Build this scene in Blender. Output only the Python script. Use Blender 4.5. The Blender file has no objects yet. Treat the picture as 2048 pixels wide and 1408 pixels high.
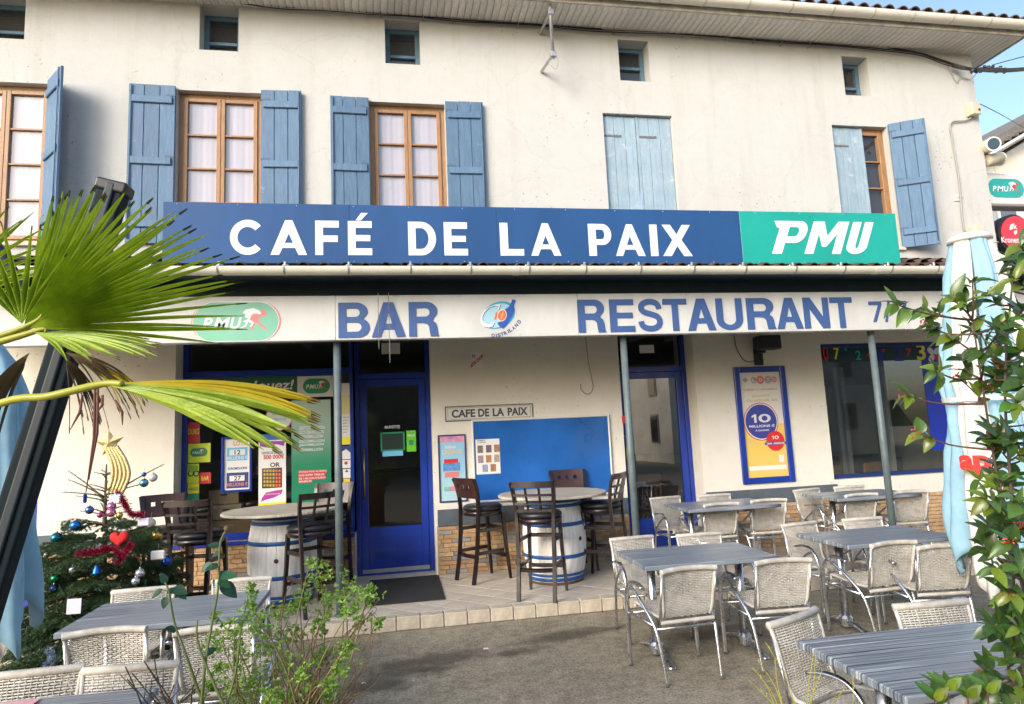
import bpy, bmesh, math, random
import numpy as np
from mathutils import Vector, Matrix, Euler, Quaternion
random.seed(7); np.random.seed(7)
PI = math.pi
SC = bpy.context.scene
COL = SC.collection

# ------------------------------------------------------------------ camera
FPX, PITCH, ROLL, YAW, EYE = 1300.0, math.radians(7.123), math.radians(-2.609), math.radians(-10.147), 1.72
_c, _s = math.cos(YAW), math.sin(YAW)
_rt = Vector((_c, _s, 0)); _fw = Vector((-_s, _c, 0)); _up = Vector((0, 0, 1))
FW = math.cos(PITCH)*_fw + math.sin(PITCH)*_up
_u = -math.sin(PITCH)*_fw + math.cos(PITCH)*_up
RT = math.cos(ROLL)*_rt + math.sin(ROLL)*_u
UP = -math.sin(ROLL)*_rt + math.cos(ROLL)*_u
cam_data = bpy.data.cameras.new('camera'); cam = bpy.data.objects.new('camera', cam_data); COL.objects.link(cam)
cam_data.sensor_width = 36.0; cam_data.lens = FPX/2048*36.0; cam_data.clip_start = 0.05; cam_data.clip_end = 500
cam.matrix_world = Matrix(((RT.x, UP.x, -FW.x, 0), (RT.y, UP.y, -FW.y, 0), (RT.z, UP.z, -FW.z, EYE), (0, 0, 0, 1)))
SC.camera = cam
# ------------------------------------------------------------------ sky, sun, exposure
SUN_DIR = Vector((0.50, 0.47, -0.31)).normalized()       # the way the light travels
SUN_EL = math.asin(-SUN_DIR.z); SUN_AZ = math.atan2(-SUN_DIR.x, -SUN_DIR.y)
world = bpy.data.worlds.new('World'); SC.world = world; world.use_nodes = True
wn = world.node_tree.nodes; wl = world.node_tree.links
sky = wn.new('ShaderNodeTexSky'); sky.sky_type = 'NISHITA'; sky.sun_disc = False
sky.sun_elevation = SUN_EL; sky.sun_rotation = SUN_AZ
sky.air_density = 1.0; sky.dust_density = 2.8; sky.ozone_density = 1.6
wl.new(sky.outputs[0], wn['Background'].inputs[0]); wn['Background'].inputs[1].default_value = 0.15
sun_d = bpy.data.lights.new('sun', 'SUN'); sun_d.energy = 1.0; sun_d.angle = math.radians(26); sun_d.color = (1.0, 0.985, 0.97)
sun = bpy.data.objects.new('sun', sun_d); COL.objects.link(sun)
sun.rotation_euler = SUN_DIR.to_track_quat('-Z', 'Y').to_euler(); sun.location = (-10, -10, 12)
SC.view_settings.view_transform = 'Standard'; SC.view_settings.look = 'None'
SC.view_settings.exposure = 1.22; SC.view_settings.gamma = 1.0; SC.view_settings.use_curve_mapping = False
SC.cycles.max_bounces = 8; SC.cycles.transparent_max_bounces = 16; SC.cycles.use_denoising = True
SC.cycles.caustics_reflective = False; SC.cycles.caustics_refractive = False

# ------------------------------------------------------------------ measured planes (metres)
YW, YS, STEP, YK = 7.92, 8.22, 0.12, 6.20      # wall face, shop-front face, porch floor height, porch kerb line
YP, YG = 6.42, 6.02                             # post and fascia plane, gutter line
def ray(x, y): return (x-1024)/FPX*RT - (y-704)/FPX*UP + FW
def atY(x, y, Y):
    d = ray(x, y); t = Y/d.y; return Vector((d.x*t, Y, EYE+d.z*t))
def atZ(x, y, z):
    d = ray(x, y); t = (z-EYE)/d.z; return Vector((d.x*t, d.y*t, z))
def rect(x0, y0, x1, y1, Y):                    # photo box on a plane parallel to the facade -> X0, X1, Z0, Z1
    xm, ym = (x0+x1)/2, (y0+y1)/2
    return atY(x0, ym, Y).x, atY(x1, ym, Y).x, atY(xm, y1, Y).z, atY(xm, y0, Y).z

# ------------------------------------------------------------------ mesh helpers
class MB:
    def __init__(s): s.v = []; s.f = []
    def quad(s, a, b, c, d): n = len(s.v); s.v += [tuple(a), tuple(b), tuple(c), tuple(d)]; s.f.append((n, n+1, n+2, n+3)); return s
    def box(s, x0, x1, y0, y1, z0, z1):
        n = len(s.v)
        s.v += [(x0,y0,z0),(x1,y0,z0),(x1,y1,z0),(x0,y1,z0),(x0,y0,z1),(x1,y0,z1),(x1,y1,z1),(x0,y1,z1)]
        s.f += [(n,n+3,n+2,n+1),(n+4,n+5,n+6,n+7),(n,n+1,n+5,n+4),(n+1,n+2,n+6,n+5),(n+2,n+3,n+7,n+6),(n+3,n,n+4,n+7)]
        return s
    def bbox(s, x0, x1, y0, y1, z0, z1, b=0.003):           # box with chamfered edges
        b = min(b, (x1-x0)*.45, (y1-y0)*.45, (z1-z0)*.45)
        n = len(s.v); V = {}
        i = n
        for sx in (0,1):
            for sy in (0,1):
                for sz in (0,1):
                    X = (x0,x1)[sx]; Y = (y0,y1)[sy]; Z = (z0,z1)[sz]
                    dx = b if sx==0 else -b; dy = b if sy==0 else -b; dz = b if sz==0 else -b
                    for k, p in enumerate(((X,Y+dy,Z+dz),(X+dx,Y,Z+dz),(X+dx,Y+dy,Z))):
                        s.v.append(p); V[sx,sy,sz,k] = i; i += 1
        F = []
        for a in (0,1):
            q = [V[a,0,0,0],V[a,1,0,0],V[a,1,1,0],V[a,0,1,0]]; F.append(q[::-1] if a==0 else q)
            q = [V[0,a,0,1],V[1,a,0,1],V[1,a,1,1],V[0,a,1,1]]; F.append(q if a==0 else q[::-1])
            q = [V[0,0,a,2],V[1,0,a,2],V[1,1,a,2],V[0,1,a,2]]; F.append(q[::-1] if a==0 else q)
        for a in (0,1):
            for c in (0,1):
                q = [V[a,c,0,0],V[a,c,1,0],V[a,c,1,1],V[a,c,0,1]]; F.append(q)
                q = [V[a,0,c,0],V[a,1,c,0],V[a,1,c,2],V[a,0,c,2]]; F.append(q)
                q = [V[0,a,c,1],V[1,a,c,1],V[1,a,c,2],V[0,a,c,2]]; F.append(q)
        for a in (0,1):
            for c in (0,1):
                for e in (0,1): F.append([V[a,c,e,0],V[a,c,e,1],V[a,c,e,2]])
        s.f += [tuple(q) for q in F]; s.fix = True
        return s
    def tube(s, pts, r, n=8, cap=True, flat=None, up=None):  # r scalar or list; flat=(ru,rv) multipliers
        pts = [Vector(p) for p in pts]; m = len(pts)
        rs = [r]*m if not hasattr(r, '__len__') else list(r)
        base = len(s.v); prev = None
        for i, p in enumerate(pts):
            t = (pts[min(i+1,m-1)]-pts[max(i-1,0)]).normalized()
            if prev is None:
                a = Vector(up) if up else (Vector((0,0,1)) if abs(t.z) < .9 else Vector((1,0,0)))
                u = (a - t*a.dot(t)).normalized()
            else:
                u = (prev - t*prev.dot(t)); u = u.normalized() if u.length > 1e-6 else prev
            prev = u; w = t.cross(u); fu, fv = flat or (1, 1)
            for k in range(n):
                an = 2*PI*k/n
                s.v.append(tuple(p + u*(math.cos(an)*rs[i]*fu) + w*(math.sin(an)*rs[i]*fv)))
        for i in range(m-1):
            for k in range(n):
                a = base+i*n+k; b = base+i*n+(k+1)%n; s.f.append((a, b, b+n, a+n))
        if cap:
            s.f.append(tuple(base+k for k in range(n))[::-1]); s.f.append(tuple(base+(m-1)*n+k for k in range(n)))
        return s
    def lathe(s, prof, n=24, c=(0,0,0), cap=True):           # prof: (radius, z)
        base = len(s.v); m = len(prof)
        for r, z in prof:
            for k in range(n): an = 2*PI*k/n; s.v.append((c[0]+r*math.cos(an), c[1]+r*math.sin(an), c[2]+z))
        for i in range(m-1):
            for k in range(n):
                a = base+i*n+k; b = base+i*n+(k+1)%n; s.f.append((a, b, b+n, a+n))
        if cap:
            s.f.append(tuple(base+k for k in range(n))[::-1]); s.f.append(tuple(base+(m-1)*n+k for k in range(n)))
        return s
    def prism(s, pts, y0, y1):                               # outline in X,Z extruded in Y (convex or simple)
        n = len(s.v); m = len(pts)
        for y in (y0, y1): s.v += [(p[0], y, p[1]) for p in pts]
        s.f.append(tuple(range(n, n+m))); s.f.append(tuple(range(n+2*m-1, n+m-1, -1)))
        for k in range(m): j = (k+1)%m; s.f.append((n+k, n+m+k, n+m+j, n+j))
        s.fix = True
        return s
    def sphere(s, c, r, n=16, m=10, sc=(1,1,1)):
        base = len(s.v)
        for i in range(m+1):
            th = PI*i/m
            for k in range(n): an = 2*PI*k/n; s.v.append((c[0]+r*sc[0]*math.sin(th)*math.cos(an), c[1]+r*sc[1]*math.sin(th)*math.sin(an), c[2]+r*sc[2]*math.cos(th)))
        for i in range(m):
            for k in range(n): a = base+i*n+k; b = base+i*n+(k+1)%n; s.f.append((a, a+n, b+n, b))
        return s
    def xform(s, M): s.v = [tuple(M @ Vector(p)) for p in s.v]; return s
    def add(s, o): n = len(s.v); s.v += o.v; s.f += [tuple(i+n for i in f) for f in o.f]; return s
    def mesh(s, name, mat, smooth=False):
        me = bpy.data.meshes.new(name); me.from_pydata(s.v, [], s.f)
        if getattr(s, 'fix', False):
            bm = bmesh.new(); bm.from_mesh(me); bmesh.ops.recalc_face_normals(bm, faces=bm.faces); bm.to_mesh(me); bm.free()
        if mat: me.materials.append(mat)
        if smooth: me.polygons.foreach_set('use_smooth', [True]*len(me.polygons))
        me.update(); return me
    def build(s, name, mat, parent=None, smooth=False, world=True):
        return place(name, s.mesh(name, mat, smooth), parent, world=world)

CHILD = {}
TMP = bpy.data.scenes.new('glyph_work')       # a side scene in which lettering outlines are filled; removed at the end
def outline_mesh(cu):
    ob = bpy.data.objects.new('outline', cu); TMP.collection.objects.link(ob)
    with bpy.context.temp_override(scene=TMP, view_layer=TMP.view_layers[0]):
        dg = bpy.context.evaluated_depsgraph_get(); me = bpy.data.meshes.new_from_object(ob.evaluated_get(dg))
    bpy.data.objects.remove(ob); return me
def wloc(o):
    v = Vector((0,0,0))
    while o is not None: v += o.location; o = o.parent
    return v
def place(name, me, parent=None, loc=(0,0,0), rot=None, world=False, scale=None):
    """link a mesh; world=True: loc is in world space although it has a parent (unrotated)"""
    o = bpy.data.objects.new(name, me); COL.objects.link(o)
    l = Vector(loc)
    if parent is not None:
        o.parent = parent
        if world: l = l - wloc(parent)
        CHILD.setdefault(parent.name, []).append(o)
    o.location = l
    if rot is not None: o.rotation_euler = rot
    if scale is not None: o.scale = scale
    return o
def tag(o, label=None, cat=None, group=None, kind=None):
    if label: o['label'] = label
    if cat: o['category'] = cat
    if group: o['group'] = group
    if kind: o['kind'] = kind
    return o
def thing(name, label, cat, loc=(0,0,0), rotz=0, group=None, kind=None):
    o = bpy.data.objects.new(name, None); COL.objects.link(o); o.empty_display_size = .1
    o.location = loc; o.rotation_euler = (0,0,rotz)
    return tag(o, label, cat, group, kind)
def copy_tree(o, parent=None):
    kids = CHILD.get(o.name, [])
    c = o.copy(); COL.objects.link(c); c.parent = parent
    for k in kids: copy_tree(k, c)
    return c

# ------------------------------------------------------------------ materials
MATS = {}
def mat(name, col=(.5,.5,.5), rough=.6, metal=0., var=0., vscale=6., bump=0., bscale=60., spec=.5, coat=0., trans=0., emit=None, detail=6., stretch=None, col2=None, sheen=0.):
    if name in MATS: return MATS[name]
    m = bpy.data.materials.new(name); m.use_nodes = True; MATS[name] = m
    nt = m.node_tree; N = nt.nodes; L = nt.links; b = N['Principled BSDF']
    b.inputs['Base Color'].default_value = (*col, 1); b.inputs['Roughness'].default_value = rough; b.inputs['Metallic'].default_value = metal
    b.inputs['Specular IOR Level'].default_value = spec; b.inputs['Coat Weight'].default_value = coat
    if emit: b.inputs['Emission Color'].default_value = (*emit[0], 1); b.inputs['Emission Strength'].default_value = emit[1]
    tc = None
    if var or bump:
        tc = N.new('ShaderNodeTexCoord'); src = tc.outputs['Object']
        if stretch:
            mp = N.new('ShaderNodeMapping'); mp.inputs['Scale'].default_value = stretch; L.new(src, mp.inputs[0]); src = mp.outputs[0]
    if var:
        nz = N.new('ShaderNodeTexNoise'); nz.inputs['Scale'].default_value = vscale; nz.inputs['Detail'].default_value = detail; nz.inputs['Roughness'].default_value = .65
        L.new(src, nz.inputs['Vector'])
        rp = N.new('ShaderNodeValToRGB'); rp.color_ramp.elements[0].position = .3; rp.color_ramp.elements[1].position = .7
        d = col2 or tuple(c*(1-var) for c in col); l = tuple(min(1, c*(1+var*.6)) for c in col)
        rp.color_ramp.elements[0].color = (*d, 1); rp.color_ramp.elements[1].color = (*l, 1)
        L.new(nz.outputs['Fac'], rp.inputs[0]); L.new(rp.outputs[0], b.inputs['Base Color'])
        mr = N.new('ShaderNodeMapRange'); mr.inputs['To Min'].default_value = max(0, rough-.1); mr.inputs['To Max'].default_value = min(1, rough+.12)
        L.new(nz.outputs['Fac'], mr.inputs[0]); L.new(mr.outputs[0], b.inputs['Roughness'])
    if bump:
        nb = N.new('ShaderNodeTexNoise'); nb.inputs['Scale'].default_value = bscale; nb.inputs['Detail'].default_value = 5; L.new(src, nb.inputs['Vector'])
        bp = N.new('ShaderNodeBump'); bp.inputs['Strength'].default_value = bump; bp.inputs['Distance'].default_value = .01
        L.new(nb.outputs['Fac'], bp.inputs['Height']); L.new(bp.outputs[0], b.inputs['Normal'])
    if trans:
        out = N['Material Output']; tr = N.new('ShaderNodeBsdfTranslucent'); mx = N.new('ShaderNodeMixShader'); mx.inputs[0].default_value = trans
        if var: L.new(rp.outputs[0], tr.inputs[0])
        else: tr.inputs[0].default_value = (*col, 1)
        L.new(b.outputs[0], mx.inputs[1]); L.new(tr.outputs[0], mx.inputs[2]); L.new(mx.outputs[0], out.inputs[0])
    return m
def glass_mat(name, tint=(.93,.95,.95), refl=1.5):
    m = bpy.data.materials.new(name); m.use_nodes = True; N = m.node_tree.nodes; L = m.node_tree.links
    N.remove(N['Principled BSDF']); fr = N.new('ShaderNodeFresnel'); ge = N.new('ShaderNodeNewGeometry'); mr = N.new('ShaderNodeMapRange'); mr.inputs['To Min'].default_value = refl; mr.inputs['To Max'].default_value = 1/refl; L.new(ge.outputs['Backfacing'], mr.inputs[0]); L.new(mr.outputs[0], fr.inputs[0])   # a thin pane reflects alike from both sides
    t = N.new('ShaderNodeBsdfTransparent'); t.inputs[0].default_value = (*tint, 1); g = N.new('ShaderNodeBsdfGlossy'); g.inputs['Roughness'].default_value = .01
    mx = N.new('ShaderNodeMixShader'); L.new(fr.outputs[0], mx.inputs[0]); L.new(t.outputs[0], mx.inputs[1]); L.new(g.outputs[0], mx.inputs[2]); L.new(mx.outputs[0], N['Material Output'].inputs[0])
    return m
def per_object(m, amt=.25, hue=.0):
    """brightness of a shared material varies from piece to piece"""
    N = m.node_tree.nodes; L = m.node_tree.links; b = N['Principled BSDF']; inp = b.inputs['Base Color']
    oi = N.new('ShaderNodeObjectInfo'); hs = N.new('ShaderNodeHueSaturation'); mr = N.new('ShaderNodeMapRange')
    mr.inputs['To Min'].default_value = 1-amt; mr.inputs['To Max'].default_value = 1+amt
    L.new(oi.outputs['Random'], mr.inputs[0]); L.new(mr.outputs[0], hs.inputs['Value'])
    if hue:
        mh = N.new('ShaderNodeMapRange'); mh.inputs['To Min'].default_value = .5-hue; mh.inputs['To Max'].default_value = .5+hue
        ml = N.new('ShaderNodeMath'); ml.operation = 'MULTIPLY'; ml.inputs[1].default_value = 7.31; fr = N.new('ShaderNodeMath'); fr.operation = 'FRACT'
        L.new(oi.outputs['Random'], ml.inputs[0]); L.new(ml.outputs[0], fr.inputs[0]); L.new(fr.outputs[0], mh.inputs[0]); L.new(mh.outputs[0], hs.inputs['Hue'])
    if inp.links: L.new(inp.links[0].from_socket, hs.inputs['Color'])
    else: hs.inputs['Color'].default_value = inp.default_value
    L.new(hs.outputs[0], inp)
    return m

def m_plaster(name, col, spots=1.0):
    m = bpy.data.materials.new(name); m.use_nodes = True; N = m.node_tree.nodes; L = m.node_tree.links; b = N['Principled BSDF']
    tc = N.new('ShaderNodeTexCoord'); O = tc.outputs['Object']
    def noise(s, d=6, r=.6, vec=O):
        n = N.new('ShaderNodeTexNoise'); n.inputs['Scale'].default_value = s; n.inputs['Detail'].default_value = d; n.inputs['Roughness'].default_value = r; L.new(vec, n.inputs['Vector']); return n.outputs['Fac']
    def ramp(f, p0, p1, c0, c1):
        r = N.new('ShaderNodeValToRGB'); e = r.color_ramp.elements; e[0].position = p0; e[1].position = p1; e[0].color = (*c0, 1); e[1].color = (*c1, 1); L.new(f, r.inputs[0]); return r.outputs[0]
    def mul(a, c, f=1.):
        x = N.new('ShaderNodeMixRGB'); x.blend_type = 'MULTIPLY'; x.inputs[0].default_value = f; L.new(a, x.inputs[1]); L.new(c, x.inputs[2]); return x.outputs[0]
    c = ramp(noise(.9), .3, .7, tuple(k*.93 for k in col), col)
    c = mul(c, ramp(noise(7, 8, .7), .25, .55, (.94,.935,.92), (1,1,1)))
    # streaks that run down the wall
    mp = N.new('ShaderNodeMapping'); mp.inputs['Scale'].default_value = (3.5, 3.5, .25); L.new(O, mp.inputs[0])
    c = mul(c, ramp(noise(1.6, 7, .7, mp.outputs[0]), .28, .5, (.86,.845,.80), (1,1,1)), .55*spots)
    # small chips and mould specks in patches
    patch = ramp(noise(1.3, 3, .5), .54, .66, (0,0,0), (1,1,1))
    speck = ramp(noise(22, 4, .6), .63, .70, (1,1,1), (.30,.28,.25))
    x = N.new('ShaderNodeMixRGB'); x.blend_type = 'MULTIPLY'; L.new(patch, x.inputs[0]); L.new(c, x.inputs[1]); L.new(speck, x.inputs[2]); c = x.outputs[0]
    # hairline cracks
    vo = N.new('ShaderNodeTexVoronoi'); vo.feature = 'DISTANCE_TO_EDGE'; vo.inputs['Scale'].default_value = .7
    nv = N.new('ShaderNodeTexNoise'); nv.inputs['Scale'].default_value = 2.5; nv.inputs['Detail'].default_value = 6; L.new(O, nv.inputs['Vector'])
    va = N.new('ShaderNodeVectorMath'); va.operation = 'MULTIPLY_ADD'; va.inputs[1].default_value = (.5,.5,.5); L.new(nv.outputs['Color'], va.inputs[0]); L.new(O, va.inputs[2]); L.new(va.outputs[0], vo.inputs['Vector'])
    c = mul(c, ramp(vo.outputs[0], .0, .006, (.72,.70,.66), (1,1,1)), .3*spots)
    L.new(c, b.inputs['Base Color']); b.inputs['Roughness'].default_value = .9; b.inputs['Specular IOR Level'].default_value = .2
    bp = N.new('ShaderNodeBump'); bp.inputs['Strength'].default_value = .35; bp.inputs['Distance'].default_value = .012
    ad = N.new('ShaderNodeMath'); ad.operation = 'ADD'; L.new(noise(3, 3), ad.inputs[0]); L.new(noise(60, 4), ad.inputs[1]); L.new(ad.outputs[0], bp.inputs['Height']); L.new(bp.outputs[0], b.inputs['Normal'])
    MATS[name] = m; return m
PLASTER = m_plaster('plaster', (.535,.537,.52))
CREAM = m_plaster('cream_plaster', (.76,.725,.64), .3)
GLASS = glass_mat('window_glass', (.98,.98,.985), 1.85); SHOPGLASS = glass_mat('shop_glass', (.72,.77,.76), 1.9); MIRRORGLASS = glass_mat('reflective_shop_glass', (.62,.66,.65), 2.7); CLEAR = glass_mat('clear_plastic', (.97,.97,.97), 1.35)
BLUEPAINT = mat('royal_blue_paint', (.007,.036,.30), .32, var=.25, vscale=5, coat=.3, bump=.03, bscale=20)
SHUTTER = per_object(mat('shutter_blue_paint', (.088,.165,.265), .55, var=.3, vscale=9, bump=.25, bscale=30, stretch=(3,3,.5), col2=(.065,.13,.22)), .1)
SHUTTER_OLD = per_object(mat('faded_shutter_paint', (.185,.275,.35), .75, var=.3, vscale=6, bump=.4, bscale=30, stretch=(3,3,.8), col2=(.33,.43,.50)), .07)
def worn(m, col, lo, hi, scale):
    """flaked patches of another colour"""
    N = m.node_tree.nodes; L = m.node_tree.links; b = N['Principled BSDF']; inp = b.inputs['Base Color']; src = inp.links[0].from_socket
    tc = N.new('ShaderNodeTexCoord'); oi = N.new('ShaderNodeObjectInfo'); ad = N.new('ShaderNodeVectorMath'); L.new(tc.outputs['Object'], ad.inputs[0]); L.new(oi.outputs['Location'], ad.inputs[1])
    n = N.new('ShaderNodeTexNoise'); n.inputs['Scale'].default_value = scale; n.inputs['Detail'].default_value = 9; n.inputs['Roughness'].default_value = .72; L.new(ad.outputs[0], n.inputs['Vector'])
    r = N.new('ShaderNodeValToRGB'); r.color_ramp.elements[0].position = lo; r.color_ramp.elements[1].position = hi; L.new(n.outputs['Fac'], r.inputs[0])
    x = N.new('ShaderNodeMixRGB'); L.new(r.outputs[0], x.inputs[0]); L.new(src, x.inputs[1]); x.inputs[2].default_value = (*col, 1); L.new(x.outputs[0], inp); return m
worn(SHUTTER, (.24,.34,.44), .62, .74, 6); worn(SHUTTER, (.035,.075,.12), .66, .78, 9); worn(SHUTTER_OLD, (.46,.52,.55), .56, .70, 7)
SASH = mat('oiled_wood', (.34,.185,.085), .45, var=.3, vscale=10, stretch=(4,4,.6), bump=.1)
WHITE = mat('white_paint', (.68,.67,.64), .45, var=.06, vscale=3)
WHITEP = mat('white_print', (.74,.74,.72), .4)
GUTTER_M = mat('ivory_plastic', (.72,.69,.58), .35, var=.1, vscale=4)
DKBLUE = mat('dark_navy_paint', (.008,.022,.035), .5, var=.3, vscale=4)
POSTM = mat('grey_green_paint', (.11,.145,.155), .45, var=.25, vscale=12, bump=.1, bscale=80)
BLACK = mat('black_plastic', (.012,.012,.014), .4)
STEEL = mat('galvanised_steel', (.45,.46,.47), .42, metal=.8, var=.25, vscale=20)
ALU = mat('brushed_aluminium', (.66,.67,.69), .27, metal=1., var=.12, vscale=25, bump=.02, bscale=90)
BRASS = mat('brass', (.62,.47,.22), .3, metal=1.)
CABLE = mat('black_cable', (.02,.02,.022), .55)
CABLE_G = mat('grey_cable', (.33,.32,.29), .6)
BEIGEBOX = mat('beige_plastic', (.60,.54,.40), .5, var=.15, vscale=8)

# ------------------------------------------------------------------ lettering and flat print
_TXT = {}
def glyph(s, bold=0., shear=0., spacing=1.):
    k = (s, bold, shear, spacing)
    if k in _TXT: return _TXT[k]
    cu = bpy.data.curves.new('glyph', 'FONT'); cu.body = s; cu.offset = bold; cu.shear = shear; cu.resolution_u = 4; cu.space_character = spacing
    me = outline_mesh(cu)
    V = [tuple(v.co) for v in me.vertices]; F = [tuple(p.vertices) for p in me.polygons]
    bpy.data.meshes.remove(me); bpy.data.curves.remove(cu)
    xs = [v[0] for v in V]; ys = [v[1] for v in V]
    _TXT[k] = (V, F, (min(xs), max(xs), min(ys), max(ys))); return _TXT[k]
def thick(V2, F, th):
    """flat faces in x,z -> front at y=-th plus the side walls"""
    n = len(V2); v = [(a, -th, b) for a, b in V2]; f = [tuple(q) for q in F]
    if th > .0015:
        v += [(a, 0., b) for a, b in V2]; ed = {}
        for q in F:
            for i in range(len(q)):
                a, b = q[i], q[(i+1) % len(q)]; ed[(a, b)] = 1
        for (a, b) in ed:
            if (b, a) not in ed: f.append((a, a+n, b+n, b))
    return v, f
def text(parent, s, X0, X1, Z0, Z1, Y, m, th=.001, bold=.02, shear=0., name='lettering', spacing=1., rot=0., keep=False):
    V, F, (a, b, c, d) = glyph(s, bold, shear, spacing)
    sx = (X1-X0)/max(1e-6, b-a); sz = (Z1-Z0)/max(1e-6, d-c); cx, cz = (X0+X1)/2, (Z0+Z1)/2
    if keep: sx = sz
    P = [((v[0]-(a+b)/2)*sx, (v[1]-(c+d)/2)*sz) for v in V]
    if rot:
        co, si = math.cos(rot), math.sin(rot); P = [(p[0]*co-p[1]*si, p[0]*si+p[1]*co) for p in P]
    v, f = thick(P, F, th); mb = MB(); mb.v = v; mb.f = f
    me = mb.mesh(name, m); return place(name, me, parent, (cx, Y, cz), world=True)
def text_px(parent, s, x0, y0, x1, y1, Y, m, **k):
    return text(parent, s, *rect(x0, y0, x1, y1, Y), Y, m, **k)
def shape(parent, rings, Y, m, th=.001, name='print'):
    """filled outline (first ring outer, others holes), points in world X,Z"""
    cu = bpy.data.curves.new('shape', 'CURVE'); cu.dimensions = '2D'; cu.fill_mode = 'BOTH'
    cx = sum(p[0] for p in rings[0])/len(rings[0]); cz = sum(p[1] for p in rings[0])/len(rings[0])
    for r in rings:
        sp = cu.splines.new('POLY'); sp.points.add(len(r)-1); sp.use_cyclic_u = True
        for i, p in enumerate(r): sp.points[i].co = (p[0]-cx, p[1]-cz, 0, 1)
    me = outline_mesh(cu)
    V = [(v.co[0], v.co[1]) for v in me.vertices]; F = []
    for p in me.polygons:
        q = list(p.vertices)
        if p.normal.z < 0: q = q[::-1]
        F.append(q)
    bpy.data.meshes.remove(me); bpy.data.curves.remove(cu)
    # weld
    key = {}; idx = []; W = []
    for p in V:
        k = (round(p[0], 6), round(p[1], 6))
        if k not in key: key[k] = len(W); W.append(p)
        idx.append(key[k])
    F = [tuple(idx[i] for i in q) for q in F]; F = [q for q in F if len(set(q)) == len(q)]
    v, f = thick(W, F, th); mb = MB(); mb.v = v; mb.f = f
    return place(name, mb.mesh(name, m), parent, (cx, Y, cz), world=True)
def arc(cx, cz, rx, rz, a0, a1, n=24): return [(cx+rx*math.cos(a0+(a1-a0)*i/n), cz+rz*math.sin(a0+(a1-a0)*i/n)) for i in range(n+1)]
def oval(cx, cz, rx, rz, n=40): return arc(cx, cz, rx, rz, 0, 2*PI, n)[:-1]
def pill(x0, x1, z0, z1, n=16):
    r = (z1-z0)/2; zc = (z0+z1)/2; return arc(x1-r, zc, r, r, -PI/2, PI/2, n)+arc(x0+r, zc, r, r, PI/2, 3*PI/2, n)
def stroke(pts, hw):
    P = [Vector((a, b)) for a, b in pts]; L_ = []; R_ = []
    for i, p in enumerate(P):
        t = (P[min(i+1, len(P)-1)]-P[max(i-1, 0)]).normalized(); n = Vector((-t.y, t.x)); L_.append(tuple(p+n*hw)); R_.append(tuple(p-n*hw))
    return L_+R_[::-1]
def grot(ch, w=1., h=1.):
    """bold grotesque capitals, rings in a w x h box"""
    k = lambda pts: [(a*w, b*h) for a, b in pts]
    if ch == 'T': r = [[(0,1),(0,.82),(.37,.82),(.37,0),(.63,0),(.63,.82),(1,.82),(1,1)]]
    elif ch == 'E': r = [[(0,0),(1,0),(1,.18),(.29,.18),(.29,.42),(.93,.42),(.93,.59),(.29,.59),(.29,.82),(.98,.82),(.98,1),(0,1)]]
    elif ch == 'U': r = [[(0,1),(0,.33)]+arc(.5,.33,.5,.33,PI,2*PI,18)+[(1,1),(.74,1)]+arc(.5,.34,.24,.18,0,-PI,16)+[(.26,1)]]
    elif ch == 'N': r = [[(0,0),(.24,0),(.24,.64),(.72,0),(1,0),(1,1),(.76,1),(.76,.36),(.28,1),(0,1)]]
    elif ch == 'A': r = [[(0,0),(.26,0),(.335,.22),(.665,.22),(.74,0),(1,0),(.645,1),(.355,1)], [(.40,.385),(.49,.68),(.51,.68),(.60,.385)]]
    elif ch == 'R': r = [[(0,0),(.25,0),(.25,.39),(.46,.39),(.60,.365),(.675,.29),(.69,.15),(.72,0),(1,0),(.965,.08),(.945,.27),(.90,.39),(.80,.455)]+arc(.60,.735,.36,.265,-PI*.27,PI/2,16)+[(0,1)], [(.25,.575),(.25,.82),(.54,.82)]+arc(.56,.6975,.14,.1225,PI/2,-PI/2,12)]
    elif ch == 'B': r = [[(0,0)]+arc(.60,.285,.40,.285,-PI/2,PI*.36,16)+[(.80,.54)]+arc(.57,.75,.37,.25,-PI*.24,PI/2,16)+[(0,1)], [(.25,.17),(.25,.43),(.56,.43)]+arc(.58,.30,.16,.13,PI/2,-PI/2,12), [(.25,.59),(.25,.83),(.53,.83)]+arc(.54,.71,.15,.12,PI/2,-PI/2,12)]
    elif ch == 'S':
        q = [(.865,.69),(.83,.80),(.72,.885),(.52,.92),(.32,.895),(.175,.82),(.155,.70),(.24,.61),(.42,.555),(.62,.51),(.79,.445),(.865,.34),(.845,.215),(.72,.12),(.52,.085),(.30,.11),(.165,.19),(.12,.315)]
        P = [Vector((a*w, 0, b*h)) for a, b in q]; S_ = []
        for i in range(len(P)-1):
            a, b, c, d = P[max(i-1,0)], P[i], P[i+1], P[min(i+2,len(P)-1)]
            for j in range(3): t = j/3; v = .5*((2*b)+(c-a)*t+(2*a-5*b+4*c-d)*t*t+(3*b-a-3*c+d)*t**3); S_.append((v.x, v.z))
        S_.append((P[-1].x, P[-1].z)); return [stroke(S_, .088*h)]
    elif ch == '1': r = [[(.45,0),(.82,0),(.82,1),(.52,1),(.08,.80),(.08,.60),(.45,.73)]]
    elif ch == '0': r = [oval(.5,.5,.5,.5,32), oval(.5,.5,.24,.31,28)]
    elif ch == '7': r = [[(0,1),(0,.82),(.72,.82),(.22,0),(.48,0),(1,.84),(1,1)]]
    return [k(q) for q in r]
def grot_at(parent, ch, X0, X1, Z0, Z1, Y, m, th=.001, name='letter'):
    return shape(parent, [[(X0+a, Z0+b) for a, b in r] for r in grot(ch, X1-X0, Z1-Z0)], Y, m, th, name)
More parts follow.
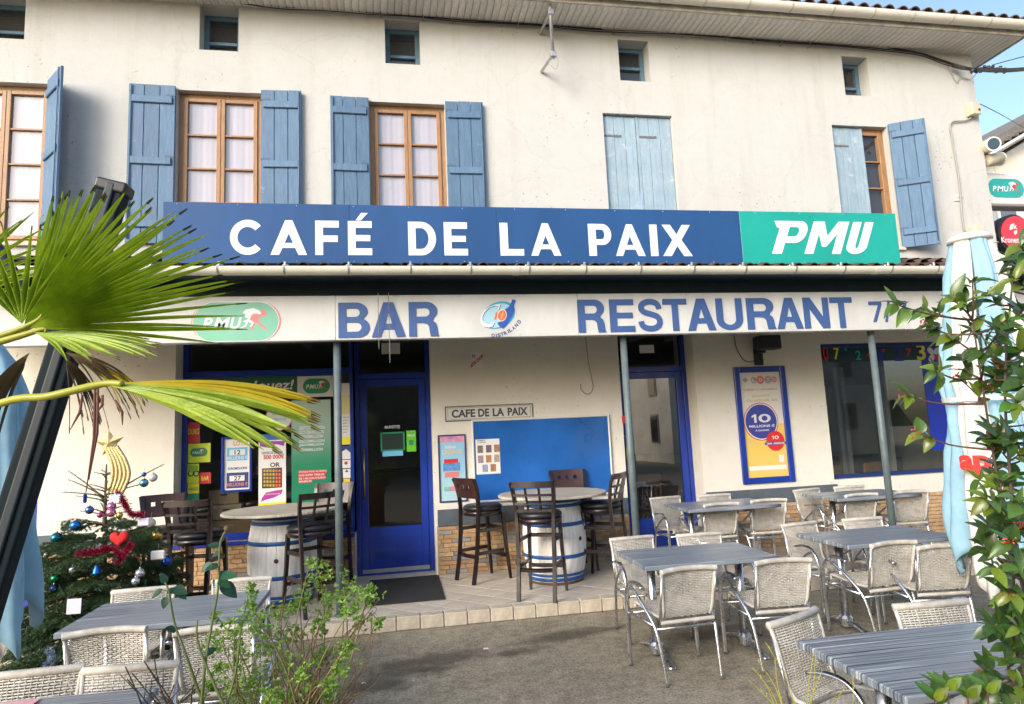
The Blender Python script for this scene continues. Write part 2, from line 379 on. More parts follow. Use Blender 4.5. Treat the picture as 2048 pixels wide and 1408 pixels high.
def card(parent, x0, y0, x1, y1, Y, m, th=.002, name='print'):
    X0, X1, Z0, Z1 = rect(x0, y0, x1, y1, Y)
    return MB().box(X0, X1, Y-th, Y, Z0, Z1).build(name, m, parent)
def tint(name, c, r=.45, **k): return mat(name, c, r, **k)
RED = tint('red_print', (.62,.03,.03)); YEL = tint('yellow_print', (.80,.72,.02)); GRN = tint('green_print', (.02,.25,.12)); TEAL = tint('teal_print', (.0,.42,.36), .3); LIME = tint('lime_print', (.62,.74,.02))
NAVY = tint('navy_print', (.03,.05,.18)); SKYB = tint('light_blue_print', (.14,.47,.72)); PURP = tint('purple_print', (.30,.05,.35)); PINK = tint('pink_print', (.75,.22,.30)); GOLD = tint('gold_print', (.60,.40,.08), var=.35, vscale=14)
ORNG = tint('orange_print', (.80,.16,.04)); GREY = tint('grey_print', (.35,.36,.36)); PALE = tint('pale_print', (.62,.63,.60)); MINT = tint('mint_print', (.20,.50,.38), .35); CORAL = tint('coral_print', (.72,.20,.19)); INK = tint('ink_print', (.03,.03,.035))
# ================================================================== ground
def m_asphalt():
    m = bpy.data.materials.new('asphalt'); m.use_nodes = True; N = m.node_tree.nodes; L = m.node_tree.links; b = N['Principled BSDF']
    tc = N.new('ShaderNodeTexCoord'); O = tc.outputs['Object']
    def noise(s, d=6, r=.6, vec=O):
        n = N.new('ShaderNodeTexNoise'); n.inputs['Scale'].default_value = s; n.inputs['Detail'].default_value = d; n.inputs['Roughness'].default_value = r; L.new(vec, n.inputs['Vector']); return n.outputs['Fac']
    def ramp(f, p0, p1, c0, c1):
        r = N.new('ShaderNodeValToRGB'); e = r.color_ramp.elements; e[0].position = p0; e[1].position = p1; e[0].color = (*c0, 1); e[1].color = (*c1, 1); L.new(f, r.inputs[0]); return r.outputs[0]
    def mul(a, c, f=1.):
        x = N.new('ShaderNodeMixRGB'); x.blend_type = 'MULTIPLY'; x.inputs[0].default_value = f; L.new(a, x.inputs[1]); L.new(c, x.inputs[2]); return x.outputs[0]
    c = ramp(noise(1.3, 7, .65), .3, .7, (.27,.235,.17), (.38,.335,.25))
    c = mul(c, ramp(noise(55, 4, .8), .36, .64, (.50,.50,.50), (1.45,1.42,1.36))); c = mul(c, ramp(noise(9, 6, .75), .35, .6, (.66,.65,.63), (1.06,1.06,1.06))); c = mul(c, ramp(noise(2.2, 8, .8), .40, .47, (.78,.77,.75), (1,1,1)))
    vo = N.new('ShaderNodeTexVoronoi'); vo.inputs['Scale'].default_value = 38; L.new(O, vo.inputs['Vector'])
    c = mul(c, ramp(vo.outputs['Distance'], .06, .16, (2.0,1.95,1.85), (1,1,1)), .6)
    # the old oil and water stains in front of the step, with torn edges
    st = None
    for cx, cy, rx, ry in ((.25,5.35,.8,.24),(1.35,5.62,.75,.2),(-.2,4.95,.4,.25),(.05,5.15,.5,.2),(.9,5.35,.4,.15),(2.4,5.3,.6,.3)):
        mp = N.new('ShaderNodeMapping'); mp.vector_type = 'TEXTURE'; mp.inputs['Location'].default_value = (cx, cy, 0); mp.inputs['Scale'].default_value = (rx, ry, 1); mp.inputs['Rotation'].default_value = (0,0,.12); L.new(O, mp.inputs[0])
        ln = N.new('ShaderNodeVectorMath'); ln.operation = 'LENGTH'; L.new(mp.outputs[0], ln.inputs[0])
        if st is None: st = ln.outputs['Value']
        else:
            mn = N.new('ShaderNodeMath'); mn.operation = 'MINIMUM'; L.new(st, mn.inputs[0]); L.new(ln.outputs['Value'], mn.inputs[1]); st = mn.outputs[0]
    sm = N.new('ShaderNodeMath'); sm.operation = 'MULTIPLY_ADD'; sm.inputs[1].default_value = 1.9; L.new(noise(3.4, 9, .75), sm.inputs[0]); sm.inputs[2].default_value = -.95
    sa = N.new('ShaderNodeMath'); sa.operation = 'ADD'; L.new(sm.outputs[0], sa.inputs[0]); L.new(st, sa.inputs[1])
    wet = ramp(sa.outputs[0], .30, .80, (.40,.40,.39), (1,1,1)); c = mul(c, wet)
    L.new(c, b.inputs['Base Color'])
    rr = ramp(sa.outputs[0], .5, .95, (.62,.62,.62), (.92,.92,.92)); L.new(rr, b.inputs['Roughness'])
    bp = N.new('ShaderNodeBump'); bp.inputs['Strength'].default_value = .7; bp.inputs['Distance'].default_value = .006
    L.new(noise(150, 3, .7), bp.inputs['Height']); L.new(bp.outputs[0], b.inputs['Normal'])
    return m
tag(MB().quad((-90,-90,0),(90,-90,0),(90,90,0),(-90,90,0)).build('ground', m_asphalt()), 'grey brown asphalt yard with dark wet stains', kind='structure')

# ------------------------------------------------------------------ porch step: slab, tiles laid on the diagonal, edging tiles
TILE = per_object(mat('porch_tile', (.56,.50,.41), .4, var=.18, vscale=5, bump=.08, bscale=40), .06)
EDGE = per_object(mat('edging_tile', (.52,.455,.35), .5, var=.35, vscale=9, bump=.2, bscale=50), .07)
GROUT = mat('grout', (.27,.245,.20), .95, var=.3, vscale=20)
XL, XR = -11.0, atY(1941, 115, YW).x
step = tag(MB().box(XL, 10.5, YK+.012, YS+.1, 0.002, STEP-.008).build('porch_step', GROUT), 'low tiled porch step along the cafe front', kind='structure')
def clip(poly, ax, lim, keep_less):
    out = []
    for i in range(len(poly)):
        a, b = poly[i], poly[(i+1) % len(poly)]
        ia = (a[ax] <= lim) == keep_less; ib = (b[ax] <= lim) == keep_less
        if ia: out.append(a)
        if ia != ib:
            t = (lim-a[ax])/(b[ax]-a[ax]); out.append((a[0]+(b[0]-a[0])*t, a[1]+(b[1]-a[1])*t))
    return out
T = .255; rest = MB()
def tile_mb(poly, z0, z1, mb):
    n = len(mb.v); m = len(poly); cx = sum(p[0] for p in poly)/m; cy = sum(p[1] for p in poly)/m
    mb.v += [(p[0], p[1], z0) for p in poly]+[(p[0], p[1], z1-.0015) for p in poly]+[(cx+(p[0]-cx)*.985, cy+(p[1]-cy)*.985, z1) for p in poly]
    mb.f.append(tuple(n+2*m+k for k in range(m)))
    for q in (0, m):
        for k in range(m): j = (k+1) % m; mb.f.append((n+q+k, n+q+j, n+q+m+j, n+q+m+k))
YT0, YT1 = YK+.125, YS+.08
for i in range(-60, 60):
    for j in range(-60, 60):
        cx = (i-j)*T/math.sqrt(2); cy = 7.0+(i+j)*T/math.sqrt(2); h = (T-.006)/math.sqrt(2)
        if cx < -10 or cx > 10 or cy < YT0-.3 or cy > YT1+.3: continue
        poly = [(cx-h,cy),(cx,cy-h),(cx+h,cy),(cx,cy+h)]
        poly = clip(clip(poly, 1, YT0, False), 1, YT1, True)
        if len(poly) < 3: continue
        if max(p[1] for p in poly)-min(p[1] for p in poly) < .02: continue
        if -2.6 < cx < 5.2:
            mb = MB(); tile_mb([(p[0]-cx, p[1]-cy) for p in poly], -.012, 0, mb); place('floor_tile', mb.mesh('floor_tile', TILE), step, (cx, cy, STEP+random.uniform(-.0008,.0008)))
        else: tile_mb(poly, STEP-.012, STEP, rest)
tag(rest.build('floor_tile_field', TILE, step), kind='stuff')
me = MB().bbox(-.1035, .1035, 0, .118, -STEP+.004, .002, .006).mesh('edging_tile', EDGE); rest = MB()
for k in range(-50, 48):
    x = k*.214+.05
    if -3.4 < x < 8.5: place('edging_tile', me, step, (x, YK+random.uniform(-.004,.004), STEP+random.uniform(-.002,.002)), (0,0,random.uniform(-.01,.01)))
    else: rest.bbox(x-.1035, x+.1035, YK, YK+.118, .004, STEP+.002, .006)
tag(rest.build('edging_row', EDGE, step), kind='stuff')

# ================================================================== the cafe building
bld = thing('cafe_building', 'two storey cream rendered cafe house with blue shutters', 'building', (0, YW, 0))
def W(x0, y0, x1, y1): return rect(x0, y0, x1, y1, YW)
Z_EAVE = 7.14
zbot = atY(300, 486, YW).z
up = {}
X = atY(95, 300, YW).x
up['w1'] = (X-.98, X, zbot, atY(60, 166, YW).z)
up['w2'] = (*W(352, 183, 522, 400)[:2], zbot, atY(437, 183, YW).z)
up['w3'] = (*W(740, 206, 892, 400)[:2], zbot, atY(815, 206, YW).z)
up['w4'] = (*W(1211, 229, 1350, 400)[:2], zbot, atY(1278, 229, YW).z)
up['w5'] = (*W(1672, 252, 1782, 400)[:2], zbot, atY(1722, 252, YW).z)
at = {'a0': (atY(-60, 40, YW).x, atY(50, 40, YW).x, atY(0, 76, YW).z, atY(0, -12, YW).z), 'a1': W(399, 13, 477, 101), 'a2': W(770, 41, 840, 128), 'a3': W(1238, 81, 1299, 162), 'a4': W(1687, 114, 1738, 191)}
XD0, XD1 = atY(711, 900, YS).x, atY(866, 900, YW).x      # left door
XS0 = atY(350, 800, YW).x                                  # shop window left edge
ZSIL = atY(500, 1082, YW).z
XR0, XR1 = atY(1246, 850, YW).x, atY(1398, 850, YW).x     # right door
XV0 = atY(1652, 800, YW).x; XV1 = XV0+2.55; ZV0 = atY(1700, 958, YW).z; ZV1 = atY(1700, 685, YW).z
XQ1 = atY(82, 850, YW).x                                   # blue door at the far left
ZTOP = 3.0
opens = [(*v, .16) for v in up.values()] + [(*v, .26) for v in at.values()] + [(XS0, XD0, ZSIL, ZTOP, YS-YW+.06), (XD0, XD1, STEP-.1, ZTOP, YS-YW+.06), (XR0, XR1, STEP-.1, ZTOP, YS-YW+.06), (XV0, XV1, ZV0, ZV1, .2), (XQ1-.95, XQ1, STEP-.1, 2.35, .2)]
def wall_face(opens, x0, x1, z0, z1, Y, zsplit=None):
    mb = MB(); lo = MB()
    xs = sorted({x0, x1, *[o[0] for o in opens], *[o[1] for o in opens]}); zs = sorted({z0, z1, *( [zsplit] if zsplit else []), *[o[2] for o in opens if o[2] > z0], *[o[3] for o in opens]})
    xs = [x for x in xs if x0 <= x <= x1]; zs = [z for z in zs if z0 <= z <= z1]
    for i in range(len(xs)-1):
        for j in range(len(zs)-1):
            cx, cz = (xs[i]+xs[i+1])/2, (zs[j]+zs[j+1])/2
            if any(o[0] < cx < o[1] and o[2] < cz < o[3] for o in opens): continue
            (lo if zsplit and cz < zsplit else mb).quad((xs[i],Y,zs[j]),(xs[i+1],Y,zs[j]),(xs[i+1],Y,zs[j+1]),(xs[i],Y,zs[j+1]))
    for a, b, c, d, e in opens:
        t = lo if zsplit and c < zsplit-.5 else mb; c = max(c, z0)
        t.quad((a,Y,c),(a,Y,d),(a,Y+e,d),(a,Y+e,c)); t.quad((b,Y,d),(b,Y,c),(b,Y+e,c),(b,Y+e,d))
        t.quad((a,Y,d),(b,Y,d),(b,Y+e,d),(a,Y+e,d)); t.quad((b,Y,c),(a,Y,c),(a,Y+e,c),(b,Y+e,c))
    return mb, lo
hi, lo = wall_face(opens, XL, XR, 0., Z_EAVE, YW, 3.1)
hi.quad((XR,YW,0),(XR,YW+9,0),(XR,YW+9,Z_EAVE),(XR,YW,Z_EAVE))
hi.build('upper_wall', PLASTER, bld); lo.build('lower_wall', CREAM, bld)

# ------------------------------------------------------------------ upper windows
CURT = mat('sky_tinted_curtain', (.46,.45,.51), .8, var=.05, vscale=2)  # lavender cloth colour stands in for sky reflected in the panes
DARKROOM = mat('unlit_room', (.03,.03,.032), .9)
def pane_at(x0, x1, z0, z1, y, m, parent): return MB().quad((x0,y,z0),(x1,y,z0),(x1,y,z1),(x0,y,z1)).build('pane', m, parent)
def upper_window(X0, X1, Z0, Z1, rows=4, curtain=True):
    w = place('window', MB().box(X0, X1, YW+.161, YW+.164, Z0, Z1).mesh('window', DARKROOM), bld, world=True)
    y0, y1 = YW+.095, YW+.155; t = .055
    MB().box(X0,X0+t,y0,y1,Z0,Z1).box(X1-t,X1,y0,y1,Z0,Z1).box(X0+t,X1-t,y0,y1,Z1-t,Z1).box(X0+t,X1-t,y0,y1,Z0,Z0+t).build('frame', SASH, w)
    xm = (X0+X1)/2; e = .045
    for a, b in ((X0+t+.003, xm-.002), (xm+.002, X1-t-.003)):
        z0, z1 = Z0+t+.003, Z1-t-.003
        MB().bbox(a,a+e,y0-.02,y1-.01,z0,z1).bbox(b-e,b,y0-.02,y1-.01,z0,z1).bbox(a+e,b-e,y0-.018,y1-.01,z1-e,z1).bbox(a+e,b-e,y0-.018,y1-.01,z0,z0+e).build('sash', SASH, w)
        h = (z1-z0-2*e)/rows
        for k in range(rows):
            if k: MB().bbox(a+e,b-e,y0-.012,y1-.02,z0+e+k*h-.011,z0+e+k*h+.011).build('glazing_bar', SASH, w)
            pane_at(a+e,b-e,z0+e+k*h+(.011 if k else 0),z0+e+(k+1)*h-(.011 if k < rows-1 else 0),y0+.014,GLASS,w)
    if curtain:
        mb = MB(); n = 60
        for k in range(n):
            x = X0+t+(X1-X0-2*t)*k/n; x2 = X0+t+(X1-X0-2*t)*(k+1)/n
            f = lambda q: YW+.126+.0022*math.sin(q*38)+.001*math.sin(q*91)
            mb.quad((x,f(x),Z0+t),(x2,f(x2),Z0+t),(x2,f(x2),Z1-t-.03),(x,f(x),Z1-t-.03))
        mb.build('curtain', CURT, w, True)
    MB().bbox(X0-.04, X1+.04, YW-.05, YW+.09, Z0-.05, Z0-.002, .006).build('sill', mat('sill_stone', (.55,.52,.45), .85, var=.2), w)
for k in ('w1','w2','w3','w5'): upper_window(*up[k], curtain=(k != 'w5'))
# attic openings
AFR = mat('attic_blue_paint', (.10,.19,.265), .6, var=.3, vscale=8)
for n, (k, (X0, X1, Z0, Z1)) in enumerate(at.items()):
    y = YW+.2
    w = place('attic_window', MB().box(X0, X1, y+.056, y+.062, Z0, Z1).mesh('attic_window', DARKROOM), bld, world=True)
    t = .06; a, b = X0, X1
    MB().box(a,a+t,y,y+.05,Z0,Z1).box(b-t,b,y,y+.05,Z0,Z1).box(a+t,b-t,y,y+.05,Z1-t,Z1).box(a+t,b-t,y,y+.05,Z0,Z0+t).build('frame', AFR, w)
    zb = Z0+(Z1-Z0)*(.36 if n != 3 else .5)
    MB().bbox(a+t,b-t,y-.006,y+.04,zb-.02,zb+.02).build('glazing_bar', AFR, w)
    pane_at(a+t,b-t,Z0+t,zb-.02,y+.02,GLASS,w); pane_at(a+t,b-t,zb+.02,Z1-t,y+.02,GLASS,w)

# ------------------------------------------------------------------ shutters
IRON = mat('painted_iron', (.06,.10,.16), .5)
def shutter(hx, side, w, Z0, Z1, ang, M=None, label=None, battens=True, flip=False):
    """hinged at hx, opens outwards; side -1 left / +1 right; ang from the wall (0 = flat on the wall)"""
    M = M or SHUTTER; h = Z1-Z0
    fr = bpy.data.objects.new('shutter', None); COL.objects.link(fr); fr.parent = bld
    fr.location = Vector((hx, YW-.012, Z0))-wloc(bld); fr.rotation_euler = (0,0,-side*ang); fr.empty_display_size = .1
    n = 3; pw = w/n
    for k in range(n):
        x0, x1 = k*pw+.0025, (k+1)*pw-.0025
        if side < 0: x0, x1 = -x1, -x0
        MB().bbox(x0, x1, -.03, 0, random.uniform(0,.004), h-random.uniform(0,.004), .004).build('plank', M, fr, world=False)
    if battens:
        for fz in (.10, .49, .88):
            x0, x1 = w*.06, w*.93
            if side < 0: x0, x1 = -x1, -x0
            z = h*(1-fz)
            MB().bbox(x0, x1, -.054, -.0305, z-.045, z+.045, .007).build('batten', M, fr, world=False)
    x = side*(w-.03)
    mb = MB().tube([(x, -.045, .05), (x, -.045, h-.02)], .008, 6)
    mb.build('espagnolette', M, fr, True, world=False)
    for fz in (.1, .49, .88): MB().box(min(side*.002, side*.1), max(side*.002, side*.1), -.036, -.0302, h*(1-fz)+.05, h*(1-fz)+.075).build('hinge', IRON, fr, world=False)
    return fr
def solve_leaf(hx, side, z, px, py):
    """leaf width and opening angle whose outer top corner shows at px, py"""
    best = (1e9, 0, 0)
    for k in range(2, 110):
        for j in range(20):
            a = math.radians(k); w = .46+.01*j; P = Vector((hx+side*w*math.cos(a), YW-.012-w*math.sin(a), z))-Vector((0,0,EYE))
            x = 1024+FPX*P.dot(RT)/P.dot(FW); y = 704-FPX*P.dot(UP)/P.dot(FW); best = min(best, (abs(x-px)+.6*abs(y-py), a, w))
    return best[1], best[2]
for k, sd, px, py, hy in (('w1', 1, 127, 131, 163), ('w2', -1, 260, 170, 174), ('w2', 1, 602, 191, 188), ('w3', -1, 660, 194, 203), ('w3', 1, 964, 209, 208), ('w5', 1, 1848, 237, 252)):
    X0, X1, Z0, Z1 = up[k]; hx = X0 if sd < 0 else X1
    zt = atY((352 if k == 'w2' and sd < 0 else 500), hy, YW).z if False else Z1+.03
    a, w = solve_leaf(hx, sd, zt, px, py)
    shutter(hx+sd*.004, sd, w, Z0-.02, zt, a)
def closed_shutter(X0, X1, Z0, Z1, n):
    fr = bpy.data.objects.new('shutter', None); COL.objects.link(fr); fr.parent = bld; fr.location = Vector((X0, YW+.055, Z0))-wloc(bld)
    pw = (X1-X0)/n; h = Z1-Z0
    for fz in (.16, .84): MB().bbox(.01, (X1-X0)*.55, -.007, -.0025, h*fz-.016, h*fz+.016, .002).build('hinge', mat('rusty_strap', (.16,.17,.18), .8, var=.5, vscale=30), fr, world=False)
    for k in range(n): MB().bbox(k*pw+.002, (k+1)*pw-.002, random.uniform(-.002,.002), .03, .003, Z1-Z0-random.uniform(.01,.018), .004).build('plank', SHUTTER_OLD, fr, world=False)
    return fr
X0, X1, Z0, Z1 = up['w4']; xm = (X0+X1)/2
fa = closed_shutter(X0+.005, xm-.018, Z0, Z1, 3); MB().bbox(xm-X0-.022, xm-X0+.018, -.008, .0, .003, Z1-Z0-.01, .004).build('cover_strip', SHUTTER_OLD, fa, world=False)
closed_shutter(xm+.006, X1-.005, Z0, Z1, 3)
X0, X1, Z0, Z1 = up['w5']
f5 = closed_shutter(X0+.005, X0+(X1-X0)*.56, Z0, Z1, 3); MB().bbox((X1-X0)*.56-.03, (X1-X0)*.56+.012, -.009, .0, .003, Z1-Z0-.012, .004).build('cover_strip', SHUTTER_OLD, f5, world=False)

# ------------------------------------------------------------------ eave: soffit boards, gutter, roof tiles
SOFF = per_object(mat('soffit_board', (.74,.715,.66), .7, var=.22, vscale=7, stretch=(3,1,3)), .07)
YE = 7.42; XE = 9.16
sof = place('soffit', MB().box(XL, XE, YE-.01, YW+6, Z_EAVE+.03, Z_EAVE+.05).mesh('soffit', SOFF), bld, world=True)
me = MB().bbox(-.042, .042, YE, YW+.45, Z_EAVE, Z_EAVE+.022, .006).mesh('board', SOFF)
k = 0; x = XE-.05
while x > -3.0:
    place('board', me if x < XR else MB().bbox(-.042, .042, YE, YW+4, Z_EAVE, Z_EAVE+.022, .006).mesh('board', SOFF), sof, (x, 0, random.uniform(-.002,.001))); x -= .089
MB().box(XL, x+.04, YE, YW-.001, Z_EAVE+.001, Z_EAVE+.022).build('board', SOFF, sof)
MB().bbox(XL, XE+.02, YE-.03, YE-.002, Z_EAVE-.01, Z_EAVE+.13).build('fascia_board', mat('weathered_white_wood', (.50,.47,.41), .8, var=.4, vscale=9), bld)
MB().bbox(XE, XE+.03, YE-.002, YW+6, Z_EAVE-.01, Z_EAVE+.16).build('verge_board', mat('weathered_white_wood'), bld)
def m_peel():
    m = mat('peeling_white_paint', (.74,.71,.62), .5, var=.1, vscale=3); N = m.node_tree.nodes; L = m.node_tree.links; b = N['Principled BSDF']
    src = b.inputs['Base Color'].links[0].from_socket; tc = N.new('ShaderNodeTexCoord'); n1 = N.new('ShaderNodeTexNoise'); n1.inputs['Scale'].default_value = 3.2; n1.inputs['Detail'].default_value = 8; n1.inputs['Roughness'].default_value = .7
    L.new(tc.outputs['Object'], n1.inputs['Vector']); r = N.new('ShaderNodeValToRGB'); r.color_ramp.elements[0].position = .68; r.color_ramp.elements[1].position = .70; L.new(n1.outputs['Fac'], r.inputs[0])
    x = N.new('ShaderNodeMixRGB'); L.new(r.outputs[0], x.inputs[0]); L.new(src, x.inputs[1]); x.inputs[2].default_value = (.13,.13,.15,1); L.new(x.outputs[0], b.inputs['Base Color']); return m
PEEL = m_peel()
def half_pipe(x0, x1, y, z, r, m, name, parent, n=14, th=.006, seg=1):
    mb = MB(); xs = [x0+(x1-x0)*i/seg for i in range(seg+1)]
    for rr, flip in ((r, 0), (r-th, 1)):
        b = len(mb.v)
        for xx in xs:
            for k in range(n+1): a = PI+PI*k/n; mb.v.append((xx, y+rr*math.cos(a), z+rr*math.sin(a)))
        for i in range(seg):
            for k in range(n):
                a = b+i*(n+1)+k; q = (a, a+1, a+n+2, a+n+1); mb.f.append(q[::-1] if flip else q)
    b = 0; o = (seg+1)*(n+1)
    for i in range(seg):
        for e in (0, n):
            a = i*(n+1)+e; mb.f.append((a, a+n+1, a+n+1+o, a+o))
    for i in (0, seg):
        for k in range(n): a = i*(n+1)+k; mb.f.append((a, a+1, a+1+o, a+o))
    return mb.build(name, m, parent, False)
gut = half_pipe(XL, XE+.12, YE-.115, Z_EAVE+.12, .085, PEEL, 'gutter', bld, seg=40)
for x in np.arange(-4, 9.2, .62): half_pipe(x, x+.03, YE-.115, Z_EAVE+.12, .089, mat('gutter_joint', (.55,.52,.45), .6), 'gutter_joint', gut, th=.003)
CANAL = per_object(mat('clay_tile', (.14,.09,.065), .9, var=.5, vscale=7, bump=.3), .25)
def canal_tile(L, r, m):
    mb = MB(); n = 8
    for k in range(n):
        a, b2 = PI*k/n, PI*(k+1)/n
        for rr, fl in ((1., 0), (.85, 1)):
            p = [(-r*rr*math.cos(a), 0, r*rr*math.sin(a)), (-r*rr*math.cos(b2), 0, r*rr*math.sin(b2)), (-r*.8*rr*math.cos(b2), L, r*.8*rr*math.sin(b2)), (-r*.8*rr*math.cos(a), L, r*.8*rr*math.sin(a))]
            mb.quad(*(p if not fl else p[::-1]))
        mb.quad((-r*math.cos(a),0,r*math.sin(a)),(-r*.85*math.cos(a),0,r*.85*math.sin(a)),(-r*.85*math.cos(b2),0,r*.85*math.sin(b2)),(-r*math.cos(b2),0,r*math.sin(b2)))
    return mb.mesh('roof_tile', m, True)
roof = place('roof', MB().quad((XL,YE-.14,Z_EAVE+.165),(XE+.06,YE-.14,Z_EAVE+.165),(XE+.06,YE+6,Z_EAVE+1.83),(XL,YE+6,Z_EAVE+1.83)).mesh('roof', mat('clay_tile')), bld, world=True)
me = canal_tile(.45, .085, CANAL)
for i, x in enumerate(np.arange(-3, XE+.1, .205)):
    for j in range(2): place('roof_tile', me, roof, (x+random.uniform(-.008,.008), YE-.13+j*.38, Z_EAVE+.145+j*.105+random.uniform(0,.01)), (.27, 0, random.uniform(-.02,.02)))

# ------------------------------------------------------------------ brick plinth and grey band
ZB1 = atY(1000, 1016, YW).z; ZB0 = ZB1-.165
ZB1, ZB0 = max(ZB1, .86), ZB0
def m_brick():
    m = mat('plinth_brick', (.47,.32,.18), .8, var=.4, vscale=14, bump=.35, bscale=45); N = m.node_tree.nodes; L = m.node_tree.links; b = N['Principled BSDF']
    src = b.inputs['Base Color'].links[0].from_socket; oi = N.new('ShaderNodeObjectInfo'); r = N.new('ShaderNodeValToRGB'); r.color_ramp.interpolation = 'CONSTANT'
    e = r.color_ramp.elements; e[0].position = 0; e[0].color = (.66,.72,.95,1); e[1].position = .17; e[1].color = (1.1,1.05,1.,1)
    for p, c in ((.42,(1.,.9,.8,1)),(.62,(1.2,1.18,1.15,1)),(.84,(.8,.78,.78,1))): q = e.new(p); q.color = c
    L.new(oi.outputs['Random'], r.inputs[0]); x = N.new('ShaderNodeMixRGB'); x.blend_type = 'MULTIPLY'; x.inputs[0].default_value = 1; L.new(src, x.inputs[1]); L.new(r.outputs[0], x.inputs[2])
    # grey pieces: desaturate the first class
    hs = N.new('ShaderNodeHueSaturation'); lt = N.new('ShaderNodeMath'); lt.operation = 'GREATER_THAN'; lt.inputs[1].default_value = .17; mr = N.new('ShaderNodeMapRange'); mr.inputs['To Min'].default_value = .25; mr.inputs['To Max'].default_value = 1
    L.new(oi.outputs['Random'], lt.inputs[0]); L.new(lt.outputs[0], mr.inputs[0]); L.new(mr.outputs[0], hs.inputs['Saturation']); L.new(x.outputs[0], hs.inputs['Color']); L.new(hs.outputs[0], b.inputs['Base Color']); return m
BRICK = m_brick()
plin = place('brick_plinth', MB().box(XL, XQ1-.95, YW-.006, YW-.001, STEP-.02, ZB0).box(XQ1, XD0, YW-.006, YW-.001, STEP-.02, ZB0).box(XD1+.02, XR0, YW-.006, YW-.001, STEP-.02, ZB0).box(XR1, XR, YW-.006, YW-.001, STEP-.02, ZB0).mesh('brick_plinth', mat('brick_joint', (.36,.26,.16), .95, var=.3, vscale=20)), bld, world=True)
rows = 11; rh = (ZB0-STEP)/rows; cache = {}; rest = MB(); nb = 0
def plinth_run(x0, x1, single):
    global nb
    for r_ in range(rows):
        x = x0-random.uniform(0, .15)
        while x < x1:
            L_ = random.choice((.13, .19, .22, .25)); a, b2 = max(x, x0)+.003, min(x+L_, x1)-.003; x += L_
            if b2-a < .02: continue
            z = STEP+r_*rh; d = random.choice((.010, .013, .017))
            if single and a > -1.95 and b2 < 5.95:
                key = (round(b2-a, 2), d)
                if key not in cache: cache[key] = MB().bbox(-(key[0])/2+.001, key[0]/2-.001, -d, 0, .003, rh-.003, .003).mesh('brick', BRICK)
                place('brick', cache[key], plin, ((a+b2)/2, YW-.006, z)); nb += 1
            else: rest.bbox(a, b2, YW-.006-d, YW-.006, z+.003, z+rh-.003, .003)
plinth_run(XQ1, XD0-.01, True); plinth_run(XD1+.03, XR0-.01, True); plinth_run(XR1+.01, XR, True); plinth_run(XL, XQ1-.96, False)
tag(rest.build('brick_run', mat('plinth_brick'), plin), kind='stuff')
SLATE = mat('slate_grey_paint', (.085,.105,.125), .6, var=.2, vscale=6)
MB().bbox(XQ1, XS0-.02, YW-.03, YW-.007, ZB0, ZB1).build('band', SLATE, bld); MB().bbox(XD1+.03, XR0-.01, YW-.03, YW-.007, ZB0, ZB1).build('band', SLATE, bld); MB().bbox(XR1+.015, XV0+.02, YW-.03, YW-.007, ZB0, ZB1).build('band', SLATE, bld)

# ------------------------------------------------------------------ shop front, doors, right window
def frame4(x0, x1, z0, z1, t, y0, y1): return MB().bbox(x0,x0+t,y0,y1,z0,z1).bbox(x1-t,x1,y0,y1,z0,z1).bbox(x0+t,x1-t,y0+.002,y1-.002,z1-t,z1).bbox(x0+t,x1-t,y0+.002,y1-.002,z0,z0+t)
ZTR = atY(600, 745, YS).z                                  # transom rail
sw = place('shop_window', frame4(XS0+.004, XD0-.002, ZSIL+.01, ZTOP-.01, .055, YS-.05, YS+.03).bbox(XS0+.06, XD0-.058, YS-.05, YS+.03, ZTR-.035, ZTR+.035).mesh('shop_window', BLUEPAINT), bld, world=True)
pane_at(XS0+.06, XD0-.058, ZSIL+.065, ZTR-.036, YS-.004, SHOPGLASS, sw); pane_at(XS0+.06, XD0-.058, ZTR+.036, ZTOP-.066, YS-.004, SHOPGLASS, sw)
MB().bbox(XS0+.005, XD0-.003, YW-.05, YS-.051, ZSIL-.03, ZSIL+.012).build('sill', BLUEPAINT, sw)
def door(x0, x1, zt, zglass0, name, handle_side, G=None):
    G = G or SHOPGLASS
    d = place(name, frame4(x0+.003, x1-.003, STEP-.03, ZTOP-.01, .055, YS-.05, YS+.04).bbox(x0+.058, x1-.058, YS-.05, YS+.04, zt-.035, zt+.035).mesh(name, BLUEPAINT), bld, world=True)
    a, b2, z0, z1 = x0+.062, x1-.062, STEP+.02, zt-.04; s = .085
    MB().bbox(a,a+s,YS-.035,YS+.02,z0,z1).bbox(b2-s,b2,YS-.035,YS+.02,z0,z1).bbox(a+s,b2-s,YS-.033,YS+.018,z1-s,z1).bbox(a+s,b2-s,YS-.033,YS+.018,z0,zglass0).build('leaf', BLUEPAINT, d)
    pane_at(a+s,b2-s,zglass0,z1-s,YS-.008,G,d); pane_at(x0+.058,x1-.058,zt+.036,ZTOP-.066,YS-.004,G,d)
    hx = a+.04 if handle_side < 0 else b2-.04
    MB().tube([(hx,YS-.035,1.02),(hx,YS-.085,1.02),(hx,YS-.085,1.62),(hx,YS-.035,1.62)], .012, 8).build('handle', BRASS, d, True)
    MB().bbox(a, b2, YS-.045, YS-.036, z0+.0, z0+.05).build('kick_strip', mat('dull_aluminium', (.4,.4,.4), .5, metal=.8), d)
    return d
ZDT = atY(790, 752, YS).z
doorL = door(XD0, XD1, ZDT, atY(790, 1052, YS).z, 'door', -1)
ZRT = atY(1320, 738, YS).z
doorR = door(XR0, XR1, ZRT, atY(1320, 1035, YS).z, 'door', -1, MIRRORGLASS)
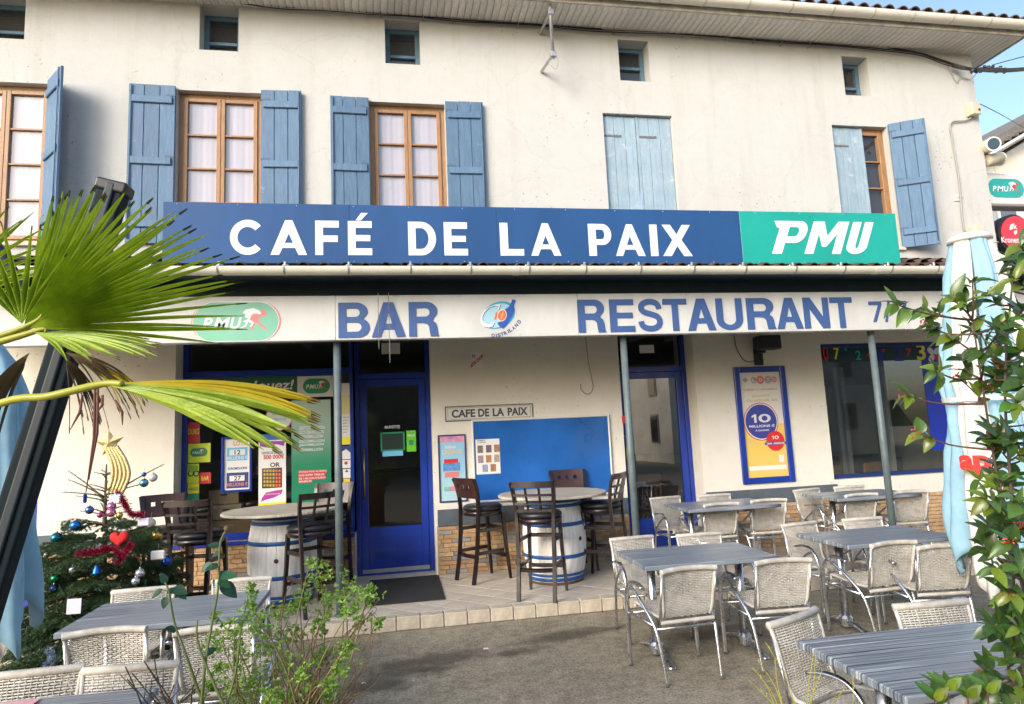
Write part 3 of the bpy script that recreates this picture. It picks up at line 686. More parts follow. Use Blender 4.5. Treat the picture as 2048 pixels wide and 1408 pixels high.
vw = place('shop_window', frame4(XV0+.004, XV1-.004, ZV0+.004, ZV1-.004, .05, YW+.1, YW+.17).mesh('shop_window', mat('dark_blue_window_frame', (.01,.03,.14), .4)), bld, world=True)
pane_at(XV0+.055, XV1-.055, ZV0+.055, ZV1-.055, YW+.13, MIRRORGLASS, vw)
dq = place('door', frame4(XQ1-.947, XQ1-.003, STEP-.02, 2.34, .06, YW+.08, YW+.15).bbox(XQ1-.88, XQ1-.065, YW+.09, YW+.14, STEP, .95).mesh('door', BLUEPAINT), bld, world=True)
MB().box(XQ1-.885, XQ1-.065, YW+.115, YW+.12, .951, 2.27).build('pane', SHOPGLASS, dq)
# ------------------------------------------------------------------ inside the cafe: floor, walls and a few furnishings behind the glass
IN_W = mat('cafe_inner_wall', (.42,.39,.32), .9, var=.3, vscale=1.5); IN_F = mat('cafe_inner_floor', (.10,.075,.05), .6)
tag(MB().quad((-6,YS+.1,STEP),(XR-.2,YS+.1,STEP),(XR-.2,13.5,STEP),(-6,13.5,STEP)).build('interior_floor', IN_F), kind='structure')
tag(MB().quad((-6,13.5,0),(XR-.2,13.5,0),(XR-.2,13.5,3.2),(-6,13.5,3.2)).quad((-6,YS+.1,0),(-6,13.5,0),(-6,13.5,3.2),(-6,YS+.1,3.2)).quad((XR-.2,YS+.1,0),(XR-.2,13.5,0),(XR-.2,13.5,3.2),(XR-.2,YS+.1,3.2)).quad((3.5,10.2,0),(3.5,13.5,0),(3.5,13.5,3.2),(3.5,10.2,3.2)).build('interior_wall', IN_W), kind='structure')
tag(MB().box(XL,XR-.05,YW+.3,13.6,3.2,3.25).build('interior_ceiling', mat('cafe_ceiling', (.4,.38,.34), .9)), kind='structure')
tag(MB().bbox(5.95, 6.35, 9.3, 9.7, STEP, 3.19).build('interior_pillar', mat('pale_partition', (.58,.55,.47), .8)), kind='structure')
tag(MB().bbox(6.9, 8.4, 10.4, 10.5, STEP+.95, 2.3).build('interior_partition', mat('pale_partition')), kind='structure')
for k, xx in enumerate((6.55, 7.0, 7.12, 7.9)): tag(MB().bbox(xx, xx+.07, 9.5, 9.58, STEP, 2.55).build('interior_post', mat('white_paint')), kind='structure')
tag(MB().bbox(3.6, XR-.25, 13.38, 13.46, STEP, 1.15).build('interior_wainscot', mat('dark_wainscot', (.02,.028,.022), .5)), kind='structure'); tag(MB().bbox(5.2, 8.5, 10.0, 10.3, STEP, 1.02).build('interior_bench', mat('dark_wainscot')), kind='structure')
# ================================================================== porch canopy
CX0, CX1 = -4.6, 9.4
can = thing('porch_canopy', 'tiled porch canopy with ivory gutter and dark underside', 'canopy', (2, YP, 0))
ZG = atY(1000, 545, YG).z
ZF0, ZF1 = atY(1000, 677, YP).z, atY(1000, 593, YP).z
for px in (674, 1247, 1744):                                # posts
    x = atY(px, 690, YP+.04).x
    p = place('post', MB().lathe([(.036, STEP+.001), (.036, ZF0+.05)], 20).mesh('post', POSTM, True), can, (x, YP+.04, 0), world=True)
    place('base_plate', MB().lathe([(.06, STEP+.001), (.06, STEP+.008), (.042, STEP+.014)], 16).mesh('base_plate', POSTM), p)
SOFD = per_object(mat('dark_soffit', (.010,.028,.042), .45, var=.3, vscale=5), .2)
for i in range(4):
    y0 = YG+.05+i*.098; MB().bbox(CX0, CX1, y0, y0+.094, ZG-.015+i*.004, ZG+.01+i*.004, .004).build('soffit_board', SOFD, can)
MB().bbox(CX0, CX1, YP+.002, YP+.16, ZF0+.04, ZG+.05).build('beam', SOFD, can)
MB().box(CX0, CX1, YP+.161, YW-.002, ZF1+.05, ZF1+.08).build('ceiling', mat('porch_ceiling', (.30,.30,.28), .8, var=.2), can)
for i, x in enumerate(np.arange(CX0+.2, CX1, .62)): MB().bbox(x, x+.07, YP+.162, YW-.003, ZF1-.03, ZF1+.049).build('rafter', mat('porch_ceiling'), can)
cg = half_pipe(CX0, CX1, YG-.045, ZG+.035, .068, GUTTER_M, 'gutter', can, seg=1)
for i in range(24):
    x = -3.78+i*.56
    if x > CX1: break
    half_pipe(x, x+.014, YG-.045, ZG+.035, .0715, STEEL, 'gutter_clamp', cg, th=.003)
    MB().bbox(x-.02, x+.035, YG-.03, YG+.03, ZG+.04, ZG+.075, .005).tube([(x+.007,YG-.05,ZG+.055),(x+.007,YG-.05,ZG+.09)], .012, 6).build('clamp_bolt', STEEL, cg)
for px in (1030, 1745): x = atY(px, 545, YG).x; half_pipe(x-.03, x+.03, YG-.045, ZG+.035, .0725, WHITE, 'gutter_joint', cg, th=.003)
croof = place('roof', MB().quad((CX0,YG-.02,ZG+.06),(CX1,YG-.02,ZG+.06),(CX1,YW-.002,ZG+.62),(CX0,YW-.002,ZG+.62)).mesh('roof', mat('clay_tile')), can, world=True)
CANAL2 = per_object(mat('dark_clay_tile', (.085,.05,.04), .9, var=.5, vscale=9, bump=.3), .3)  # darker tile colour for the front row of the canopy
me = canal_tile(.42, .058, CANAL2); sl = math.atan2(.56, YW-YG); rest = MB()
i = 0; x = CX0+.08
while x < CX1:
    place('roof_tile', me, croof, (x+random.uniform(-.006,.006), YG+.02, ZG+.045+random.uniform(0,.006)), (sl, 0, random.uniform(-.02,.02)))
    for j in range(1, 5):
        t = MB(); yy = YG+j*.36
        for k in range(6):
            a, b2 = PI*k/6, PI*(k+1)/6; rest.quad((x-.075*math.cos(a),yy,ZG+.06+j*.107+.075*math.sin(a)),(x-.075*math.cos(b2),yy,ZG+.06+j*.107+.075*math.sin(b2)),(x-.06*math.cos(b2),yy+.4,ZG+.05+(j+1.1)*.107+.06*math.sin(b2)),(x-.06*math.cos(a),yy+.4,ZG+.05+(j+1.1)*.107+.06*math.sin(a)))
    x += .185
tag(rest.build('upper_tiles', mat('clay_tile'), croof, True), kind='stuff')

# ================================================================== the blue roof sign
YB = YG+.10
X0, X1 = atY(325, 466, YB).x, atY(1482, 470, YB).x; X2 = atY(1796, 476, YB).x
Z0, Z1 = (atY(325, 530, YB).z+atY(1800, 525, YB).z)/2, (atY(325, 402, YB).z+atY(1790, 428, YB).z)/2
SIGNB = per_object(mat('sign_blue', (.018,.075,.215), .5, spec=.3, var=.16, vscale=2.2, stretch=(1,1,.3), coat=.0, bump=.02, bscale=2), .04); SIGNT = mat('sign_teal', (.006,.32,.26), .3, var=.12, vscale=2, coat=.2); SIGNW = mat('sign_letter_white', (.70,.70,.69), .35)
rs = thing('roof_sign', 'long blue and teal sign above gutter with big white cafe name', 'sign', ((X0+X2)/2, YB, Z0))
xs = [X0, X0+(X1-X0)*.29, X0+(X1-X0)*.54, X0+(X1-X0)*.79, X1]
for a, b2 in zip(xs[:-1], xs[1:]): MB().bbox(a+.0006, b2-.0006, YB, YB+.04, Z0, Z1, .002).build('panel', SIGNB, rs)
MB().bbox(X1+.0006, X2, YB, YB+.04, Z0, Z1, .002).build('end_panel', SIGNT, rs)
for a in np.arange(X0+.3, X2, .9): MB().box(a, a+.04, YB+.041, YB+.08, Z0-.1, Z1-.03).box(a+.005, a+.035, YB+.081, YB+.7, Z0+.05, Z0+.09).build('bracket', STEEL, rs)
for a in np.arange(X0+.12, X2, .52):
    for z_ in (Z0+.02, Z1-.02): MB().sphere((a, YB, z_), .006, 8, 5).build('screw', STEEL, rs, True)
def uni(ch, s=.2):
    """outline rings in the unit box"""
    if ch == 'A':
        a = .235
        return [[(0,0),(.235,0),(.325,.20),(.675,.20),(.765,0),(1,0),(.60,1),(.40,1)], [(.385,.345),(.5,.62),(.5,.62),(.615,.345)]]
    if ch == 'C':
        o = arc(.52,.5,.52,.5, math.radians(42), math.radians(318), 36); i = arc(.52,.5,.30,.295, math.radians(318), math.radians(42), 36); return [o+i]
    if ch == 'E': return [[(0,0),(1,0),(1,.2),(.32,.2),(.32,.41),(.93,.41),(.93,.59),(.32,.59),(.32,.8),(1,.8),(1,1),(0,1)]]
    if ch == 'F': return [[(0,0),(.33,0),(.33,.38),(.95,.38),(.95,.57),(.33,.57),(.33,.8),(1,.8),(1,1),(0,1)]]
    if ch == 'L': return [[(0,0),(1,0),(1,.2),(.34,.2),(.34,1),(0,1)]]
    if ch == 'I': return [[(0,0),(1,0),(1,1),(0,1)]]
    if ch == 'X': return [[(0,0),(.29,0),(.5,.325),(.71,0),(1,0),(.655,.515),(.98,1),(.70,1),(.5,.69),(.30,1),(.02,1),(.345,.515)]]
    if ch == 'D': return [[(0,0)]+arc(.46,.5,.54,.5,-PI/2,PI/2,24)+[(0,1)], [(.27,.19),(.27,.81)]+arc(.46,.5,.27,.31,PI/2,-PI/2,20)]
    if ch == 'P': return [[(0,0),(.33,0),(.33,.34)]+arc(.6,.67,.40,.33,-PI/2,PI/2,20)+[(0,1)], [(.33,.52),(.33,.82)]+arc(.57,.67,.13,.15,PI/2,-PI/2,16)]
LET = [('C',460,437,528,510),('A',541,439,614,510),('F',630.5,441,678,510),('E',696,443,744,510),('D',816.5,444,872,511),('E',888,445,935,511),('L',1000,447,1047,512),('A',1061,447,1121,512),('P',1177,449,1223,512),('A',1230,449,1289,512),('I',1300,450,1315,512),('X',1324,450,1383,512)]
zc0 = sum(rect(l[1],l[2],l[3],l[4],YB)[2] for l in LET)/len(LET); zc1 = sum(rect(l[1],l[2],l[3],l[4],YB)[3] for l in LET)/len(LET)
for ch, a, b2, c, d in LET:
    p, q, _, _ = rect(a, b2, c, d, YB)
    shape(rs, [[(p+(q-p)*u_, zc0+(zc1-zc0)*v_) for u_, v_ in r_] for r_ in uni(ch)], YB-.0005, SIGNW, .003, 'letter')
p, q, m0, m1 = rect(711, 426, 736, 441, YB); shape(rs, [[(p,m0),(p+(q-p)*.42,m0),(q,m1),(p+(q-p)*.45,m1)]], YB-.0005, SIGNW, .003, 'accent')
# italic letters on the teal end, built as slanted strokes
p0, q0, z0_, z1_ = rect(1552, 443, 1733, 508, YB)
def sl(pts): return [(p0+(u_+.14*v_-.07)*(q0-p0), z0_+v_*(z1_-z0_)) for u_, v_ in pts]
shape(rs, [sl([(.01,0),(.115,0),(.115,.33),(.20,.33)]+arc(.22,.665,.10,.335,-PI/2,PI/2,14)+[(-.07,1),(-.02,.80),(.01,.78)]), sl([(.115,.53),(.115,.81),(.19,.81)]+arc(.195,.67,.035,.14,PI/2,-PI/2,10)+[(.19,.53)])], YB-.0005, SIGNW, .003, 'letter')
shape(rs, [sl([(.36,0),(.455,0),(.455,.62),(.53,.22),(.575,.22),(.66,.62),(.66,0),(.755,0),(.755,1),(.635,1),(.555,.55),(.48,1),(.36,1)])], YB-.0005, SIGNW, .003, 'letter')
shape(rs, [sl([(.80,1),(.80,.25)]+arc(.915,.25,.115,.25,PI,2*PI,18)+[(1.03,1),(.935,1),(.935,.27)]+arc(.915,.27,.02,.09,0,-PI,8)+[(.895,1)])], YB-.0005, SIGNW, .003, 'letter')

# ================================================================== white fascia sign with BAR RESTAURANT
fs = thing('fascia_sign', 'long white fascia board lettered bar restaurant under the canopy', 'sign', (2, YP, ZF0))
FX0, FX1 = atY(150, 650, YP).x-.8, 7.6
FASM = per_object(mat('fascia_white', (.585,.585,.565), .4, var=.14, vscale=1.6, stretch=(1.5,1.5,.6), bump=.02, bscale=3), .025)
xs = [FX0, atY(673,640,YP).x, atY(1150,620,YP).x, atY(1790,600,YP).x, FX1]
for a, b2 in zip(xs[:-1], xs[1:]): MB().bbox(a+.001, b2-.001, YP-.10, YP, ZF0, ZF1, .004).build('panel', FASM, fs)
YF = YP-.1005
for a in np.arange(FX0+.1, FX1, .6):
    for z_ in (ZF0+.018, ZF1-.018): MB().sphere((a, YP-.1, z_), .005, 8, 5).build('screw', STEEL, fs, True)
FASB = mat('fascia_blue', (.042,.095,.255), .45, var=.12, vscale=3); HALO = mat('fascia_halo', (.68,.69,.68), .5)
for word in ([('B',676.7,605,738.9,676),('A',743,605,810.6,674),('R',817.5,604,877,673)], [('R',1156,600,1210.5,665),('E',1219,600,1268.6,664.5),('S',1275,598,1325,664.5),('T',1326,598,1374,662),('A',1374,597,1430,661),('U',1432,597,1484.7,661),('R',1493,596,1549.6,658.5),('A',1552,595,1604,657.5),('N',1606.7,595,1657.3,655.5),('T',1660.7,594.3,1705,654.8)]):
    zz = [rect(*w[1:], YF) for w in word]; za = sum(z[2] for z in zz)/len(zz); zb = sum(z[3] for z in zz)/len(zz)
    for w, z in zip(word, zz): grot_at(fs, w[0], z[0], z[1], za, zb, YF-.002, FASB, .006)
grot_at(fs, '7', *rect(1738, 603, 1764, 644, YF), YF-.002, FASB, .004); text_px(fs, '/', 1768, 601, 1782, 644, YF-.002, FASB, th=.004, bold=.02, name='letter'); grot_at(fs, '7', *rect(1788, 602, 1814, 643, YF), YF-.002, FASB, .004)
# racing-horse badge: a pill with a galloping horse
HW = [(985,245),(1030,205),(1085,195),(1140,185),(1215,220),(1245,250),(1235,275),(1180,262),(1130,268),(1105,300),(1085,350),(1150,385),(1120,440),(1085,447),(1090,432),(1118,398),(1070,378),(1035,440),(960,468),(958,455),(1015,425),(1035,385),(985,368),(1040,352),(1065,322),(1020,318),(1028,275)]
HR = [(1130,285),(1160,270),(1220,277),(1238,280),(1250,255),(1225,225),(1270,205),(1310,235),(1325,270),(1310,305),(1275,290),(1240,295),(1215,330),(1215,380),(1290,440),(1337,490),(1325,502),(1270,460),(1190,400),(1160,400),(1135,460),(1110,487),(1070,487),(1075,472),(1105,465),(1130,420),(1150,385),(1095,345),(1110,310)]
def badge(parent, X0, X1, Z0, Z1, Y, body, ring=True, horse=True, word=True, lw=None, k=1.):
    """the pill spans zoomed box (300..1490, 105..635) of the photo's badge"""
    fx = lambda x: X0+(x-300)/(1490-300)*(X1-X0); fz = lambda y: Z0+(635-y)/(635-105)*(Z1-Z0)
    lw = lw or SIGNW
    if ring:
        d = (X1-X0)*.022; shape(parent, [pill(X0-d*.9, X1+d*1.4, Z0+d*.2, Z1+d*.1)], Y, CORAL, .0012*k, 'badge_ring'); shape(parent, [pill(X0-d*.25, X1+d*.5, Z0-d*.5, Z1+d*.5)], Y-.0015*k, lw, .0012*k, 'badge_border')
    shape(parent, [pill(X0, X1, Z0, Z1)], Y-.003*k, body, .0012*k, 'badge_field')
    if word:
        for ch, a, b2 in (('P',430,575),('M',585,815),('U',815,975)): text(parent, ch, fx(a), fx(b2), fz(470), fz(312), Y-.0045*k, lw, .001*k, bold=.03, shear=.25, name='letter')
    if horse:
        shape(parent, [[(fx(a), fz(b2)) for a, b2 in HR]], Y-.0045*k, CORAL if ring else RED, .0008*k, 'horse'); shape(parent, [[(fx(a), fz(b2)) for a, b2 in HW]], Y-.006*k, lw, .0008*k, 'mane')
badge(fs, *rect(386, 605, 557, 682, YF), YF-.001, mat('badge_mint', (.19,.46,.33), .4, var=.08, vscale=3))
# faint round stamp at the left end
a = rect(198, 655, 262, 685, YF); shape(fs, [oval((a[0]+a[1])/2, (a[2]+a[3])/2, (a[1]-a[0])/2, (a[3]-a[2])/2+.06), oval((a[0]+a[1])/2, (a[2]+a[3])/2, (a[1]-a[0])/2-.008, (a[3]-a[2])/2+.052)], YF-.001, CORAL, .001, 'stamp')
# drinks badge with the bottle
def z7(x, y): q = atY(930+x/11.733, 580+y/11.733, YF); return (q.x, q.z)
lx, lz = z7(780, 590); lr = (z7(1200, 500)[0]-z7(360, 640)[0])/2
def rot_oval(cx, cz, rx, rz, a, n=40): return [(cx+rx*math.cos(t)*math.cos(a)-rz*math.sin(t)*math.sin(a), cz+rx*math.cos(t)*math.sin(a)+rz*math.sin(t)*math.cos(a)) for t in [2*PI*i/n for i in range(n)]]
LB = mat('badge_pale_blue', (.33,.55,.66), .4); CY = mat('badge_cyan', (.02,.33,.55), .4); BB = mat('badge_bottle_blue', (.025,.09,.36), .4)
shape(fs, [rot_oval(lx, lz, lr*1.0, lr*.70, .45)], YF-.001, CY, .001, 'badge_disc'); shape(fs, [rot_oval(lx-.012, lz-.006, lr*.92, lr*.62, .45)], YF-.0025, LB, .001, 'badge_field')
o = [z7(*q) for q in ((835,330),(790,470),(765,465),(790,390),(700,370),(560,420),(460,520),(410,620),(415,720),(470,790),(560,810),(640,800),(610,765),(690,770),(650,855),(560,885),(450,860),(375,790),(355,700),(380,590),(450,480),(560,400),(690,350),(800,345))]
shape(fs, [[(x+.006, z-.006) for x, z in o]], YF-.004, NAVY, .001, 'swoosh_shadow'); shape(fs, [o], YF-.0055, SIGNW, .001, 'swoosh')
shape(fs, [[z7(*q) for q in ((1105,220),(1190,240),(1185,280),(1155,340),(1150,380),(1165,470),(1120,590),(980,830),(895,910),(820,870),(760,790),(770,760),(900,720),(980,600),(930,460),(1030,390),(1070,310),(1090,280))]], YF-.004, BB, .001, 'bottle')
o = [z7(*q) for q in ((680,700),(720,520),(770,520),(735,700))]; shape(fs, [o], YF-.0055, ORNG, .001, 'numeral'); c = z7(865, 600); shape(fs, [rot_oval(c[0], c[1], lr*.26, lr*.34, -.35, 28)], YF-.0055, SIGNW, .001, 'numeral_border'); shape(fs, [rot_oval(c[0], c[1], lr*.225, lr*.30, -.35, 28), rot_oval(c[0], c[1], lr*.02, lr*.22, -.35, 16)], YF-.007, ORNG, .001, 'numeral')
for ch, x, y, an in (('D',662,1070,.02),('I',735,1068,.08),('S',800,1062,.15),('T',875,1040,.25),('R',950,1010,.36),('I',1015,975,.45),('L',1065,940,.52),('A',1140,895,.60),('N',1205,825,.72),('D',1270,745,.85)):
    q = z7(x, y); h = .038; w_ = .031 if ch != 'I' else .009; text(fs, ch, q[0]-w_/2, q[0]+w_/2, q[1]-h/2, q[1]+h/2, YF-.001, NAVY, .001, bold=.035, rot=an, name='letter')
# two chains that hang in front of the fascia
def chain(px, y0, y1, label):
    A = atY(px, y0, YP-.16); B = atY(px+1, y1, YP-.16); L_ = A.z-B.z; n = int(L_/.026)
    t = thing('hanging_chain', label, 'chain', B, group='chains hanging over the fascia')
    link = MB(); ring = [(0, .0045*math.cos(2*PI*k/12), .017*math.sin(2*PI*k/12)) for k in range(13)]; link.tube(ring, .0018, 5, cap=False)
    me = link.mesh('link', mat('dull_chain', (.20,.19,.17), .6, metal=.4), True)
    for k in range(n): place('link', me, t, (0, 0, .015+k*.026), (0, 0, PI/2*(k % 2)+.4))
    MB().tube([(0,0,L_-.01),(0,.0,L_+.02),(0,.16,L_+.03)], .003, 5).build('hook', STEEL, t, True, world=False)
chain(757, 590, 697, 'shorter steel chain hanging over the letter A of BAR'); chain(779, 590, 725, 'longer steel chain hanging past the fascia edge above the door')
# ================================================================== window stickers and posters
YO = YS-.012                                   # just in front of the shop glass
def sheet(name, label, cat, x0, y0, x1, y1, Y, m, th=.002, frame=None, group=None, fw=.02, fth=.03):
    X0, X1, Z0, Z1 = rect(x0, y0, x1, y1, Y)
    t = thing(name, label, cat, ((X0+X1)/2, Y, Z0), group=group)
    if frame:
        MB().bbox(X0,X0+fw,Y-fth,Y,Z0,Z1,.004).bbox(X1-fw,X1,Y-fth,Y,Z0,Z1,.004).bbox(X0+fw,X1-fw,Y-fth+.001,Y,Z1-fw,Z1,.004).bbox(X0+fw,X1-fw,Y-fth+.001,Y,Z0,Z0+fw,.004).build('frame', frame, t)
        MB().box(X0+fw, X1-fw, Y-th-.002, Y-.002, Z0+fw, Z1-fw).build('sheet', m, t)
    else: MB().box(X0, X1, Y-th, Y, Z0, Z1).build('sheet', m, t)
    return t
# shop-window cards
s = sheet('window_banner', 'dark green banner lettered jouez at top of shop window', 'banner', 452, 753, 594, 795, YO, mat('banner_green', (.012,.10,.06), .4)); text_px(s, 'Jouez!', 500, 760, 588, 786, YO-.003, SIGNW, bold=.02, shear=.2)
s = sheet('window_card', 'pale card with dark green horse badge beside the banner', 'card', 595, 752, 666, 794, YO, PALE); badge(s, *rect(606, 757, 660, 787, YO), YO-.0025, GRN, ring=False, k=.5)
s = sheet('window_card', 'red card lettered CABOURG at left of shop window', 'card', 357, 845, 400, 887, YO, RED); text_px(s, 'CABOURG', 360, 858, 398, 869, YO-.003, YEL)
s = sheet('window_card', 'yellow card with green horse badge below the red card', 'card', 376, 887, 421, 925, YO-.004, LIME); badge(s, *rect(381, 896, 415, 913, YO), YO-.0065, GRN, ring=False, k=.4)
s = sheet('window_card', 'lime card with a cyclist picture low in shop window', 'card', 352, 928, 398, 967, YO-.002, LIME)
for (x, y, r) in ((382, 947, 5.5), (393, 947, 5.5)):
    q = atY(x, y, YO); shape(s, [oval(q.x, q.z, .035, .035, 20), oval(q.x, q.z, .022, .022, 20)], YO-.0045, INK, .001, 'wheel')
shape(s, [[tuple(atY(*q, YO).xz) for q in ((368,935),(380,928),(396,932),(396,940),(384,944),(372,940))]], YO-.006, mat('lime_shade', (.30,.48,.02), .5), .001, 'rider')
s = sheet('window_card', 'yellow and green card lettered NANTES under the lime card', 'card', 375, 967, 398, 1008, YO-.002, YEL); card(s, 375, 987, 398, 1008, YO-.0045, GRN, .001); text_px(s, 'NANTES', 377, 975, 396, 981, YO-.005, GRN)
s = sheet('window_card', 'small red card lettered BAR in shop window', 'card', 399, 945, 422, 967, YO, RED); text_px(s, 'BAR', 403, 952, 418, 961, YO-.003, YEL)
s = sheet('lottery_notice', 'blue framed lottery sheet showing 12 and 27 millions', 'poster', 443, 873, 505, 984, YO-.002, WHITEP, frame=BLUEPAINT, fw=.028)
card(s, 454, 895, 495, 921, YO-.0065, SKYB, .001); card(s, 459, 899, 490, 910, YO-.008, WHITEP, .001); text_px(s, '12', 469, 900, 481, 909, YO-.0095, INK); text_px(s, 'MILLIONS €', 454, 912, 495, 919, YO-.008, SIGNW)
text_px(s, 'LOTO', 467, 882, 496, 891, YO-.0065, CORAL, bold=.03); text_px(s, 'EUROMILLIONS', 456, 934, 494, 939, YO-.0065, NAVY)
card(s, 453, 945, 497, 976, YO-.0065, NAVY, .001); card(s, 459, 951, 489, 962, YO-.008, WHITEP, .001); text_px(s, '27', 468, 952, 482, 961, YO-.0095, INK); text_px(s, 'MILLIONS €', 454, 965, 495, 972, YO-.008, CORAL)
s = sheet('scratch_card_poster', 'tall white scratch card poster with purple splashes in shop window', 'poster', 517, 868, 572, 1016, YO, WHITEP)
card(s, 517, 868, 572, 880, YO-.0025, mat('poster_blue', (.03,.13,.42), .4), .001); card(s, 517, 1005, 572, 1015, YO-.0025, YEL, .001)
shape(s, [[tuple(atY(*q, YO).xz) for q in ((519,882),(570,882),(568,892),(552,888),(540,896),(520,893))]], YO-.0025, PURP, .001, 'splash'); shape(s, [[tuple(atY(*q, YO).xz) for q in ((524,996),(532,985),(550,981),(566,979),(562,988),(548,995),(530,1000),(522,1004))]], YO-.0025, mat('magenta_print', (.45,.04,.33), .4), .001, 'splash')
text_px(s, 'TENTEZ DE GAGNER', 523, 903, 566, 908, YO-.0025, NAVY); text_px(s, '500 000€', 527, 909, 568, 918, YO-.0025, RED, bold=.03); text_px(s, 'OR', 540, 925, 560, 934, YO-.0025, INK, bold=.03)
card(s, 524, 936, 564, 976, YO-.0025, INK, .001)
for r_ in range(5):
    for c_ in range(6): card(s, 527+c_*6, 939+r_*7.3, 531+c_*6, 944+r_*7.3, YO-.004, GOLD if c_ < 4 else ORNG, .001)
text_px(s, 'À VOUS DE JOUER', 531, 986, 560, 990, YO-.004, SIGNW)
s = thing('round_sticker', 'round white sticker with pink rim on shop window', 'sticker', atY(558, 858, YO)); q = atY(558, 835, YO); shape(s, [oval(q.x, q.z, .155, .155)], YO, PINK, .001, 'rim'); shape(s, [oval(q.x, q.z, .145, .145)], YO-.0015, PALE, .001, 'sheet'); text_px(s, 'BIENVENUE', 545, 825, 572, 830, YO-.003, SKYB); text_px(s, 'CHEZ NOUS', 545, 836, 572, 841, YO-.003, SKYB)
def m_fade(name, c0, c1, z0, z1):
    m = bpy.data.materials.new(name); m.use_nodes = True; N = m.node_tree.nodes; L = m.node_tree.links; b = N['Principled BSDF']; b.inputs['Roughness'].default_value = .3
    tc = N.new('ShaderNodeTexCoord'); sp = N.new('ShaderNodeSeparateXYZ'); mr = N.new('ShaderNodeMapRange'); mr.inputs['From Min'].default_value = z0; mr.inputs['From Max'].default_value = z1; mr.interpolation_type = 'SMOOTHSTEP'
    mx = N.new('ShaderNodeMixRGB'); mx.inputs[1].default_value = (*c0, 1); mx.inputs[2].default_value = (*c1, 1)
    L.new(tc.outputs['Object'], sp.inputs[0]); L.new(sp.outputs['Z'], mr.inputs[0]); L.new(mr.outputs[0], mx.inputs[0]); L.new(mx.outputs[0], b.inputs['Base Color']); return m
a = rect(583, 800, 662, 1004, YO)
s = sheet('green_poster', 'tall green poster listing rhyming month names in shop window', 'poster', 583, 800, 662, 1004, YO, m_fade('poster_green_glare', (.015,.22,.11), (.42,.55,.48), a[2]+.35, a[3]))  # pale top paints the reflection on the glass into the poster
for i, w in enumerate(('SEPTEMILLION', 'OCTOBRMILLION', 'NOVEMILLION', 'DÉCEMILLION', 'JANVMILLION', 'FÉVRMILLION')): text_px(s, w, 598, 852+i*8.6, 650-(i % 3)*2, 859+i*8.6, YO-.003, SIGNW, bold=.02, shear=.2)
for i, w in enumerate(('CHAQUE MOIS, AU MOINS', 'UNE SUPER TIRELIRE', 'DE 1 MILLION D’EUROS', 'MINIMUM')): card(s, 597, 940+i*6.6, (654, 650, 652, 624)[i], 946+i*6.6, YO-.0025, RED, .001); text_px(s, w, 598, 941+i*6.6, (653, 649, 651, 623)[i], 945+i*6.6, YO-.004, SIGNW)
s = sheet('window_strip', 'narrow white and yellow notice beside the door jamb', 'poster', 683, 766, 702, 889, YO, WHITEP); card(s, 683, 790, 702, 828, YO-.0025, mat('pale_yellow_print', (.72,.66,.30), .4), .001); card(s, 683, 874, 702, 888, YO-.0025, YEL, .001)
for i in range(6): card(s, 686, 834+i*6, 698-(i % 3)*2, 835.4+i*6, YO-.0025, GREY, .001)
s = sheet('window_card', 'blue and white mountain logo card below the notice', 'card', 683, 892, 702, 918, YO, WHITEP); shape(s, [[tuple(atY(*q, YO).xz) for q in ((683,892),(702,892),(702,906),(692,898),(683,904))]], YO-.0025, NAVY, .001)
s = sheet('window_card', 'white card with red dot low by the door', 'card', 683, 920, 702, 936, YO, WHITEP); q = atY(692, 926, YO); shape(s, [oval(q.x, q.z, .02, .02, 16)], YO-.0025, RED, .001, 'dot')
s = sheet('window_card', 'white card with black triangle low by the door', 'card', 686, 938, 701, 956, YO, WHITEP); shape(s, [[tuple(atY(*q, YO).xz) for q in ((690,944),(697,944),(693.5,938.5))]], YO-.0025, NAVY, .001)
s = sheet('window_card', 'yellow crest card low by the door', 'card', 687, 957, 700, 974, YO, mat('crest_yellow', (.75,.52,.05), .4))
s = sheet('window_card', 'blue and green landscape card lowest by the door', 'card', 683, 976, 700, 1000, YO, SKYB); card(s, 683, 990, 700, 1000, YO-.0025, GRN, .001)
# door stickers
s = sheet('door_notice', 'dark green framed notice behind the door glass', 'notice', 761, 864, 810, 902, YO, mat('notice_dark', (.02,.035,.03), .3), frame=GRN, fw=.02, fth=.008); text_px(s, 'BUVETTE', 770, 851, 800, 857, YO-.003, PALE)
s = sheet('door_sticker', 'bright green vertical sticker on the door glass', 'sticker', 813, 861, 832, 903, YO-.002, mat('bright_green_print', (.12,.55,.02), .4)); card(s, 818, 880, 827, 890, YO-.0045, GRN, .001); text_px(s, 'PASS', 815, 868, 830, 873, YO-.0045, SIGNW)
sheet('door_sticker', 'small light blue sticker under the green framed notice', 'sticker', 765, 902, 806, 912, YO-.001, SKYB)
# small pale labels behind the fascia at the door heads
sheet('paper_label', 'small pale paper label above the left door', 'label', 763, 686, 800, 708, YO, PALE); sheet('paper_label', 'small pale paper label above the right door', 'label', 1279, 690, 1308, 706, YO, PALE)

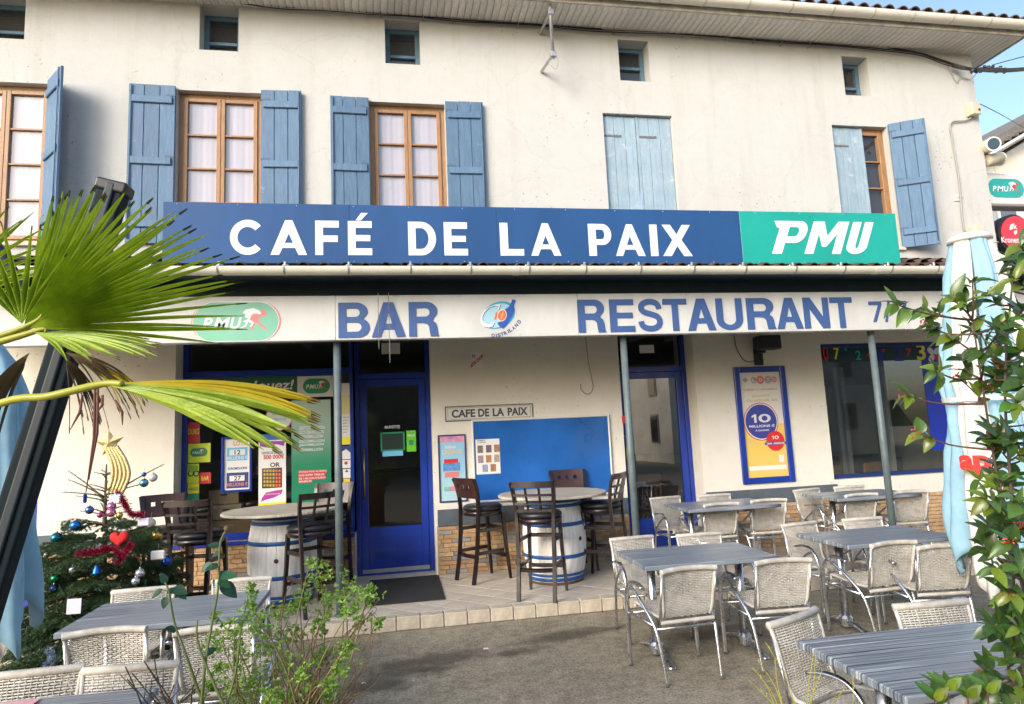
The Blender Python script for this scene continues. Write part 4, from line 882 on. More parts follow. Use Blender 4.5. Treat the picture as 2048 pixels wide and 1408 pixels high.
# ------------------------------------------------------------------ things on the plaster wall
YA = YW-.001
def wsheet(*a, **k): return sheet(*a, **k)
s = wsheet('licence_plaque', 'small white metal licence plaque with red diagonal band', 'plaque', 942, 705, 965, 736, YA, WHITEP, th=.004)
shape(s, [[tuple(atY(*q, YA).xz) for q in ((942,727),(965,708),(965,717),(942,736))]], YA-.005, RED, .001); text_px(s, 'IV', 944, 709, 951, 716, YA-.005, INK)
q = atY(953.5, 722, YA); text(s, 'LICENCE', q.x-.075, q.x+.075, q.z-.02, q.z+.02, YA-.0065, SIGNW, rot=.62)
NAVYW = mat('worn_navy_enamel', (.05,.055,.085), .4, var=.2); PLAQ = mat('worn_cream_enamel', (.66,.63,.55), .4, var=.1, vscale=20)
X0, X1, Z0, Z1 = rect(890, 812, 1066, 838, YA); s = thing('name_plaque', 'narrow enamel wall plaque with the cafe name above blue board', 'plaque', ((X0+X1)/2, YA, Z0))
MB().bbox(X0, X1, YA-.012, YA, Z0-.012, Z1+.012, .003).build('plate', NAVYW, s); MB().box(X0+.012, X1-.012, YA-.0135, YA-.0121, Z0, Z1).build('field', PLAQ, s)
shape(s, [[(X0+.03,Z0+.008),(X1-.03,Z0+.008),(X1-.03,Z1-.008),(X0+.03,Z1-.008)], [(X0+.034,Z0+.012),(X0+.034,Z1-.012),(X1-.034,Z1-.012),(X1-.034,Z0+.012)]], YA-.0136, NAVYW, .0008, 'border')
for w, a, b2 in (('CAFE',903,950),('DE',956,978),('LA',985,1008),('PAIX',1015,1055)): p, q_, _, _ = rect(a, 815, b2, 835, YA); text(s, w, p, q_, Z0+.03, Z1-.03, YA-.0136, NAVYW, .001, bold=.035)
BOARD = mat('blue_notice_board', (.012,.115,.42), .3, var=.25, vscale=1.6, coat=.25)
X0, X1, Z0, Z1 = rect(949, 838, 1219, 993, YA); s = thing('notice_board', 'large blue notice board in a white frame on the wall', 'board', ((X0+X1)/2, YA, Z0))
MB().box(X0, X1, YA-.02, YA, Z0, Z1).build('panel', BOARD, s); MB().bbox(X0-.025,X0,YA-.035,YA,Z0-.025,Z1+.025,.008).bbox(X1,X1+.025,YA-.035,YA,Z0-.025,Z1+.025,.008).bbox(X0,X1,YA-.034,YA,Z1,Z1+.025,.006).bbox(X0,X1,YA-.034,YA,Z0-.025,Z0,.006).build('frame', WHITE, s)
YM = YA-.0205
s = wsheet('menu_sheet', 'white menu sheet with eight small photos pinned on blue board', 'sheet', 952, 878, 1000, 948, YM, WHITEP)
PH = [mat('photo_%d' % i, c, .4, var=.5, vscale=60) for i, c in enumerate(((.22,.16,.13),(.16,.13,.15),(.42,.22,.12),(.36,.30,.34),(.50,.24,.10),(.48,.34,.28),(.34,.36,.52),(.40,.20,.12)))]
for i, (x, y) in enumerate(((955,891),(972,890),(988,889),(956,911),(972,910),(988,909),(965,929),(981,928))): card(s, x, y, x+11, y+15, YM-.0025, PH[i], .001, 'photo')
text_px(s, 'FORMULES', 955, 880, 970, 882.6, YM-.003, INK); text_px(s, 'du moment', 955, 884, 972, 886, YM-.003, INK)
a = rect(877, 869, 933, 1004, YA)
s = wsheet('gift_poster', 'narrow pink and blue poster lettered CADEAUX beside the door', 'poster', 877, 869, 933, 1004, YA, m_fade('gift_print', (.42,.62,.68), (.28,.55,.72), a[2], a[3]-.2), frame=mat('dark_violet_frame', (.05,.045,.13), .4), fw=.016, fth=.02)
card(s, 880, 872, 930, 884, YA-.0055, mat('rose_print', (.70,.28,.36), .4, var=.5, vscale=15, col2=(.36,.18,.42)), .001); text_px(s, 'CADEAUX', 884, 899, 924, 908, YA-.0055, mat('pale_gold_print', (.74,.55,.30), .4), bold=.03); text_px(s, 'Idées', 890, 890, 912, 897, YA-.0055, SIGNW)
for i, (x, y, w, h, c) in enumerate(((888,918,28,9,RED),(886,926,34,16,mat('photo_blue', (.12,.30,.62), .4, var=.5, vscale=40)),(890,944,28,10,CORAL),(888,974,10,8,MINT),(900,972,12,9,PINK),(912,974,8,8,PURP))): card(s, x, y, x+w, y+h, YA-.0055-.0012*i, c, .001)
a = rect(1475, 733, 1578, 966, YA)
s = wsheet('lottery_poster', 'tall blue framed lottery poster with gold lower half', 'poster', 1475, 733, 1578, 966, YA, mat('poster_cream', (.72,.69,.62), .35, var=.05), frame=BLUEPAINT, fw=.075, fth=.035)
Xa, Xb, Za, Zb = a[0]+.075, a[1]-.075, a[2]+.075, a[3]-.075; hx = lambda f: Xa+(Xb-Xa)*f; hz = lambda f: Zb-(Zb-Za)*f; yl = YA-.0045
def hcard(x0, x1, f0, f1, m, l=1): MB().box(hx(x0), hx(x1), yl-.0015*l, yl-.0015*(l-1)-.0003, hz(f1), hz(f0)).build('print', m, s)
def htext(t, x0, x1, f0, f1, m, l=1, **k): text(s, t, hx(x0), hx(x1), hz(f1), hz(f0), yl-.0015*(l-1)-.0003, m, **k)
hcard(.0, 1., .50, 1., mat('gold_poster_print', (.62,.42,.07), .35, var=.45, vscale=9, col2=(.70,.52,.18)))
W_ = (Xb-Xa)
for x, c, r_ in ((.36,GREY,.07),(.52,CORAL,.09),(.71,GREY,.085),(.86,CORAL,.065)): shape(s, [oval(hx(x), hz(.075), W_*r_*1.05, W_*r_*1.05, 24)], yl, c, .001, 'ball')
for t, x in (('L',.36),('O',.52),('T',.71),('O',.86)): htext(t, x-.04, x+.04, .06, .09, SIGNW, 2)
shape(s, [[(hx(.08),hz(.07)),(hx(.15),hz(.045)),(hx(.22),hz(.07)),(hx(.15),hz(.10))]], yl, GREY, .001, 'mark')
htext('SAMEDI 31 DÉCEMBRE', .08, .92, .155, .175, CORAL, bold=.02); htext('JACKPOT', .28, .72, .22, .245, mat('tan_print', (.52,.40,.20), .4)); htext('DU NOUVEL AN', .15, .88, .26, .285, mat('tan_print'))
cz = hz(.475); R_ = W_*.40
for r_, m_, l in ((R_*1.06, RED, 1), (R_*1.01, SIGNW, 2), (R_*.95, mat('indigo_print', (.05,.06,.30), .35), 3)): shape(s, [oval(hx(.44), cz, r_, r_)], yl-.002*l, m_, .0012, 'roundel')
grot_at(s, '1', hx(.20), hx(.36), hz(.485), hz(.405), yl-.0078, SIGNW); grot_at(s, '0', hx(.38), hx(.68), hz(.485), hz(.405), yl-.0078, SIGNW); htext('MILLIONS €', .14, .76, .505, .53, SIGNW, 6, bold=.03); htext('À GAGNER', .28, .62, .548, .567, SIGNW, 6, bold=.03)
shape(s, [oval(hx(.74), hz(.665), W_*.22, W_*.22)], yl-.0095, RED, .0012, 'roundel'); grot_at(s, '1', hx(.66), hx(.715), hz(.648), hz(.615), yl-.011, SIGNW); grot_at(s, '0', hx(.725), hx(.83), hz(.648), hz(.615), yl-.011, SIGNW); MB().box(hx(.48), hx(.99), yl-.0125, yl-.0112, hz(.70), hz(.675)).build('print', mat('indigo_print'), s); htext('20 000€', .52, .96, .679, .697, SIGNW, 10, bold=.03)
hcard(.80, .92, .80, .87, SIGNW, 2); hcard(.06, .96, .895, .935, WHITEP, 2)
# small red plate beside the right post
sheet('red_plate', 'tiny red plate on the wall beside the blue board', 'plate', 1244, 832, 1254, 846, YA, RED, th=.006)
# loudspeaker on a bracket under the canopy
q = atY(1533, 690, YW-.22); s = thing('wall_speaker', 'black loudspeaker on a wall bracket above the lottery poster', 'loudspeaker', (q.x, YW, q.z-.12))
MB().bbox(q.x-.14, q.x+.17, YW-.30, YW-.12, q.z-.06, q.z+.12, .012).build('cabinet', BLACK, s); MB().bbox(q.x-.07, q.x+.06, YW-.018, YW-.001, q.z-.24, q.z-.02, .004).bbox(q.x-.05, q.x+.04, YW-.13, YW-.018, q.z-.09, q.z-.055, .004).build('bracket', BLACK, s); MB().bbox(q.x-.12, q.x+.15, YW-.304, YW-.3005, q.z-.045, q.z+.105, .002).build('grille', mat('speaker_grille', (.02,.022,.026), .7, bump=.5, bscale=300), s)
def wire(name, label, pts, r=.006, m=None, cat='cable', n=6, group=None):
    pts = [Vector(p) for p in pts]; P = []
    for i in range(len(pts)-1):                            # Catmull-Rom
        a, b2, c, d = pts[max(i-1,0)], pts[i], pts[i+1], pts[min(i+2,len(pts)-1)]
        for k in range(n):
            t = k/n; P.append(.5*((2*b2)+(c-a)*t+(2*a-5*b2+4*c-d)*t*t+(3*b2-a-3*c+d)*t**3))
    P.append(pts[-1]); o = MB().tube(P, r, 6).build(name, m or CABLE, None, True); return tag(o, label, cat, group)
wire('hanging_wire', 'thin wire with a hooked end hanging on the cream wall', [atY(x, y, YW-.01) for x, y in ((1171,672),(1174,700),(1178,730),(1184,760),(1186,775),(1180,787),(1170,787),(1162,778),(1161,768))], .006, CABLE_G)
wire('speaker_wire', 'black wire looping down to the wall loudspeaker', [atY(x, y, YW-.012) for x, y in ((1468,670),(1473,695),(1485,717),(1500,724),(1520,715))], .005)
# digits pasted along the top of the right window
YV = YW+.128
band = sheet('window_band', 'translucent dark band at the top of the right window', 'banner', 1656, 690, 1850, 722, YV, mat('dark_teal_film', (.012,.04,.055), .3), th=.001)
DIG = [('0',1646,692,1656,722,RED),('7',1667,695,1679,719,YEL),('*',1688,696,1694,702,TEAL),('2',1711,701,1722,720,TEAL),('4',1733,703,1741,716,RED),('*',1763,697,1771,705,RED),('2',1788,692,1806,722,mat('deep_blue_print', (.01,.03,.35), .35)),('1',1756,700,1766,721,mat('deep_blue_print')),('7',1812,697,1823,712,RED),('3',1833,688,1851,720,YEL)]
for i, (ch, a, b2, c, d, m_) in enumerate(DIG): text_px(band, ch, a, b2, c, d, YV-.003, m_, name='digit')
fb = sheet('clover_banner', 'deep blue window banner with white clover by right window', 'banner', 1852, 690, 1900, 900, YV-.001, mat('deep_blue_print'), th=.001)
for dx, dz in ((-.05,.05),(.05,.05),(-.05,-.05)):
    q = atY(1868, 709, YV); shape(fb, [rot_oval(q.x+dx, q.z+dz, .062, .042, math.atan2(dz, dx), 20)], YV-.003, SIGNW, .001, 'leaf')
q = atY(1868, 709, YV); shape(fb, [rot_oval(q.x+.05, q.z-.05, .062, .042, -PI/4, 20)], YV-.003, RED, .001, 'leaf'); text_px(fb, 'FRANÇAISE', 1857, 724, 1888, 728, YV-.003, SIGNW); text_px(fb, 'DES JEUX', 1860, 730, 1886, 735, YV-.003, SIGNW)

# ================================================================== mast, cables, boxes, projecting signs
A0 = atY(1097, 25, YW-.42); A1 = atY(1106, 112, YW-.42)
s = thing('aerial_mast', 'grey steel aerial mast on two wall brackets under the eave', 'mast', (A1.x, YW, A1.z))
MB().tube([(A1.x,YW-.42,A1.z-.03),(A1.x-.005,YW-.42,Z_EAVE+1.6)], .024, 10).build('pole', STEEL, s, True)
for (x, y), zz in (((1080,66),A0.z-.02),((1083,143),A1.z)):
    q = atY(x, y, YW-.02); MB().tube([(q.x,YW-.005,q.z),(A1.x,YW-.42,zz+.02)], .022, 4).build('bracket', STEEL, s); MB().bbox(A1.x-.035,A1.x+.035,YW-.455,YW-.385,zz-.02,zz+.05,.004).build('clamp', STEEL, s)
wire('aerial_cable', 'thin grey cable looping under the aerial mast', [(A1.x+.02,YW-.42,A1.z+.1),(A1.x+.06,YW-.42,A1.z-.08),(A1.x+.03,YW-.4,A1.z-.16),(A1.x-.03,YW-.38,A1.z-.1)], .005, CABLE_G)
wx = lambda px, py, d=.03: atY(px, py, YW-d)
for j in range(3):
    pts = []
    for i, (x, y) in enumerate(((380,-14),(480,0),(560,11),(650,15),(740,22),(830,29),(920,36),(1000,42),(1085,47),(1180,55),(1290,59),(1348,62),(1440,70),(1560,80),(1650,84),(1760,94),(1840,105),(1885,120),(1925,133))):
        pts.append(wx(x, y+3*j+random.uniform(-1.5,1.5), .03+.012*j))
    wire('eave_cable', ('topmost', 'middle', 'lowest')[j]+' black cable of the bundle running under the eave', pts, (.012,.009,.007)[j], CABLE, group='cables under the eave')
me = MB().tube([(0,.03,.0),(0,-.04,.01),(0,-.055,-.02),(0,-.04,-.05),(0,.03,-.055)], .006, 5).mesh('cable_hook', CABLE_G)
hooks = thing('cable_hook_row', 'row of small grey hooks holding the cables under the eave', 'hooks', (3, YW, 6.9))
for x, y in ((690,19),(760,24),(846,30),(905,35),(1035,45),(1225,58),(1400,66),(1450,71),(1505,77),(1560,83),(1615,86)): place('hook', me, hooks, wx(x, y+2, .02), world=True)
for nm, a, b2 in (('left end of the eave cables', (1205,56), (1315,61)), ('right end of the eave cables', (1675,84), (1756,92))): tag(MB().tube([wx(*a,.05), wx(*b2,.05)], .019, 8).build('cable_sleeve', mat('pale_grey_pvc', (.55,.55,.52), .5), None, True), 'pale grey plastic sleeve near the '+nm, 'conduit')
for j in range(3): wire('street_cable', ('upper', 'middle', 'lower')[j]+' black overhead cable leaving the house corner to the right', [wx(1905,128+3*j,.08), wx(1945,137+2*j,.3), atY(1990,138+j*3,YW-1.2), atY(2048,137+j*2,YW-2.2), atY(2300,110,YW-5)], .016-.003*j, group='overhead cables at the corner')
me = MB().bbox(-.03,.03,-.02,.02,-.03,.03,.006).mesh('clamp', BLACK); cl = thing('cable_clamps', 'cluster of black clamps on the overhead cables', 'clamps', atY(1985,140,YW-1.1))
for i in range(9): place('clamp', me, cl, atY(1945+i*8, 139+random.uniform(-5,4), YW-.35-i*.1), (random.random(),random.random(),random.random()), world=True)
wire('sky_wire', 'thin wire running up right from the corner clamps', [atY(1985,130,YW-1.1), atY(2048,113,YW-1.5), atY(2300,50,YW-3)], .006)
wire('sky_wire', 'thin wire sloping down to the neighbouring roof', [wx(1946,190,.0)+Vector((.02,.1,0)), atY(2000,228,11), atY(2048,256,15)], .008)
wire('earth_wire', 'loop of grey wire below the corner cables', [wx(1893,125), wx(1905,150), wx(1914,164), wx(1920,155), wx(1942,158), wx(1955,143,.2)], .006, CABLE_G)
for nm, (x, y), rr in (('upper', (1947,219), (17,22)), ('lower', (1953,464), (17,22))):
    q = atY(x, y, YW-.06); s = thing('junction_box', nm+' beige junction box at the right wall corner', 'junction box', (q.x, YW, q.z-.08), group='junction boxes')
    MB().bbox(q.x-.085, q.x+.075, YW-.12, YW-.001, q.z-.10, q.z+.09, .012).build('body', BEIGEBOX, s); MB().tube([(q.x+.03,YW-.12,q.z-.03),(q.x+.03,YW-.135,q.z-.03)], .018, 10).build('knob', mat('rust_brown', (.25,.08,.03), .6), s)
wire('wall_cable', 'grey cable running down the wall between the two junction boxes', [wx(1948,233), wx(1930,241), wx(1906,243), wx(1900,254), wx(1904,275), wx(1908,300), wx(1914,335), wx(1920,380), wx(1924,430), wx(1930,462), wx(1945,468)], .012, CABLE_G)
wire('wall_cable', 'grey cable from the lower junction box to the red disc sign', [wx(1955,475), wx(1970,483), wx(1985,485,.1), atY(1996,484,YW-.3)], .009, CABLE_G)
me = MB().bbox(-.05,.05,-.012,0,-.035,.035,.004).mesh('plate', PLASTER)
for i, (x, y) in enumerate(((1921,388),(1917,395))): tag(MB().bbox(*[wx(x,y).x-.06, wx(x,y).x+.06, YW-.014, YW-.002, wx(x,y).z-.05, wx(x,y).z+.0, .004]).build('fixing_plate', mat('pale_grey_pvc')), ('upper' if i == 0 else 'lower')+' small pale fixing plate on the wall cable', 'plate')
# floodlights at the corner
def flood(px, py, pxe, pye, r, label, face):
    a = atY(px, py, YW+.06); b2 = atY(pxe, pye, YW-.15 if face else YW+.05); s = thing('floodlight', label, 'floodlight', a)
    d = (b2-a).normalized(); MB().tube([a, a+d*.02, b2], [r*.9, r, r], 18).build('housing', BEIGEBOX, s, True); MB().tube([b2, b2+d*.015], r*1.08, 18).build('rim', WHITE, s); MB().tube([b2+d*.0152, b2+d*.018], r*.85, 18).build('lens', mat('dark_lens', (.05,.09,.12), .1), s)
    MB().tube([a, Vector((XR-.02, YW+.1, a.z))], .02, 6).build('arm', STEEL, s)
flood(1968, 296, 1986, 288, .10, 'upper beige floodlight showing its dark lens at the corner', True); flood(1972, 321, 2000, 318, .095, 'lower beige floodlight pointing right at the corner', False)
# projecting light box and disc sign
def m_lit(): return WHITE
q0 = rect(1971, 346, 2066, 411, YW+.2); s = thing('lightbox_sign', 'white box sign with teal horse badge beyond the wall corner', 'sign', (q0[0], YW+.2, q0[2]))
MB().bbox(q0[0], q0[1], YW+.2, YW+.38, q0[2], q0[3], .03).build('box', WHITE, s); badge(s, *rect(1976, 358, 2047, 395, YW+.2), YW+.198, mat('badge_teal', (.02,.33,.29), .35), ring=False); MB().bbox(XR+.001, q0[0]+.06, YW+.27, YW+.31, q0[2]+.1, q0[2]+.16).build('bracket', STEEL, s); MB().bbox(q0[0]+.02, q0[1], YW+.21, YW+.37, q0[2]-.03, q0[2]-.001).build('rail', mat('dark_brown_metal', (.06,.04,.035), .5), s)
q = atY(2031, 468, YW+.1); r_ = atY(2031, 433, YW+.1).z-q.z; s = thing('disc_sign', 'round red brewery sign with black rim beyond the wall corner', 'sign', (q.x, YW+.1, q.z-r_))
def disc(cx, cz, r, y0, y1, n=40):
    mb = MB(); mb.prism(oval(cx, cz, r, r, n), y0, y1); return mb
disc(q.x, q.z, r_*1.12, YW+.1, YW+.24).build('rim', BLACK, s); disc(q.x+.02, q.z, r_, YW+.085, YW+.0995).build('face', mat('brewery_red', (.60,.035,.055), .3), s)
text_px(s, 'Kronenbourg', 2003, 474, 2066, 489, YW+.084, SIGNW, bold=.02)
shape(s, [[tuple(atY(*p_, YW+.084).xz) for p_ in ((2020,450),(2026,447),(2026,458),(2019,460))]], YW+.084, SIGNW, .001, 'crest'); text_px(s, 'k', 2027, 447, 2034, 458, YW+.084, SIGNW, bold=.02); shape(s, [[tuple(atY(*p_, YW+.084).xz) for p_ in ((2028,462),(2034,461),(2034,466),(2031,470),(2028,467))]], YW+.084, SIGNW, .001, 'crest')
MB().bbox(XR+.001, q.x-r_*.9, YW+.14, YW+.18, q.z-.02, q.z+.02).build('bracket', STEEL, s)
# ================================================================== furniture
def smooth_path(pts, n=6):
    pts = [Vector(p) for p in pts]; P = []
    for i in range(len(pts)-1):
        a, b, c, d = pts[max(i-1,0)], pts[i], pts[i+1], pts[min(i+2,len(pts)-1)]
        for k in range(n):
            t = k/n; P.append(.5*((2*b)+(c-a)*t+(2*a-5*b+4*c-d)*t*t+(3*b-a-3*c+d)*t**3))
    P.append(pts[-1]); return P
RATTAN = per_object(mat('pale_rattan', (.50,.48,.44), .7, var=.4, vscale=14, bump=.15, bscale=120, col2=(.38,.35,.29)), .07)
def weave(prof, halfw, curve, rows_sp=.0115, cols=17, amp=.0032, orn=None):
    """strands woven across a swept sheet: prof = list of (y,z) down the sheet, halfw(t) half width, curve(t) sag of the middle"""
    P = smooth_path([(0, y, z) for y, z in prof], 10); L = [0]
    for a, b in zip(P[:-1], P[1:]): L.append(L[-1]+(b-a).length)
    T = L[-1]
    def at(s):
        s = max(0, min(T, s))
        for i in range(len(L)-1):
            if s <= L[i+1]: break
        f = (s-L[i])/max(1e-9, L[i+1]-L[i]); p = P[i].lerp(P[i+1], f); t = (P[i+1]-P[i]).normalized(); return p, Vector((0, t.z, -t.y))
    def S(u, s):
        p, n = at(s); t = s/T; return p+Vector((u*halfw(t), 0, 0))+n*(curve(t)*(1-u*u)), n
    mb = MB(); nr = int(T/rows_sp)
    for r in range(nr+1):
        s = T*r/nr; v = []
        m = cols*2
        for k in range(m+1):
            u = -1+2*k/m; a = amp*math.cos(PI*k/2+PI*(r % 2)) if True else 0
            if orn and orn(u, s/T): a *= 2.2
            p, n = S(u, s); v.append((p+n*a, n))
        b = len(mb.v); h, w = .0019, rows_sp*.40
        t = at(s)[1]; tv = Vector((0, -t.z, t.y))
        for p, n in v: mb.v += [tuple(p+n*h), tuple(p+tv*w), tuple(p-n*h), tuple(p-tv*w)]
        for k in range(m):
            for q in range(4): a = b+k*4+q; c = b+k*4+(q+1) % 4; mb.f.append((a, c, c+4, a+4))
    for c in range(cols+1):
        u = -1+2*c/cols; mb.tube([S(u*.99, T*k/18)[0] for k in range(19)], .0026, 4, cap=False)
    return mb, S, T
def wrapped(pts, r, turns):
    n = turns*2; pts = smooth_path(pts, max(2, n//max(1, len(pts)-1))); return MB().tube(pts, [r*(1.08 if i % 2 else .90) for i in range(len(pts))], 9)
def make_chair():
    t = thing('rattan_chair', 'x', 'chair')
    back = [(-.175,.425),(-.205,.47),(-.222,.55),(-.24,.65),(-.262,.735)]
    hwb = lambda q: .178+.022*q; cv = lambda q: -.03*math.sin(min(1, q*1.3)*PI/2)
    mb, S, T = weave(back, hwb, lambda q: -cv(q), orn=lambda u, q: abs(u)*.55+abs(q-.62)*1.6 < .28)
    b = tag(mb.build('backrest', RATTAN, t, True, world=False), kind='stuff')
    wrapped([S(u, T)[0]+Vector((0,-.006,.008)) for u in (-1.04,-.7,-.35,0,.35,.7,1.04)], .019, 34).build('top_roll', RATTAN, t, True, world=False)
    for sx in (-1, 1): wrapped([S(sx, T*k/8)[0] for k in range(9)], .011, 36).build('side_rim', RATTAN, t, True, world=False)
    seat = [(.215,.405),(.235,.425),(.215,.442),(.12,.436),(0,.425),(-.10,.42),(-.175,.425)]
    mb, S2, T2 = weave(seat, lambda q: .205-.025*q, lambda q: 0, rows_sp=.013)
    tag(mb.build('seat', RATTAN, t, True, world=False), kind='stuff')
    for sx in (-1, 1): wrapped([S2(sx, T2*k/8)[0] for k in range(9)], .011, 36).build('seat_rim', RATTAN, t, True, world=False)
    wrapped([(-.20,-.19,.395),(0,-.19,.395),(.20,-.19,.395)], .014, 34).build('rear_roll', RATTAN, t, True, world=False)
    for sx in (-1, 1):
        P = smooth_path([(sx*.272,.215,0),(sx*.272,.222,.2),(sx*.272,.222,.42),(sx*.27,.20,.535),(sx*.266,.13,.605),(sx*.262,.04,.618),(sx*.258,-.05,.60)], 6)
        MB().tube(P, [.013]*24+[.013+.003*min(1,i/5) for i in range(len(P)-24)], 8, flat=(.72,1.25), up=(0,1,0)).build('arm_leg', ALU, t, True, world=False)
        P = smooth_path([(sx*.267,.165,.585),(sx*.262,.08,.55),(sx*.245,-.05,.46),(sx*.225,-.145,.36),(sx*.212,-.19,.22),(sx*.20,-.235,0)], 6)
        MB().tube(P, .0115, 8).build('rear_leg', ALU, t, True, world=False)
        MB().tube([(sx*.262,.205,.385),(sx*.225,-.14,.365)], .010, 8).build('side_rail', ALU, t, True, world=False)
        MB().tube([(sx*.205,-.185,.37),(sx*.20,-.215,.52),(sx*.20,-.255,.70)], .009, 6).build('back_tube', ALU, t, True, world=False)
    MB().tube([(-.222,-.15,.345),(.222,-.15,.345)], .0105, 8).build('rear_rail', ALU, t, True, world=False)
    MB().tube([(-.268,.208,.372),(.268,.208,.372)], .0105, 8).build('front_rail', ALU, t, True, world=False)
    return t
chair0 = make_chair(); CH_N = 0
def chair(rim_px, rim_py, floor, rot, label, grp):
    """placed by where the middle of the top roll shows; rot 0 = facing away from the camera side (+Y)"""
    global CH_N
    q = atZ(rim_px, rim_py, floor+.752); c = chair0 if CH_N == 0 else copy_tree(chair0); CH_N += 1
    a = math.radians(rot); off = Vector((0, -.262, 0)); off.rotate(Euler((0, 0, a)))
    c.location = (q.x-off.x, q.y-off.y, floor); c.rotation_euler = (0, 0, a); c['label'] = label; c['group'] = grp; return c
# table -------------------------------------------------------------------
def m_table():
    m = bpy.data.materials.new('striped_laminate'); m.use_nodes = True; N = m.node_tree.nodes; L = m.node_tree.links; b = N['Principled BSDF']
    tc = N.new('ShaderNodeTexCoord'); mp = N.new('ShaderNodeMapping'); mp.inputs['Scale'].default_value = (.6, 75, .0); L.new(tc.outputs['Object'], mp.inputs[0])
    n = N.new('ShaderNodeTexNoise'); n.inputs['Scale'].default_value = 1; n.inputs['Detail'].default_value = 3; n.inputs['Roughness'].default_value = .7; L.new(mp.outputs[0], n.inputs['Vector'])
    r = N.new('ShaderNodeValToRGB'); e = r.color_ramp.elements; e[0].position = .37; e[0].color = (.035,.05,.075,1); e[1].position = .63; e[1].color = (.60,.62,.63,1)
    for p_, c_ in ((.44,(.11,.14,.175,1)),(.50,(.26,.29,.32,1)),(.57,(.17,.20,.235,1))): q = e.new(p_); q.color = c_
    L.new(n.outputs['Fac'], r.inputs[0]); L.new(r.outputs[0], b.inputs['Base Color']); b.inputs['Roughness'].default_value = .3; b.inputs['Specular IOR Level'].default_value = .6
    n2 = N.new('ShaderNodeTexNoise'); n2.inputs['Scale'].default_value = 5; n2.inputs['Detail'].default_value = 6; L.new(tc.outputs['Object'], n2.inputs['Vector']); mr = N.new('ShaderNodeMapRange'); mr.inputs['To Min'].default_value = .18; mr.inputs['To Max'].default_value = .5; L.new(n2.outputs['Fac'], mr.inputs[0]); L.new(mr.outputs[0], b.inputs['Roughness'])
    bp = N.new('ShaderNodeBump'); bp.inputs['Strength'].default_value = .12; bp.inputs['Distance'].default_value = .003; L.new(n.outputs['Fac'], bp.inputs['Height']); L.new(bp.outputs[0], b.inputs['Normal']); return m
LAM = m_table()
def make_table():
    t = thing('terrace_table', 'x', 'table')
    w, d, h = 1.04, .67, .73
    MB().bbox(-w/2, w/2, -d/2, d/2, h-.034, h, .005).build('table_top', LAM, t, world=False)
    for sx in (-1, 1):
        MB().tube([(sx*.36,0,.05),(sx*.36,0,h-.05)], .032, 14, flat=(1,1)).build('column', ALU, t, True, world=False)
        f = MB()
        for sy in (-1, 1): f.tube(smooth_path([(sx*.36,0,.075),(sx*.36,sy*.12,.06),(sx*.36,sy*.27,.018),(sx*.36,sy*.315,.014)], 4), [.034]*5+[.03]*5+[.024]*2+[.014], 8, flat=(.45,1.))
        f.lathe([(.055,.03),(.055,.09),(.04,.11)], 16, (sx*.36,0,0)); f.build('foot', ALU, t, False, world=False)
        MB().bbox(sx*.36-.03, sx*.36+.03, -.25, .25, h-.05, h-.035, .003).build('top_plate', BLACK, t, world=False)
    MB().bbox(-.36, .36, -.018, .018, h-.10, h-.055, .004).build('stretcher', ALU, t, world=False)
    return t
tab0 = make_table(); TB_N = 0
def table(x, y, floor, label, rot=0):
    global TB_N
    c = tab0 if TB_N == 0 else copy_tree(tab0); TB_N += 1
    c.location = (x, y, floor); c.rotation_euler = (0, 0, math.radians(rot)); c['label'] = label; c['group'] = 'striped terrace tables'; return c
def tc(floor, *px): ps = [atZ(x, y, floor+.73) for x, y in px]; return sum((p.x for p in ps))/len(ps), sum((p.y for p in ps))/len(ps)
x, y = tc(0, (1231,1099),(1476,1084),(1558,1114),(1291,1135)); table(x, y, 0, 'grey striped table in the middle row nearest the barrel table', -1); T3 = (x, y)
a = atZ(1592, 1281, .73); table(a.x+.52, a.y-.335, 0, 'grey striped table nearest the camera at lower right', -1); T5 = (a.x+.52, a.y-.335)
a = atZ(1589, 1067, .73); table(a.x+.535, a.y-.33, 0, 'grey striped table in the middle row beside the closed parasol', 1); T4 = (a.x+.535, a.y-.33)
a = atZ(1328, 1008, STEP+.73); table(a.x+.53, a.y-.31, STEP, 'grey striped table on the step in front of the right door', -1); T1 = (a.x+.53, a.y-.31)
a = atZ(1603, 988, STEP+.73); table(a.x+.53, a.y-.32, STEP, 'grey striped table on the step before the right window', -1); T2 = (a.x+.53, a.y-.32)
x, y = tc(0, (120,1265),(185,1212),(530,1180),(525,1225)); table(x, y, 0, 'grey striped table at lower left behind the green shrub', 1); T6 = (x, y)
a = atZ(315, 1376, .73); table(a.x-.53, a.y-.30, 0, 'grey striped table cut by the bottom left corner', -2); T7 = (a.x-.53, a.y-.30)
G = 'rattan terrace chairs'
